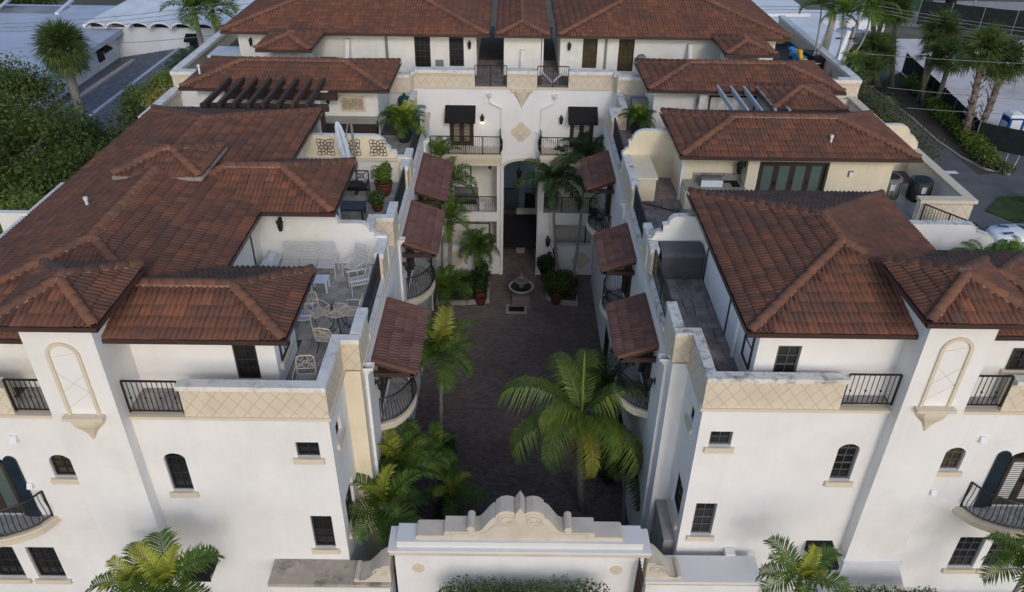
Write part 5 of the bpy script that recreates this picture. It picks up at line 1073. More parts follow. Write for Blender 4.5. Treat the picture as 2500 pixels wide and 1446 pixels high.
t = thing('kamado_grill', 'dark green egg shaped ceramic grill in the rear left terrace corner', 'grill', (-5.5, 39.2, TZ)); M = MB(); M.lathe([(.15, .3), (.30, .45), (.36, .65), (.36, .72)], (-5.5, 39.2, TZ), 16); part('bowl', M, MAT['green_ceramic'], t, True); M = MB(); M.lathe([(.365, .72), (.35, .86), (.24, 1.02), (.08, 1.08), (.07, 1.18), (.0, 1.18)], (-5.5, 39.2, TZ), 16); part('dome_lid', M, MAT['green_ceramic'], t, True); M = MB(); M.box(-5.75, -5.25, 38.95, 39.45, TZ, TZ+.3); part('stand', M, MAT['wood'], t)
t = thing('wood_crate', 'small red brown wooden crate shelf beside the green grill', 'crate', (-6.1, 38.6, TZ)); M = MB(); M.box(-6.35, -5.95, 38.4, 38.8, TZ+.5, TZ+.55); part('shelf', M, MAT['fabric_tan'], t)
for x in (-6.33, -5.99): M = MB(); M.box(x, x+.04, 38.42, 38.78, TZ, TZ+.5); part('side', M, MAT['wood_red'], t)
t = thing('barbecue_head', 'stainless built in grill with white front on the tiled kitchen counter', 'grill', (8.1, 29.15, 7.5)); M = MB(); M.box(7.72, 8.55, 28.85, 29.35, 7.5, 7.72); M.prism([(28.85, 7.72), (29.35, 7.72), (29.25, 7.88), (28.95, 7.86)], 7.72, 8.55, 'x'); part('hood', M, MAT['cover'], t); M = MB(); M.box(7.7, 8.57, 28.82, 28.85, 7.52, 7.8); part('front_panel', M, MAT['plastic_white'], t); M = MB(); M.box(8.6, 9.3, 29.3, 29.4, 7.5, 7.56); part('warming_shelf', M, MAT['black'], t)
t = thing('kettle_grill', 'black covered barbecue behind the left rear roof ridge', 'barbecue', (-9.9, 42.3, 7.55)); M = MB(); M.prism([(-.55, 0), (.55, 0), (.6, .8), (.42, 1.02), (-.42, 1.02), (-.6, .8)], 42.0, 42.6, 'y'); M.v = [(x-9.95, y, z+7.58) for x, y, z in M.v]; part('cover', M, MAT['black'], t); M = MB(); M.box(-10.5, -9.4, 42.05, 42.55, 7.56, 7.6); part('base', M, MAT['iron'], t)
t = thing('hot_tub_lid', 'dark box with pale blue lid behind the rear left roof', 'hot tub', (-15.7, 44.2, 7.55)); M = MB(); M.box(-16.7, -15.0, 43.2, 45.0, 7.56, 8.3); part('body', M, MAT['planter_dark'], t); M = MB(); M.box(-16.75, -14.95, 43.15, 45.05, 8.3, 8.42); part('lid', M, MAT['fabric_blue'], t)
M = MB(); M.lathe([(.32, 0), (.4, .75), (.42, .78), (.38, .78), (.34, .3), (0, .3)], (-16.0, 37.6, 6.58), 4); single('storage_tub', M, MAT['plastic_blue'], 'faded blue open tub beside the dark pergola', 'tub')
t = thing('satellite_dish', 'grey satellite dish standing before the rear wall', 'satellite dish', (7.05, 42.6, 7.55)); M = MB(); M.lathe([(0, .06), (.15, .03), (.26, -.04), (.27, -.03), (.15, .05), (0, .08)], (0, 0, 0), 16); rt_ = Matrix.Rotation(R(60), 3, 'X'); M.v = [tuple(rt_ @ Vector(v)+Vector((7.05, 42.5, 8.75))) for v in M.v]; part('dish', M, MAT['hvac'], t, True); M = MB(); M.tube([(7.05, 42.6, 7.55), (7.05, 42.6, 8.7)], .03, 6); M.tube([(7.05, 42.5, 8.6), (7.05, 42.15, 8.55)], .015, 4); part('stand', M, MAT['hvac'], t)
def ac_unit(label, x, y, z, m, s=.42, h=.95):
    t = thing('air_conditioner', label, 'air conditioner', (x, y, z), 'rooftop air conditioners'); M = MB(); n = 24; pr = []
    for k in range(n): a = 2*math.pi*k/n; c, s_ = math.cos(a), math.sin(a); pr.append((x+s*math.copysign(abs(c)**.6, c), y+s*math.copysign(abs(s_)**.6, s_)))
    M.prism(pr, z, z+h, 'z'); b = part('casing', M, MAT[m], t, True); M = MB(); M.prism([(x+(q[0]-x)*1.03, y+(q[1]-y)*1.03) for q in pr], z+h, z+h+.06, 'z'); part('top_cap', M, MAT[m], t)
    M = MB(); M.lathe([(.03, .0), (.31, .0), (.33, .015)], (x, y, z+h+.062), 24); part('fan_well', M, MAT['black'], t); M = MB()
    for r in (.08, .14, .2, .26, .32): M.lathe([(r-.006, 0), (r-.006, .012), (r+.006, .012), (r+.006, 0)], (x, y, z+h+.08), 24)
    for k in range(4): a = math.pi/4*k; M.bar((x-.32*math.cos(a), y-.32*math.sin(a), z+h+.095), (x+.32*math.cos(a), y+.32*math.sin(a), z+h+.095), .012, .012)
    part('fan_grille', M, MAT['hvac_dark'], t); M = MB()
    for k in range(30):
        a = 2*math.pi*k/30; q = pr[int(k*n/30) % n]; M.box(q[0]-.012, q[0]+.012, q[1]-.012, q[1]+.012, z+.08, z+h-.06)
    part('coil_guard', M, MAT['hvac_dark'], t); M = MB(); M.box(x-.12, x+.06, y-s-.012, y-s-.004, z+h-.42, z+h-.14); part('data_plate', M, MAT['plastic_white'], t)
ac_unit('dark green grey air conditioner with a white data plate on the right roof deck', 17.2, 29.95, TZ, 'hvac_dark', .40, .84); ac_unit('grey ribbed air conditioner half hidden behind the cream corner', 16.0, 30.2, TZ, 'hvac', .40, .84); ac_unit('air conditioner sunk behind the low white wall by the small pyramid roof', 17.0, 37.6, 6.6, 'hvac_dark', .44, .8)
t = thing('push_broom', 'green headed broom lying across the right terrace pavers', 'broom', (6.0, 28.4, TZ)); M = MB(); M.bar((5.25, 29.3, TZ+.03), (6.75, 28.35, TZ+.06), .03, .03); part('handle', M, MAT['black'], t); M = MB(); M.bar((6.72, 28.1, TZ+.05), (6.88, 28.55, TZ+.05), .12, .08); part('head', M, MAT['green_box'], t)
# deck of the rear block, right: dark mat, chairs, play animals
M = MB(); M.box(15.4, 18.0-.15, 46.5, 53.8, 7.59, 7.605); single('deck_mat', M, MAT['black'], 'black mat covering the rear right roof deck', 'mat')
def bean(label, x, y, z, s):
    M = MB(); M.lathe([(.30*s, 0), (.42*s, .12*s), (.40*s, .3*s), (.25*s, .5*s), (.1*s, .62*s), (0, .64*s)], (x, y, z), 14); rr = random.Random(int(x*100)); M.v = [(a+rr.uniform(-.03, .03), b+rr.uniform(-.03, .03), c) for a, b, c in M.v]; return single('bean_bag', M, MAT['fabric_tan'], label, 'bean bag', 'tan bean bags on the roof deck', True)
bean('tan bean bag under the corner of the big rear roof', 17.0, 50.5, 7.6, 1.1); bean('tan bean bag just behind the blue and yellow play animals', 17.1, 47.5, 7.6, .8); bean('tan bean bag nearest the palm planter on the roof deck', 17.7, 47.4, 7.6, .8)
def dino(label, x, y, z, m, s, rz):
    t = thing('ride_on_animal', label, 'toy', (0,0,0), 'plastic ride on animals'); M = MB(); M.lathe([(0, -.5), (.2, -.42), (.3, -.15), (.3, .1), (.2, .35), (0, .45)], (0,0,0), 10); M.v = [(a, c, b+.42) for a, b, c in M.v]; M.tube([(0, .3, .5), (0, .46, .8), (0, .52, 1.0)], [.17, .12, .13], 8); part('body', M, MAT[m], t, True); M = MB(); M.lathe([(0, -.2), (.14, -.12), (.15, .05), (.06, .25), (0, .27)], (0,0,0), 8); M.v = [(a, c+.58, b+1.02) for a, b, c in M.v]; part('head', M, MAT[m], t, True)
    for sx in (-1, 1):
        for sy in (-.3, .25): M = MB(); M.tube([(sx*.18, sy, .35), (sx*.22, sy, 0)], [.11, .09], 7); part('leg', M, MAT[m], t)
    t.location = (x, y, z); t.scale = (s,)*3; t.rotation_euler.z = rz
dino('bright blue plastic ride on animal on the roof deck', 16.75, 45.6, 7.6, 'toy_blue', .9, 1.2); dino('yellow plastic ride on animal in front of the blue one', 16.75, 44.7, 7.6, 'toy_yellow', .9, .4)
t = thing('wire_chair', 'white wire patio chair beside the yellow toy', 'chair', (0,0,0)); M = MB()
for k in range(9): a = math.pi*(k/8); M.tube([(.28*math.cos(a), .1+.25*math.sin(a), .42), (.34*math.cos(a), .16+.3*math.sin(a), .85)], .012, 4)
M.tube([(.34*math.cos(math.pi*k/10), .16+.3*math.sin(math.pi*k/10), .85) for k in range(11)], .016, 4); part('back', M, MAT['white_metal'], t); M = MB(); M.lathe([(0, .42), (.3, .42), (.32, .40)], (0,0,0), 14); part('seat', M, MAT['white_metal'], t)
for k in range(4): M = MB(); a = math.pi/2*k+.7; M.tube([(.2*math.cos(a), .2*math.sin(a), .4), (.3*math.cos(a), .3*math.sin(a), 0)], .014, 4); part('leg', M, MAT['white_metal'], t)
t.location = (17.5, 44.9, 7.6); t.rotation_euler.z = -.8
M = MB(); M.prism([(16.9, 46.5), (18.0-.15, 46.3), (17.85, 44.6), (17.4, 44.8)], 7.6, 8.3, 'z'); single('palm_planter', M, MAT['black'], 'black planter box holding the thin palms on the roof deck', 'planter')
# ---------------- courtyard ----------------
t = thing('fountain', 'tiered stone fountain with a round bowl on a square plinth', 'fountain', (.72, 37.95, G)); fx, fy = .72, 37.95
M = MB(); M.box(fx-.62, fx+.62, fy-.62, fy+.62, G, G+.10); M.box(fx-.5, fx+.5, fy-.5, fy+.5, G+.10, G+.62); part('plinth', M, MAT['stone'], t)
M = MB(); M.lathe([(.2, .62), (.3, .7), (.25, .8), (.55, .93), (.72, 1.02), (.74, 1.08), (.68, 1.08), (.5, .98), (0, .96)], (fx, fy, G), 28); part('bowl', M, MAT['concrete'], t, True)
M = MB(); M.lathe([(.12, .95), (.16, 1.1), (.10, 1.25), (.3, 1.36), (.42, 1.42), (.42, 1.46), (.34, 1.44), (0, 1.40)], (fx, fy, G), 22); part('middle_tier', M, MAT['stone'], t, True); M = MB(); M.lathe([(.08, 1.4), (.1, 1.55), (.22, 1.68), (.22, 1.72), (.06, 1.7), (.09, 1.8), (.03, 1.95), (0, 1.96)], (fx, fy, G), 16); part('top_tier', M, MAT['stone'], t, True)
M = MB(); M.lathe([(0, 1.04), (.66, 1.04)], (fx, fy, G), 24); part('water', M, MAT['glass'], t)
t = thing('drain_grate', 'rectangular drain with a pale stone rim set in the brick paving', 'drain', (.46, 37.1, G)); M = MB()
for a, b, c, d in ((-.6, .6, -.45, -.3), (-.6, .6, .3, .45), (-.6, -.45, -.3, .3), (.45, .6, -.3, .3)): M.box(.46+a, .46+b, 37.1+c, 37.1+d, G+.0, G+.07)
part('rim', M, MAT['concrete'], t); M = MB(); M.box(.01, .91, 36.8, 37.4, G+.02, G+.03); part('pit', M, MAT['black'], t); M = MB()
for k in range(11): M.box(.03+k*.083, .055+k*.083, 36.8, 37.4, G+.035, G+.05)
part('grate', M, MAT['iron'], t)
for lab, pts in (('raised kerbed planting bed left of the fountain', [(-4.2, 37.4), (-2.6, 37.45), (-1.1, 37.7), (-1.1, 40.9), (-4.2, 40.9)]), ('raised kerbed planting bed right of the fountain', [(2.2, 38.1), (3.2, 37.6), (4.0, 37.5), (4.1, 40.9), (2.2, 40.9)])):
    t = thing('planting_bed', lab, 'planter', (pts[0][0], pts[0][1], G)); M = MB(); cx = sum(p[0] for p in pts)/5; cy = sum(p[1] for p in pts)/5; q = [(cx+(x-cx)*.9, cy+(y-cy)*.9) for x, y in pts]
    for i in range(5): j = (i+1) % 5; M.prism([pts[i], pts[j], q[j], q[i]], G, G+.28, 'z')
    part('kerb', M, MAT['concrete'], t); M = MB(); M.prism(q, G, G+.2, 'z'); part('soil', M, MAT['soil'], t)
pot('dark red pot in front of the left courtyard bed', -1.6, 37.6, G, .34, .55, 'terra', 'courtyard pots'); pot('dark red pot in front of the right courtyard bed', 2.75, 37.75, G, .32, .5, 'terra', 'courtyard pots'); pot('dark pot below the lantern right of the arch', 2.25, 40.5, G, .34, .6, 'planter_dark', 'courtyard pots')
pot('fluted terracotta pot on the middle left terrace', -5.25, 29.7, TZ, .36, .58, 'terra'); pot('small terracotta pot by the middle left terrace railing', -5.3, 28.2, TZ, .24, .34, 'terra'); pot('large dark pot of the palm on the rear left terrace', -5.1, 35.6, TZ, .36, .6, 'planter_dark'); pot('large dark pot of the palm on the rear right terrace', 6.3, 37.0, TZ, .36, .55, 'planter_dark'); pot('dark bowl on the nearest right balcony', 4.35, 36.2, 2.44, .24, .3, 'planter_dark'); pot('reddish pot in the dark side passage of the right wing', 5.1, 20.6, G, .3, .45, 'terra')
t = thing('lamp_post', 'slim black garden lamp post beside the right courtyard bed', 'lamp post', (2.72, 40.2, G)); M = MB(); M.tube([(2.72, 40.2, G), (2.72, 40.2, G+1.9)], [.05, .035], 8); M.lathe([(.1, 0), (.06, .2)], (2.72, 40.2, G), 8); part('post', M, MAT['iron'], t); M = MB(); M.lathe([(.04, 0), (.12, .06), (.15, .32), (.18, .34), (.05, .48), (.0, .6)], (2.72, 40.2, G+1.9), 6); part('lantern', M, MAT['iron'], t)
def patio(label, x, y, z, n, m, w=.7):
    t = thing('patio_sofa', label, 'sofa', (x, y, z)); M = MB(); M.box(x, x+n*w, y, y+.75, z+.1, z+.38); part('base', M, MAT['planter_dark'], t); M = MB(); M.box(x, x+n*w, y+.6, y+.8, z+.38, z+.85); part('backrest', M, MAT[m], t)
    for k in range(n): M = MB(); M.box(x+k*w+.02, x+(k+1)*w-.02, y+.02, y+.6, z+.38, z+.5); part('seat_cushion', M, MAT[m], t)
patio('grey sofa on the shaded patio behind the left upper railing', -3.3, 42.0, .05, 2, 'cover'); patio('pale sofa in the shaded ground floor patio on the left', -3.9, 42.0, G, 3, 'plastic_white')
M = MB(); M.box(-1.9, -1.5, 41.6, 41.9, .05, .5); M.box(-1.95, -1.45, 41.55, 41.95, .5, .54); single('patio_table', M, MAT['plastic_white'], 'small white table on the upper left patio', 'table')
t = thing('wicker_armchair', 'round backed grey wicker armchair on the right upper patio', 'chair', (2.4, 42.0, .05)); M = MB(); M.lathe([(.36, .0), (.42, .4), (.44, .75), (.38, .75), (.34, .42)], (2.4, 42.0, .05), 12, 0, -.3, math.pi+.3); part('back', M, MAT['cover'], t); M = MB(); M.lathe([(.34, .05), (.36, .38), (0, .42)], (2.4, 42.0, .05), 12); part('seat', M, MAT['cover'], t)
for sx in (-.2, .2): M = MB(); M.box(2.38+sx, 2.42+sx, 41.8, 41.84, .05, .12); part('foot', M, MAT['black'], t)
t = thing('bistro_chair', 'small black iron bistro chair on the right balcony', 'chair', (4.5, 34.9, 2.44)); M = MB(); M.lathe([(0, .45), (.2, .45), (.21, .43)], (4.5, 34.9, 2.44), 12); part('seat', M, MAT['iron'], t); M = MB(); M.tube([(4.32, 35.05, 2.89), (4.3, 35.1, 3.3), (4.5, 35.14, 3.4), (4.7, 35.1, 3.3), (4.68, 35.05, 2.89)], .014, 4); part('back', M, MAT['iron'], t)
for a in (.8, 2.3, 3.9, 5.4): M = MB(); M.tube([(4.5+.18*math.cos(a), 34.9+.18*math.sin(a), 2.88), (4.5+.24*math.cos(a), 34.9+.24*math.sin(a), 2.44)], .012, 4); part('leg', M, MAT['iron'], t)
# ================= palms and plants =================
def frond_mesh(nm, matr, L=2.2, droop=.9, lw=.055, ll=.6, n=44, rise=.6, v=.35, tipd=.5, seed=1, rach=.022):
    """feather leaf along +x from the crown: arching rachis, leaflets on both sides"""
    r = random.Random(seed); V = []; F = []; pts = []
    for k in range(n+1):
        t = k/n; a = rise-droop*1.9*t*t
        if not pts: p = Vector((0, 0, 0))
        else: p = pts[-1]+Vector((math.cos(a), 0, math.sin(a)))*(L/n)
        pts.append(p)
    def q(a, b, c, d): V.extend([a, b, c, d]); F.append((len(V)-4, len(V)-3, len(V)-2, len(V)-1))
    for k in range(0, n, 2):
        w0, w1 = rach*(1-.8*k/n), rach*(1-.8*(k+2)/n); a, b = pts[k], pts[min(k+2, n)]
        q(a+Vector((0, w0, .01)), b+Vector((0, w1, .01)), b+Vector((0, -w1, .01)), a+Vector((0, -w0, .01))); q(a+Vector((0, w0, 0)), b+Vector((0, w1, 0)), b+Vector((0, 0, -w1*2)), a+Vector((0, 0, -w0*2)))
    for k in range(int(n*.13), n+1):
        t = k/n; d = (pts[min(k+1, n)]-pts[max(k-1, 0)]).normalized(); up = Vector((-d.z, 0, d.x)); ln = ll*(math.sin(math.pi*min(1, .12+t*.86))**.55)*(.55 if t > .97 else 1)
        for s in (-1, 1):
            fw = .35+.75*t+r.uniform(-.1, .1); dr = d*fw+Vector((0, s, 0))*1.0+up*(v+r.uniform(-.12, .12)); dr.normalize(); l = ln*r.uniform(.85, 1.1)
            m = pts[k]+dr*l*.5; e = pts[k]+dr*l*.93+Vector((0, 0, -tipd*l*r.uniform(.6, 1.2))); wd = d*lw*.5
            q(pts[k]-wd*.6, pts[k]+wd*.6, m+wd, m-wd); q(m-wd, m+wd, e+wd*.12, e-wd*.12)
    return np_mesh(nm, V, F, MAT[matr])
def fan_mesh(nm, matr, L=.95, n=26, pet=.75, seed=1, costa=.5):
    r = random.Random(seed); V = []; F = []
    def q(a, b, c, d): V.extend([a, b, c, d]); F.append((len(V)-4, len(V)-3, len(V)-2, len(V)-1))
    c = Vector((pet, 0, .1)); q(Vector((0, .03, 0)), Vector((0, -.03, 0)), c-Vector((0, .015, 0)), c+Vector((0, .015, 0)))
    for k in range(n):
        a = -2.0+4.0*k/(n-1); d = Vector((math.cos(a), math.sin(a), .18*r.uniform(.2, 1.2)-.25*abs(a)/2)); d.normalize(); l = L*(1-.12*abs(a))*r.uniform(.88, 1.08); s = Vector((-d.y, d.x, 0)).normalized()*.034
        m = c+d*l*.55; e = c+d*l+Vector((r.uniform(-.05, .05), r.uniform(-.05, .05), -.3*l*r.uniform(.4, 1.1))); q(c-s*.2, c+s*.2, m+s, m-s); q(m-s, m+s, e+s*.1, e-s*.1)
    return np_mesh(nm, V, F, MAT[matr])
FR = {'areca': [frond_mesh('frond', 'leaf_palm', 1.9, .75, .085, .72, 24, .9, .45, .28, s) for s in (1, 2, 3)], 'areca_y': [frond_mesh('frond', 'leaf_yellow', 1.8, .7, .085, .66, 24, 1.0, .5, .25, s) for s in (4, 5)],
      'coco': [frond_mesh('frond', 'leaf_coco', 3.5, 1.0, .058, .95, 50, .75, .0, .95, s, .035) for s in (1, 2, 3)], 'dark': [frond_mesh('frond', 'leaf_dark', 2.0, .75, .06, .62, 36, .8, .3, .45, s) for s in (1, 2)],
      'fine': [frond_mesh('frond', 'leaf_palm', 1.3, .9, .03, .34, 40, .9, .3, .5, s, .014) for s in (1, 2)], 'yellow': [frond_mesh('frond', 'leaf_yellow', 3.3, 1.1, .058, .85, 48, .6, .0, .9, s, .035) for s in (7, 8)], 'dry': [frond_mesh('frond', 'leaf_dry', 1.6, 1.4, .05, .5, 26, .0, .0, .7, 3)]}
SAB = [fan_mesh('fan_leaf', 'leaf_sabal', 1.0, 30, .55, s) for s in (1, 2, 3)]; SABD = [fan_mesh('fan_leaf', 'leaf_dry', .7, 16, .5, 5)]
def palm(label, base, crown, kind, n=14, s=1.0, group=None, tr=.09, lean=0, young=0, yellow=0, dry=0, seed=1, name='palm_tree', spear=False, shaft=True, el=(-.75, 1.15), trunk=True, cat='palm'):
    r = random.Random(seed); b, c = Vector(base), Vector(crown); t = thing(name, label, cat, b, group)
    if trunk:
        M = MB(); pts = []; rs = []
        for k in range(9): u = k/8; p = b.lerp(c, u); p += Vector(((c.x-b.x)*.25*math.sin(math.pi*u), 0, 0)); pts.append(p); rs.append(tr*(1.25-.45*u+(.35 if k == 0 else 0)))
        M.tube(pts, rs, 8); o = part('trunk', M, MAT['bark_palm'], t, True)
        if shaft:
            M = MB(); M.tube([c-Vector((0,0,.1*s)), c+Vector((0,0,.28*s))], [tr*1.0, tr*.6], 8); part('crownshaft', M, MAT['leaf_palm'], t, True)
    lst = FR[kind]
    for k in range(n):
        az = 2.39996*k+r.uniform(-.25, .25); e = el[0]+(el[1]-el[0])*((k+.5)/n)**.8+r.uniform(-.12, .12); fm = lst[k % len(lst)]
        if young and k >= n-young: fm = FR['areca_y'][k % 2]
        elif yellow and k < yellow: fm = FR['yellow'][k % 2]
        sc_ = s*r.uniform(.85, 1.1)*(.85 if k > n*.8 else 1)
        mw = Matrix.Translation(c+Vector((0,0,.12*s))) @ Matrix.Rotation(az, 4, 'Z') @ Matrix.Rotation(-e+.55, 4, 'Y') @ Matrix.Rotation(r.uniform(-.3, .3), 4, 'X') @ Matrix.Diagonal((sc_, sc_, sc_, 1)); link('frond', fm, t, mw=mw)
    for k in range(dry):
        mw = Matrix.Translation(c) @ Matrix.Rotation(r.uniform(0, 6.28), 4, 'Z') @ Matrix.Rotation(.9, 4, 'Y') @ Matrix.Diagonal((s*.8,)*3+(1,)); link('dry_frond', FR['dry'][0], t, mw=mw)
    if spear: M = MB(); M.tube([c+Vector((0,0,.1)), c+Vector((-.06, .05, 2.6)), c+Vector((-.08, .05, 3.1))], [.04, .035, .005], 6); part('spear_leaf', M, MAT['leaf_yellow'], t)
    return t
CP = 'palms planted round the courtyard'
palm('broad bright green palm on a tall double trunk beside the left front awning roof', (-2.99, 25.7, G), (-2.80, 25.6, 1.35), 'areca', 14, 1.08, CP, .08, young=3, seed=2)
palm('small green palm left of the planting bed on a thin stem', (-3.45, 35.4, G), (-3.3, 35.5, -1.7), 'areca', 12, .85, CP, .06, seed=3, dry=1)
palm('bright palm leaning out over the left end of the entrance wall', (-4.0, 18.0, G), (-3.95, 17.5, 1.0), 'areca', 13, .98, CP, .09, young=2, seed=4, dry=2)
palm('tall bright palm squeezed against the left house wall', (-4.0, 20.0, G), (-4.05, 19.6, .85), 'areca', 9, .95, CP, .07, young=3, seed=5, el=(-.2, 1.3))
palm('bright palm with a wide right fan in the front left bed', (-3.5, 20.4, G), (-3.5, 20.1, .3), 'areca', 9, .95, CP, .07, young=1, seed=6)
palm('young lime palm low at the right edge of the front left bed', (-2.0, 20.2, G), (-2.0, 20.0, -1.0), 'areca', 10, .75, CP, .05, young=3, seed=7)
palm('small fan of palm leaves behind the front left bed', (-2.9, 22.3, G), (-2.8, 22.0, -.7), 'areca', 9, .7, CP, .05, young=2, seed=8)
palm('coconut palm with long drooping yellow green leaves and an upright spear leaf', (3.15, 22.3, G), (2.80, 22.1, 1.15), 'coco', 15, 1.0, CP, .13, yellow=3, seed=11, spear=True, shaft=False, el=(-.55, .95))
palm('dark palm behind the coconut palm below the right front awning roof', (3.7, 24.0, G), (3.75, 23.7, 1.2), 'dark', 13, 1.05, CP, .09, seed=12)
palm('lower palm on a thin pale stem to the right of the coconut palm', (4.75, 21.4, G), (4.6, 21.4, -.9), 'dark', 11, .9, CP, .06, young=1, seed=13)
palm('left one of two tall palms before the right rear balcony', (3.1, 40.2, G), (2.45, 39.6, 2.75), 'dark', 14, 1.2, CP, .075, seed=14)
palm('taller right one of two palms before the right rear balcony', (3.7, 39.0, G), (4.1, 39.7, 4.0), 'dark', 14, 1.1, CP, .075, seed=15)
palm('fine leaved pygmy date palm left of the arched passage', (-1.95, 39.9, G), (-1.8, 39.9, -1.7), 'fine', 34, 1.15, CP, .11, seed=16, shaft=False, el=(-.9, 1.2))
palm('leafy palm in front of the left rear balcony', (-3.5, 38.2, G), (-3.15, 38.0, 3.3), 'areca', 12, .85, CP, .07, seed=17)
palm('drooping palm between the left awning roofs and the rear patio', (-3.45, 36.6, G), (-3.2, 36.4, 1.9), 'areca', 12, .85, CP, .07, seed=18, dry=1)
palm('palm leaves rising beside the far left balcony railing', (-4.0, 39.2, G), (-3.75, 39.2, 4.2), 'areca', 7, .7, CP, .06, seed=19, el=(.3, 1.3))
SP = 'palms along the street front'
palm('left palm of the yellow green pair at the foot of the left house', (-10.0, 13.6, -1.35), (-10.0, 13.5, 2.3), 'areca', 11, .74, SP, .07, young=4, seed=21)
palm('right palm of the pair beside the left black window awning', (-9.0, 13.6, -1.35), (-9.05, 13.4, 2.6), 'areca', 12, .84, SP, .07, young=3, seed=22)
palm('fresh green palm in front of the right black window awning', (8.3, 14.1, -1.35), (8.25, 14.0, 2.35), 'areca', 12, .74, SP, .07, young=2, seed=23)
palm('palm at the right edge of the picture below the curved balcony', (14.5, 14.2, -1.35), (14.55, 14.1, 2.7), 'areca', 14, .78, SP, .07, young=1, seed=24)
palm('bushy potted palm on the rear left terrace', (-5.1, 35.6, TZ+.5), (-5.1, 35.6, TZ+.7), 'areca', 30, .72, 'potted palms', .05, young=9, seed=31, el=(-.2, 1.35), trunk=False, dry=2)
palm('bushy potted palm on the rear right terrace', (6.3, 37.0, TZ+.45), (6.3, 37.0, TZ+.6), 'areca', 22, .55, 'potted palms', .05, young=4, seed=32, el=(-.2, 1.35), trunk=False)
for i, (x, y, lab) in enumerate(((17.45, 45.4, 'leftmost'), (17.9, 46.0, 'second'), (18.35, 44.0, 'third'))):   # thin clustered palms on the roof deck
    pass
RD = 'slender palms on the roof deck'
for lab, b, c, s, sd in (('slender palm in the black planter with the leftmost crown', (17.55, 45.6, 8.3), (17.75, 46.6, 10.7), .78, 41), ('slender palm with the tallest crown on the roof deck', (17.6, 45.3, 8.3), (18.4, 46.8, 11.6), .8, 42), ('slender palm with two mid height stems by the roof deck wall', (17.7, 43.2, 7.6), (18.7, 45.6, 10.4), .75, 43), ('slender palm leaning right with a rounded crown above the side wall', (17.75, 43.0, 7.6), (20.0, 45.2, 10.9), .85, 44), ('small low palm at the foot of the roof deck palms', (17.7, 42.6, 7.6), (18.6, 42.6, 8.6), .5, 45)): palm(lab, b, c, 'areca', 13, s, RD, .05, seed=sd, young=2)
NP = 'tall palms by the vaulted roof'
palm('tall palm standing before the white vaulted roof', (-29.3, 74, G), (-28.9, 73.5, 3.6), 'areca', 12, 1.9, NP, .26, seed=51); palm('second tall palm nearer the townhouse roof by the vaults', (-28.0, 75, G), (-27.6, 74.5, 3.5), 'areca', 12, 1.8, NP, .22, seed=52)
palm('wispy clustered palm beside the rear left terrace wall', (-24.0, 60, G), (-24.0, 60, .8), 'dark', 22, 1.9, None, .12, seed=53, el=(.0, 1.35))
def sabal(label, base, crown, n=40, s=1.0, seed=1, tr=.24, boots=0):
    r = random.Random(seed); b, c = Vector(base), Vector(crown); t = thing('cabbage_palm', label, 'palm', b, 'cabbage palms along the side road'); M = MB(); N_ = 14; pts = []; rs = []
    for k in range(N_+1): u = k/N_; pts.append(b.lerp(c, u)+Vector(((c.x-b.x)*.15*math.sin(math.pi*u), 0, 0))); rs.append(tr*(1.1-.2*u)*(1+.06*(k % 2)))
    M.tube(pts, rs, 9); part('trunk', M, MAT['bark_sabal'], t)
    if boots:
        B = MB()
        for k in range(boots):
            u = (k/boots)**1.6*.75; p = b.lerp(c, u); a = 2.4*k; d = Vector((math.cos(a), math.sin(a), .9)); B.bar(p+Vector((math.cos(a), math.sin(a), 0))*tr*.8, p+d*tr*2.1, .12, .05)
        part('leaf_base', B, MAT['bark_sabal'], t)
    for k in range(n):
        az = 2.39996*k+r.uniform(-.3, .3); e = -1.0+2.5*((k+.5)/n)+r.uniform(-.15, .15); sc_ = 1.4*s*r.uniform(.85, 1.15); link('fan_leaf', SAB[k % 3] if k > n*.08 else SABD[0], t, mw=Matrix.Translation(c) @ Matrix.Rotation(az, 4, 'Z') @ Matrix.Rotation(-e, 4, 'Y') @ Matrix.Rotation(r.uniform(-.5, .5), 4, 'X') @ Matrix.Diagonal((sc_, sc_, sc_, 1)))
sabal('cabbage palm with a booted trunk, left of the leaning pair by the road', (39.2, 63.9, G), (39.3, 65.6, 3.1), 44, 1.15, 1, .27, 40); sabal('leaning cabbage palm with a booted trunk, right of the pair by the road', (39.7, 63.5, G), (41.2, 65.4, 2.2), 44, 1.15, 2, .27, 40)
sabal('leaning cabbage palm whose crown overlaps the far fence', (39.9, 74.7, G), (40.6, 75.6, 2.2), 40, 1.1, 3); sabal('shorter cabbage palm with a ragged lower crown', (40.2, 71.9, G), (40.6, 72.6, .6), 36, 1.0, 4, .22); sabal('thin cabbage palm with few leaves over the sand lot', (39.7, 73.2, G), (38.9, 73.4, .6), 12, .8, 5, .18)
sabal('cabbage palm with a thick trunk leaning over the sand lot edge', (39.0, 78.8, G), (38.8, 82.0, 2.6), 40, 1.15, 6); sabal('cabbage palm in the middle of the distant row', (38.6, 81.5, G), (37.2, 83.6, 2.8), 40, 1.1, 7); sabal('farthest cabbage palm near the white flat roofs', (38.4, 84, G), (39.6, 86.5, 2.7), 40, 1.1, 8); sabal('low broad cabbage palm before the teal wall', (37.6, 79.0, G), (36.6, 79.0, -.9), 44, 1.25, 9, .34); sabal('short cabbage palm hugging the parking wall', (35.6, 77.0, G), (34.6, 76.0, -1.4), 28, .9, 10, .25)
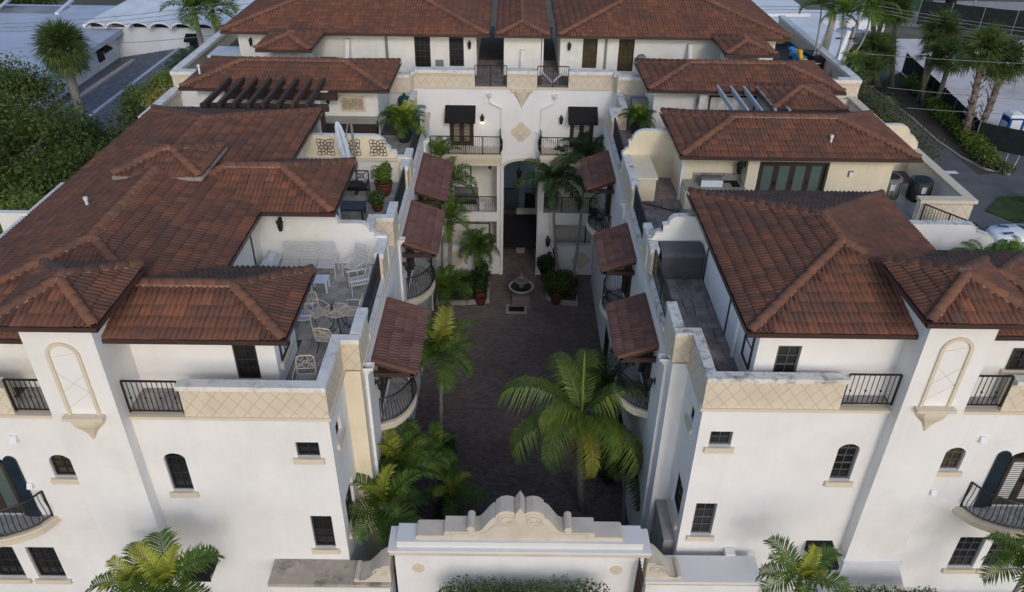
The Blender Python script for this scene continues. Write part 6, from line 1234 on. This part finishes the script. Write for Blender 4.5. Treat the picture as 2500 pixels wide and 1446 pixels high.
# ---- leaf-cloud plants ----
def cloud(nm, blobs, n, size, matr, seed=1, flat=.4):
    """leaf-sized faces spread through overlapping lobes, denser towards their surface"""
    g = np.random.default_rng(seed); bl = np.array(blobs, float); vol = bl[:, 3]*bl[:, 4]; idx = g.choice(len(bl), n, p=vol/vol.sum())
    d = g.normal(size=(n, 3)); d /= np.linalg.norm(d, axis=1)[:, None]; rad = g.random(n)**.45; rad *= 1+.18*np.sin(d[:, 0]*5+idx)+.12*np.sin(d[:, 1]*9+idx*2)
    c = bl[idx, :3]+d*rad[:, None]*np.stack([bl[idx, 3], bl[idx, 3], bl[idx, 4]], 1)
    nrm = d+g.normal(size=(n, 3))*.75; nrm[:, 2] += flat; nrm /= np.linalg.norm(nrm, axis=1)[:, None]
    a = np.cross(nrm, g.normal(size=(n, 3))); a /= np.linalg.norm(a, axis=1)[:, None]; b = np.cross(nrm, a); s = size*(.6+.8*g.random(n))[:, None]
    V = np.stack([c-a*s, c-b*s*.5+nrm*s*.12, c+a*s, c+b*s*.5+nrm*s*.12], 1).reshape(-1, 3); F = np.arange(4*n).reshape(-1, 4)
    return np_mesh(nm, V, F, MAT[matr])
def tree(label, x, y, top, rad, matr, n=9000, size=.17, seed=1, cat='tree', grp=None, nb=16, sq=.8, zb=None, nm='broadleaf_tree'):
    r = random.Random(seed); t = thing(nm, label, cat, (x, y, G), grp); zc = top-rad*sq; bl = []
    for k in range(nb):
        a = r.uniform(0, 6.28); q = r.random()**.5*rad*.72; bl.append((x+q*math.cos(a), y+q*math.sin(a), zc+r.uniform(-.55, .75)*rad*sq*(1-.5*q/rad), rad*r.uniform(.24, .46), rad*r.uniform(.2, .36)))
    M = MB(); M.tube([(x, y, G), (x+.2, y, (G+zc)/2), (x, y, zc)], [rad*.09, rad*.07, rad*.04], 8); tk = part('trunk', M, MAT['bark'], t, True)
    for k in range(7): B = MB(); q = bl[k]; B.tube([(x, y, G+(zc-G)*.6), (x+(q[0]-x)*.5, y+(q[1]-y)*.5, (zc*.8+q[2]*.2)), (q[0], q[1], q[2])], [rad*.045, rad*.03, rad*.01], 6); part('limb', B, MAT['bark'], tk, True)
    o = link('crown', cloud('crown', bl, n, size, matr, seed), t); o['kind'] = 'stuff'; return t
TG = 'broadleaf trees left of the houses'
tree('largest dark broadleaf tree at the left edge with a pale flowered top', -34, 48, 4.9, 7.2, 'leaf_tree', 32300, 0.124, 1, grp=TG, nb=26); tree('dark broadleaf tree in the middle of the left grove', -27, 43, 3.4, 5.2, 'leaf_tree', 24700, 0.112, 2, grp=TG, nb=22); tree('dark tree close behind the left roof slope', -22.3, 40.5, 1.9, 3.6, 'leaf_tree', 17100, 0.099, 3, grp=TG)
tree('brighter green tree touching the rear left parapet', -21.3, 47.2, 3.0, 3.2, 'leaf_tree2', 17100, 0.093, 4, grp=TG); tree('small dark green tree before the grey shingle roof', -25.0, 57.0, 3.6, 3.0, 'leaf_tree2', 13300, 0.099, 5, grp=TG); tree('golden leaved tree against the rear left parapet', -18.9, 43.4, 7.0, 2.1, 'leaf_gold', 12350, 0.081, 6, grp=TG)
tree('light green tree with upright sprays at the lower left edge', -24.0, 32.0, 5.0, 3.6, 'leaf_tree2', 20900, 0.087, 7, grp=TG); tree('light green tree nearest the left house wall', -20.8, 28.5, 3.2, 2.4, 'leaf_tree2', 13300, 0.081, 8, grp=TG); tree('dark tree behind the light green one at the left edge', -30, 36, 3.2, 4.6, 'leaf_tree', 20900, 0.112, 9, grp=TG, nb=20); tree('grey green tree between the grove and the shingle roof', -29.0, 55.0, 2.2, 4.4, 'leaf_tree', 19000, 0.112, 10, grp=TG); tree('dark tree at the far left behind the big tree', -40, 58, 3.5, 5.5, 'leaf_tree', 17100, 0.136, 11, grp=TG)
tree('distant dark tree in the top left corner', -60, 96, 3.5, 7.0, 'leaf_tree', 13300, 0.198, 12, grp=TG)
t = thing('cabbage_palm', 'shaggy cabbage palm with a rounded head beside the big left tree', 'palm', (-32.6, 57, G)); M = MB(); M.tube([(-32.6, 57, G), (-32.5, 57, 4.9)], [.35, .28], 9); part('trunk', M, MAT['bark_palm'], t)
for k in range(70): rr = random.Random(k); link('fan_leaf', SAB[k % 3], t, mw=Matrix.Translation((-32.5, 57, 4.7)) @ Matrix.Rotation(2.4*k, 4, 'Z') @ Matrix.Rotation(1.1-2.5*(k/70), 4, 'Y') @ Matrix.Rotation(rr.uniform(-.4, .4), 4, 'X') @ Matrix.Diagonal((1.55, 1.55, 1.55, 1)))
def bush(label, blobs, n, size, matr, nm='shrub', cat='shrub', grp=None, seed=1, stems=True):
    t = thing(nm, label, cat, (blobs[0][0], blobs[0][1], blobs[0][2]-blobs[0][4]), grp); o = link('foliage', cloud('foliage', blobs, n, size, matr, seed), t); o['kind'] = 'stuff'
    if stems:
        M = MB()
        for q in blobs[:6]: M.tube([(q[0], q[1], q[2]-q[4]*1.1), (q[0]+.05, q[1], q[2]+q[4]*.3)], .02, 5)
        part('stem', M, MAT['bark'], t)
    return t
bush('clipped green hedge in front of the entrance wall', [(-1.55+k*.42, 14.5, .75, .42, .78) for k in range(11)]+[(-1.4+k*.42, 14.15, .6, .42, .75) for k in range(10)], 15000, .045, 'leaf_hedge', 'hedge', 'hedge', seed=1)
bush('low clipped hedge at the foot of the right tower', [(10.3+k*.42, 14.9, .25, .35, .55) for k in range(7)], 6000, .045, 'leaf_hedge', 'hedge', 'hedge', seed=2)
bush('narrow clipped hedge along the edge of the front left bed', [(-2.6+.06*k, 25.9-.5*k, G+.45, .32, .5) for k in range(14)], 9000, .05, 'leaf_hedge', 'hedge', 'hedge', seed=3)
bush('dark leafy shrubs in the left courtyard bed', [(-3.2, 39.0, G+.6, .8, .5), (-2.3, 38.8, G+.7, .8, .6), (-1.7, 38.4, G+.8, .55, .6), (-1.6, 39.7, G+.9, .5, .9), (-3.6, 38.2, G+.4, .5, .4)], 7000, .07, 'leaf_dark', seed=4)
bush('rounded leafy shrub in the right courtyard bed', [(2.9, 38.6, G+.9, .85, .75), (3.4, 39.0, G+.7, .7, .7), (2.5, 39.2, G+.7, .6, .6)], 7000, .075, 'leaf_hedge', seed=5); bush('small pale flowered shrub at the right end of the right bed', [(3.75, 38.3, G+.5, .3, .4), (3.8, 39.0, G+.55, .3, .45)], 1500, .05, 'leaf_olive', seed=6)
bush('dark pot plant below the lantern right of the arch', [(2.25, 40.5, G+1.15, .5, .6)], 1500, .08, 'leaf_dark', seed=7); bush('reddish leaved plant in the fluted terracotta pot', [(-5.25, 29.7, TZ+.95, .45, .42), (-5.15, 29.8, TZ+1.1, .3, .3)], 1800, .05, 'leaf_lime', seed=8); bush('trailing green plant in the small terracotta pot', [(-5.3, 28.2, TZ+.55, .36, .35)], 900, .055, 'leaf_hedge', seed=9)
bush('undergrowth round the palm stems in the front left bed', [(-3.8+.3*k, 18.5+.4*(k % 3), G+.5, .5, .6) for k in range(8)]+[(-2.4, 21+.7*k, G+.4, .45, .45) for k in range(4)], 6000, .08, 'leaf_dark', seed=10); bush('dark plant beside the right wall behind the coconut palm', [(3.6, 25.5, G+.8, .6, .9), (4.3, 24, G+.8, .5, .9)], 2500, .09, 'leaf_dark', seed=11)
bush('lime green hedge along the curved road kerb', [(41.0-.17*k, 79-1.45*k, G+.55, .95, .8) for k in range(15)], 14000, .11, 'leaf_lime', 'hedge', 'hedge', seed=12)
bush('grassy low shrubs at the near end of the lime hedge', [(38.6+.2*k, 58.6-.35*k, G+.35, .8, .45) for k in range(4)], 3000, .10, 'leaf_olive', seed=13)
bush('olive green shrubs leaning over the parking bays right of the houses', [(31.5, 71.5, G+2.2, 1.9, 2.0), (30.6, 67.5, G+2.2, 2.2, 2.0), (31.5, 64.5, G+1.9, 2.3, 1.7), (31.8, 61.5, G+1.6, 2.1, 1.5), (32.6, 59.0, G+1.3, 1.8, 1.2), (29.6, 64, G+1.8, 2.2, 1.7), (29.8, 70.5, G+2.0, 2.0, 1.8), (33.2, 67.8, G+1.5, 1.6, 1.4)], 22000, .10, 'leaf_olive', 'shrub', 'shrub', seed=14)
t = thing('dracaena', 'spiky green plants behind the right front roof by the car', 'plant', (17.3, 23.7, 6.3))
for k in range(70): rr = random.Random(k+9); q = k % 7; link('leaf', FR['fine'][k % 2], t, mw=Matrix.Translation((16.3+q*.33, 23.6+.2*(q % 2), 7.0+.1*(q % 3))) @ Matrix.Rotation(2.4*k, 4, 'Z') @ Matrix.Rotation(-rr.uniform(-.3, .6), 4, 'Y') @ Matrix.Diagonal((.8, .8, .8, 1)))
M = MB(); M.prism([(16.2, 23.3), (18.4, 23.3), (18.4, 24.1), (16.2, 24.1)], 6.3, 6.95, 'z'); part('trough', M, MAT['concrete'], t)
M = MB()
o = link('far_treeline', cloud('far_treeline', [(-70+k*7.5, 128+3*math.sin(k*1.7), G+1.2, 5.0, 2.6) for k in range(30)], 30000, .5, 'leaf_tree', 20)); o['kind'] = 'stuff'; o['label'] = 'dark line of trees beyond the far road'; o['category'] = 'trees'
# ================= surroundings =================
q = MB(); q.box(19, 37, 30, 58.5, G-.02, G+.004); q.box(19, 36.2, 58.5, 120, G-.02, G+.004); struct('parking_lot', q, MAT['asphalt'])
q = MB(); q.box(31, 110, 53.5, 62.5, G-.01, G+.010); struct('side_road', q, MAT['asphalt'])
q = MB(); q.box(41.0, 120, 62.5, 98, G-.02, G+.002); struct('sand_lot', q, MAT['sand'])
q = MB(); q.prism([(50, 104.5), (120, 96), (120, 112), (50, 112.5)], G-.01, G+.012, 'z'); struct('far_road', q, MAT['road'])
q = MB(); q.prism([(50, 114.5), (130, 114), (130, 119), (50, 120)], G-.01, G+.01, 'z'); struct('far_pavement', q, MAT['concrete'])
q = MB(); q.prism([(32.4, 44.2), (34.5, 43.2), (60, 42), (60, 52.6), (36.6, 53.0), (34.2, 50.5), (35.6, 48.5)], G, G+.08, 'z'); lw = struct('lawn', q, MAT['lawn'])
gr = np.random.default_rng(5); n = 14000; cx = gr.uniform(33.5, 50, n); cy = gr.uniform(43.8, 52.6, n); ok = (cx > 35.9) | (cy < 47.5) & (cx > 33.6); cx, cy = cx[ok], cy[ok]; n = len(cx); a = gr.uniform(0, 6.28, n); hh = gr.uniform(.05, .13, n); w = .02
V = np.stack([np.stack([cx-w*np.cos(a), cy-w*np.sin(a), np.full(n, G+.08)], 1), np.stack([cx+w*np.cos(a), cy+w*np.sin(a), np.full(n, G+.08)], 1), np.stack([cx+gr.normal(0, .04, n), cy+gr.normal(0, .04, n), G+.08+hh], 1)], 1).reshape(-1, 3)
o = link('grass', np_mesh('grass', V, np.arange(3*n).reshape(-1, 3), MAT['leaf_hedge'])); o['kind'] = 'stuff'; o['label'] = 'mown grass on the lawn by the side road'; o['category'] = 'grass'
kp = [(36.8, 79), (36.9, 75), (37.1, 69.6), (36.9, 64), (37.2, 60.4), (38.0, 58.0), (39.5, 57.0)]
q = MB()
for (x0, y0), (x1, y1) in zip(kp, kp[1:]): q.bar((x0, y0, G+.06), (x1, y1, G+.06), .18, .14)
struct('kerb', q, MAT['concrete'])
q = MB(); q.prism([(37.0, 57), (37.1, 79), (42, 84), (41, 62.5), (39.8, 57.4)], G-.01, G+.03, 'z'); struct('verge', q, MAT['soil'])
q = MB(); q.bar((31.6, 57.2, G+.012), (35.5, 57.4, G+.012), .55, .01); struct('painted_line', q, MAT['plastic_white'])
def fence(label, pts, h, sp, matr='mesh_fence', posts='pole'):
    t = thing('screened_fence', label, 'fence', (pts[0][0], pts[0][1], G), 'screened construction fences'); 
    for (x0, y0), (x1, y1) in zip(pts, pts[1:]):
        L = math.hypot(x1-x0, y1-y0); n = max(1, round(L/sp)); prev = None
        for k in range(n):
            a = (x0+(x1-x0)*k/n, y0+(y1-y0)*k/n); b = (x0+(x1-x0)*(k+1)/n, y0+(y1-y0)*(k+1)/n); M = MB(); N_ = 6; ux, uy = -(y1-y0)/L*.05, (x1-x0)/L*.05; vs = []
            for j in range(N_+1):
                u = j/N_; s = .05*math.sin(math.pi*u)*random.uniform(.2, 1); px, py = a[0]+(b[0]-a[0])*u+ux*8*s, a[1]+(b[1]-a[1])*u+uy*8*s
                vs += [(px, py, G+.03), (px, py, G+h-.05*math.sin(math.pi*u)*random.uniform(.3, 1))]
            vs2 = [(x+ux*.3, y+uy*.3, z) for x, y, z in vs]; m = len(vs)
            M.add(vs+vs2, [(2*j, 2*j+2, 2*j+3, 2*j+1) for j in range(N_)]+[(m+2*j, m+2*j+1, m+2*j+3, m+2*j+2) for j in range(N_)]); part('screen_panel', M, MAT[matr], t)
            P = MB(); P.tube([(a[0], a[1], G), (a[0], a[1], G+h+.12)], .035, 6); part('post', P, MAT[posts], t)
fence('black screened fence running along the sand lot beside the palms', [(42.2, 84), (40.8, 72), (39.6, 63.2), (42.6, 60.9)], 2.1, 3.0); fence('black screened fence along the near edge of the sand lot', [(42.7, 60.8), (62, 60.0)], 2.1, 3.0); fence('tall black screened fence beyond the sand lot', [(53, 105.5), (66, 98.6), (100, 95)], 3.0, 3.4)
for i, (x, y) in enumerate(((39.6, 58.3), (40.2, 58.0))):
    M = MB(); M.tube([(x, y, G), (x+.15*i, y, G+1.25)], .06, 7); single('bollard', M, MAT['concrete'], ('pale bollard nearer the lime hedge' if i == 0 else 'leaning pale bollard nearer the black fence'), 'bollard', 'pale road bollards')
def porta(label, x, y, m, s):
    t = thing('portable_toilet', label, 'portable toilet', (x, y, G), 'portable toilets'); M = MB(); M.box(x-.55*s, x+.55*s, y-.55*s, y+.55*s, G+.1, G+2.0*s); part('cabin', M, MAT[m], t); M = MB(); M.lathe([(.80*s, 0), (.78*s, .1), (.5*s, .28*s), (0, .34*s)], (x, y, G+2.0*s), 4, 0, math.pi/4, math.pi/4+2*math.pi); part('roof', M, MAT['plastic_white'], t); M = MB(); M.box(x-.38*s, x+.38*s, y-.57*s, y-.55*s, G+.25, G+1.85*s); part('door', M, MAT['plastic_white'], t); M = MB(); M.box(x-.57*s, x-.55*s, y-.4*s, y+.4*s, G+1.0*s, G+1.6*s); part('side_panel', M, MAT['plastic_white'], t)
porta('blue portable toilet with white roof beyond the black fence', 42.9, 64.2, 'plastic_blue', 1.15); porta('second blue portable toilet close behind the first', 44.3, 64.6, 'plastic_blue', 1.1); M = MB(); M.box(45.0, 45.5, 63.0, 63.5, G, G+2.0); M.box(44.98, 45.52, 62.98, 63.52, G+2.0, G+2.1); single('red_tank', M, MAT['red'], 'narrow dark red cabinet beside the portable toilets', 'cabinet')
t = thing('yard_sign', 'green and black yard sign with a white panel on the lawn', 'sign', (38.2, 51.4, G)); M = MB(); M.tube([(38.2, 51.4, G), (38.2, 51.4, G+1.9)], .04, 6); part('post', M, MAT['black'], t); M = MB(); M.box(37.85, 38.75, 51.33, 51.38, G+1.15, G+2.05); part('board', M, MAT['black'], t); M = MB(); M.box(37.92, 38.68, 51.315, 51.33, G+1.25, G+1.68); part('lettering_panel', M, MAT['sign_green'], t); M = MB()
for k in range(5): M.box(38.0+k*.13, 38.08+k*.13, 51.31, 51.314, G+1.36, G+1.56)
for k in range(3): M.box(38.32+k*.1, 38.38+k*.1, 51.318, 51.329, G+1.82, G+1.92)
part('lettering', M, MAT['plastic_white'], t); M = MB(); M.box(37.75, 38.4, 51.42, 51.46, G+.35, G+1.1); part('white_panel', M, MAT['plastic_white'], t)
# white sports car with blue markings
t = thing('parked_car', 'low white sports car with dark blue vents parked by the lawn', 'car', (0,0,0)); L_, W_ = 4.5, 1.95
st = [(-2.25, .30, .62, .70), (-2.1, .24, .72, .86), (-1.5, .22, .86, .95), (-.8, .22, .92, .96), (-.3, .22, .98, .96), (.4, .22, .98, .96), (1.2, .22, .95, .97), (1.9, .26, .88, .92), (2.22, .36, .74, .8)]; vs = []; fs = []
for x, zb, zt, w in st: vs += [(x, -w, zb), (x, -w, (zb+zt)/2+.06), (x, -w*.86, zt), (x, 0, zt+.04), (x, w*.86, zt), (x, w, (zb+zt)/2+.06), (x, w, zb)]
for i in range(len(st)-1):
    for j in range(6): fs.append((i*7+j, i*7+j+1, (i+1)*7+j+1, (i+1)*7+j))
fs += [tuple(range(6, -1, -1)), tuple(range((len(st)-1)*7, len(st)*7))]; M = MB(); M.add(vs, fs); body = part('body', M, MAT['car_white'], t, True)
M = MB(); M.add([(-.75, -.74, .93), (-.75, .74, .93), (.1, .58, 1.24), (.1, -.58, 1.24), (.75, .56, 1.24), (.75, -.56, 1.24), (1.5, .7, .95), (1.5, -.7, .95)], [(0,1,2,3), (3,2,4,5), (5,4,6,7), (0,3,5,7), (1,6,4,2)]); cb = part('cabin_glass', M, MAT['glass'], t, True); M = MB(); M.box(.05, .8, -.57, .57, 1.235, 1.26); part('roof_panel', M, MAT['car_white'], t)
for s in (-1, 1):
    M = MB(); M.prism([(-1.9, s*.45), (-1.3, s*.3), (-1.3, s*.42), (-1.8, s*.58)], .88, .95, 'z'); part('bonnet_vent', M, MAT['car_blue'], t); M = MB(); M.prism([(-.1, .5), (1.2, .72), (1.1, .6), (.1, .42)], s*.955, s*.975, 'y'); part('side_stripe', M, MAT['car_blue'], t); M = MB(); M.prism([(-2.2, .58), (-1.75, .70), (-1.7, .62), (-2.15, .5)], s*.72, s*.90, 'y'); part('headlight', M, MAT['glass'], t)
    for x in (-1.4, 1.4):
        M = MB(); n0 = 0; M.lathe([(0, -.12), (.30, -.12), (.34, -.08), (.34, .1), (.3, .12), (0, .12)], (0,0,0), 18); M.v = [(x+a, s*.87+c, .34+b) for a, b, c in M.v]; wh = part('wheel', M, MAT['rubber'], t); M = MB(); M.lathe([(0, 0), (.2, 0), (.22, -.02)], (0,0,0), 14); M.v = [(x+a, s*(.995+c), .34+b) for a, b, c in M.v]; part('rim', M, MAT['hvac'], wh)
t.location = (34.6, 45.5, G); t.rotation_euler.z = -.12; t.scale = (1.15,)*3
# white house with the vaulted roof, upper left
VH = thing('vaulted_house', 'low white neighbouring house with a row of white vaulted roofs', 'house', (-36, 84, G))
M = MB(); M.box(-44.0, -26, 82.0, 82.3, G, .3); M.box(-44.0, -43.7, 82.3, 96, G, .3); part('wall', M, MAT['roof_white'], VH)
for k in range(8):
    x0 = -43.2+k*2.18; M = MB(); n = 10; o_ = []; i_ = []
    for j in range(n+1): a = math.pi*j/n; o_.append((x0+1.09-1.09*math.cos(a), .30+.62*math.sin(a))); i_.append((x0+1.09-.98*math.cos(a), .24+.52*math.sin(a)))
    for j in range(n): M.prism([o_[j], o_[j+1], i_[j+1], i_[j]], 80.7, 95, 'y')
    part('roof_vault', M, MAT['roof_white'], VH); M = MB(); M.prism([(x0+.12, .1)]+i_[1:-1]+[(x0+2.06, .1)], 81.9, 82.0, 'y'); part('clerestory_window', M, MAT['glass'], VH)
for u0, u1, z in ((-33.6, -31.9, -1.0), (-30.2, -28.6, -1.0)): canopy(VH, WY(82.0), u0, u1, z+.5, z, .9); M = MB(); M.box(u0+.2, u1-.2, 81.96, 82.0, z-1.2, z); part('window', M, MAT['glass'], VH)
FH = thing('flat_roofed_house', 'pale grey flat roofed neighbouring house behind the big left tree', 'house', (-46, 80, G)); M = MB(); M.prism([(-60, 66), (-40.6, 66), (-40.9, 82.5), (-43.9, 90), (-60, 92)], G, -.55, 'z'); part('wall', M, MAT['roof_white'], FH)
M = MB(); M.prism([(-61, 65), (-39.6, 65), (-40.0, 83.2), (-43.5, 83.6), (-43.5, 92), (-61, 92)], -.55, -.1, 'z'); part('roof', M, MAT['roof_grey'], FH); M = MB(); M.prism([(-57.5, 87.6), (-49.6, 87.6), (-49.6, 91), (-57.5, 91)], -.1, -.02, 'z'); part('mouldy_roof_patch', M, MAT['roof_mould'], FH); M = MB(); M.bar((-49.4, 87.5, .0), (-50.8, 94, .0), .35, .25); M.bar((-56, 87, 0), (-58, 94, 0), .35, .25); part('roof_kerb', M, MAT['roof_white'], FH)
M = MB(); M.lathe([(.14, 0), (.14, .3), (.2, .32), (0, .5)], (-46.5, 80.2, -.1), 8); part('roof_vent', M, MAT['plastic_white'], FH); M = MB(); M.box(-40.85, -40.7, 77.2, 78.4, -2.2, -1.2); part('window', M, MAT['glass'], FH); canopy(FH, WXP(-40.75), 77.1, 78.9, -.75, -1.15, .8)
SH = thing('shingle_roofed_house', 'neighbouring house with a grey shingle hip roof below the vaulted one', 'house', (-35, 72, G)); M = MB(); M.box(-41.8, -28.5, 60, 81.5, G, -3.2); part('wall', M, MAT['roof_white'], SH)
RP = MB(); RP.prism([(-42.1, -3.2), (-34.5, -1.95), (-27.6, -3.2)], 59.5, 81.7, 'y'); rp = part('roof', RP, MAT['shingle'], SH); V = []; F = []; R2 = random.Random(3)
for side, (xa, za, xb, zb) in ((0, (-34.5, -1.95, -27.6, -3.2)), (1, (-34.5, -1.95, -42.1, -3.2))):
    for i in range(18):
        for j in range(36):
            u0, u1 = i/18, (i+1)/18; y0 = 59.5+j*.616+(.3 if i % 2 else 0); y1 = min(81.7, y0+.60); e = .035; f = lambda u, h: (xa+(xb-xa)*u, za+(zb-za)*u+h); (ax, az), (bx, bz) = f(u0, .012), f(u1, e+R2.uniform(0, .015)); n = len(V)
            V += [(ax, y0, az), (ax, y1, az), (bx, y1, bz), (bx, y0, bz), (bx, y0, bz-.04), (bx, y1, bz-.04)]; F += [(n, n+1, n+2, n+3), (n+3, n+2, n+5, n+4)]
o = link('shingle', np_mesh('shingle', V, F, MAT['shingle']), rp); o['kind'] = 'stuff'; M = MB(); M.bar((-34.5, 59.4, -1.91), (-34.5, 81.7, -1.91), .3, .08); part('ridge_strip', M, MAT['roof_grey'], rp); M = MB(); M.bar((-38.4, 61, -2.5), (-38.2, 79, -2.5), .5, .35); part('roof_kerb', M, MAT['concrete'], rp)
# white and teal flat roofed building, upper right
TB = thing('flat_roofed_building', 'white flat roofed building with teal walls beyond the right hand palms', 'building', (33, 84, G))
for nm, pl, z, m in (('wall', [(29.5, 72), (34.2, 80.0), (33.6, 90), (31.6, 92.6), (28.0, 98), (20, 98), (20, 90)], -.25, 'teal'), ('wall', [(34.4, 80.8), (38.2, 80.8), (39.4, 86.6), (36.6, 89), (34.4, 86)], -.9, 'teal_light')):
    M = MB(); M.prism(pl, G, z, 'z'); part(nm, M, MAT[m], TB); c_ = (sum(p[0] for p in pl)/len(pl), sum(p[1] for p in pl)/len(pl)); M = MB(); M.prism([(c_[0]+(x-c_[0])*1.03, c_[1]+(y-c_[1])*1.03) for x, y in pl], z, z+.35, 'z'); rf_ = part('roof', M, MAT['roof_white'], TB); M = MB(); M.prism([(c_[0]+(x-c_[0])*.93, c_[1]+(y-c_[1])*.93) for x, y in pl], z+.35, z+.37, 'z'); part('roof_membrane', M, MAT['roof_white'], rf_)
M = MB(); M.box(24, 33, 90, 104, G, .2); part('wall', M, MAT['roof_white'], TB); M = MB(); M.box(23.8, 33.2, 89.8, 104, .2, .6); part('roof', M, MAT['roof_white'], TB); M = MB(); M.prism([(37, 100), (47, 101), (46, 106), (37, 106)], G, -2.6, 'z'); part('carport_roof', M, MAT['roof_white'], TB)
M = MB(); M.box(35.2, 37.2, 82.4, 83.6, -.55, .1); M.tube([(36.0, 84.5, -.5), (36.0, 84.5, .5)], .12, 8); part('roof_unit', M, MAT['hvac'], TB)
M = MB(); M.lathe([(.55, 0), (.6, .4), (.42, .8), (.1, .95), (0, .95)], (34.2, 69.5, G+1.2), 12); M.tube([(34.3, 69.5, G), (34.3, 69.5, G+1.25)], .22, 8); single('thatched_bin', M, MAT['bark'], 'grey brown dome topped stump beside the parking kerb', 'stump')
M = MB(); M.box(53.5, 58.5, 113.3, 115.5, G, G+2.2); M.box(53.4, 58.6, 113.2, 115.6, G+2.2, G+2.35); single('green_container', M, MAT['green_box'], 'green metal container by the far road', 'container')
M = MB(); M.lathe([(.7, 0), (.75, 2.0), (.8, 2.1), (.0, 2.3)], (61.5, 114.3, G), 10); single('dark_bin', M, MAT['black'], 'dark round bin beside the far pavement', 'bin')
# utility poles and wires
def pole(label, x, y, x2, y2, h, r, m='pole', nm='utility_pole'):
    t = thing(nm, label, 'pole', (x, y, G), 'utility poles'); M = MB(); M.tube([(x, y, G), (x2, y2, G+h)], [r, r*.7], 10); part('shaft', M, MAT[m], t); M = MB(); M.bar((x2-.9, y2, G+h-.6), (x2+.9, y2, G+h-.6), .1, .12); part('crossarm', M, MAT['wood'], t)
pole('thick pale concrete utility pole by the teal building', 26.0, 66.0, 26.6, 66.5, 13, .34); pole('thinner utility pole beside the thick pale one', 27.2, 66.0, 29.4, 67.5, 12, .17); pole('thin grey pole beside the far road', 64.0, 113, 64.6, 113, 7, .14); pole('slim grey light pole at the right end of the far road', 73.5, 104, 74.6, 104.5, 6, .13); pole('white concrete post leaning among the roof deck palms', 24.0, 61.0, 27.0, 64.0, 9.2, .28, 'plastic_white', 'concrete_post')
def wire(label, a, b, sag=.6, r=.022, grp='overhead wires'):
    a, b = Vector(a), Vector(b); M = MB(); M.tube([a.lerp(b, k/16)-Vector((0,0,sag*4*(k/16)*(1-k/16))) for k in range(17)], r, 4); single('overhead_wire', M, MAT['wire'], label, 'wire', grp)
wire('highest overhead wire crossing the top right corner', (14, 75, 4.6), (32.9, 75, 4.84), .25); wire('highest overhead wire sloping down over the far road', (32.9, 75, 4.84), (52, 75, 2.5), .2)
wire('second overhead wire crossing the top right corner', (14, 75, 4.35), (32.9, 75, 4.55), .25); wire('second overhead wire sloping down over the far road', (32.9, 75, 4.55), (52, 75, 2.2), .2)
wire('lowest overhead wire of the three at the top right', (14, 75, 4.1), (33, 75, 4.29), .3); wire('lowest overhead wire sloping over the far fence', (33, 75, 4.29), (52, 75, 1.7), .2)
wire('pale overhead wire crossing the cabbage palm crowns', (25.5, 60, 4.5), (42, 60, 3.75), .1); wire('dark overhead wire above the sand lot', (26.9, 55, 3.4), (40, 55, 2.5), .08, .02); wire('lowest dark overhead wire above the lime hedge', (27.2, 52, 2.95), (38, 52, 2.5), .06, .02)
wire('upper overhead wire across the vaulted roofs', (-48, 70, 3.1), (-22, 70, 5.75), .5); wire('middle overhead wire across the vaulted roofs', (-48, 70, 2.8), (-22, 70, 5.35), .5); wire('lower overhead wire across the vaulted roofs', (-48, 70, 2.45), (-22, 70, 4.95), .5); wire('single wire passing the shaggy palm head', (-37, 60, 4.3), (-22, 60, 5.2), .3)
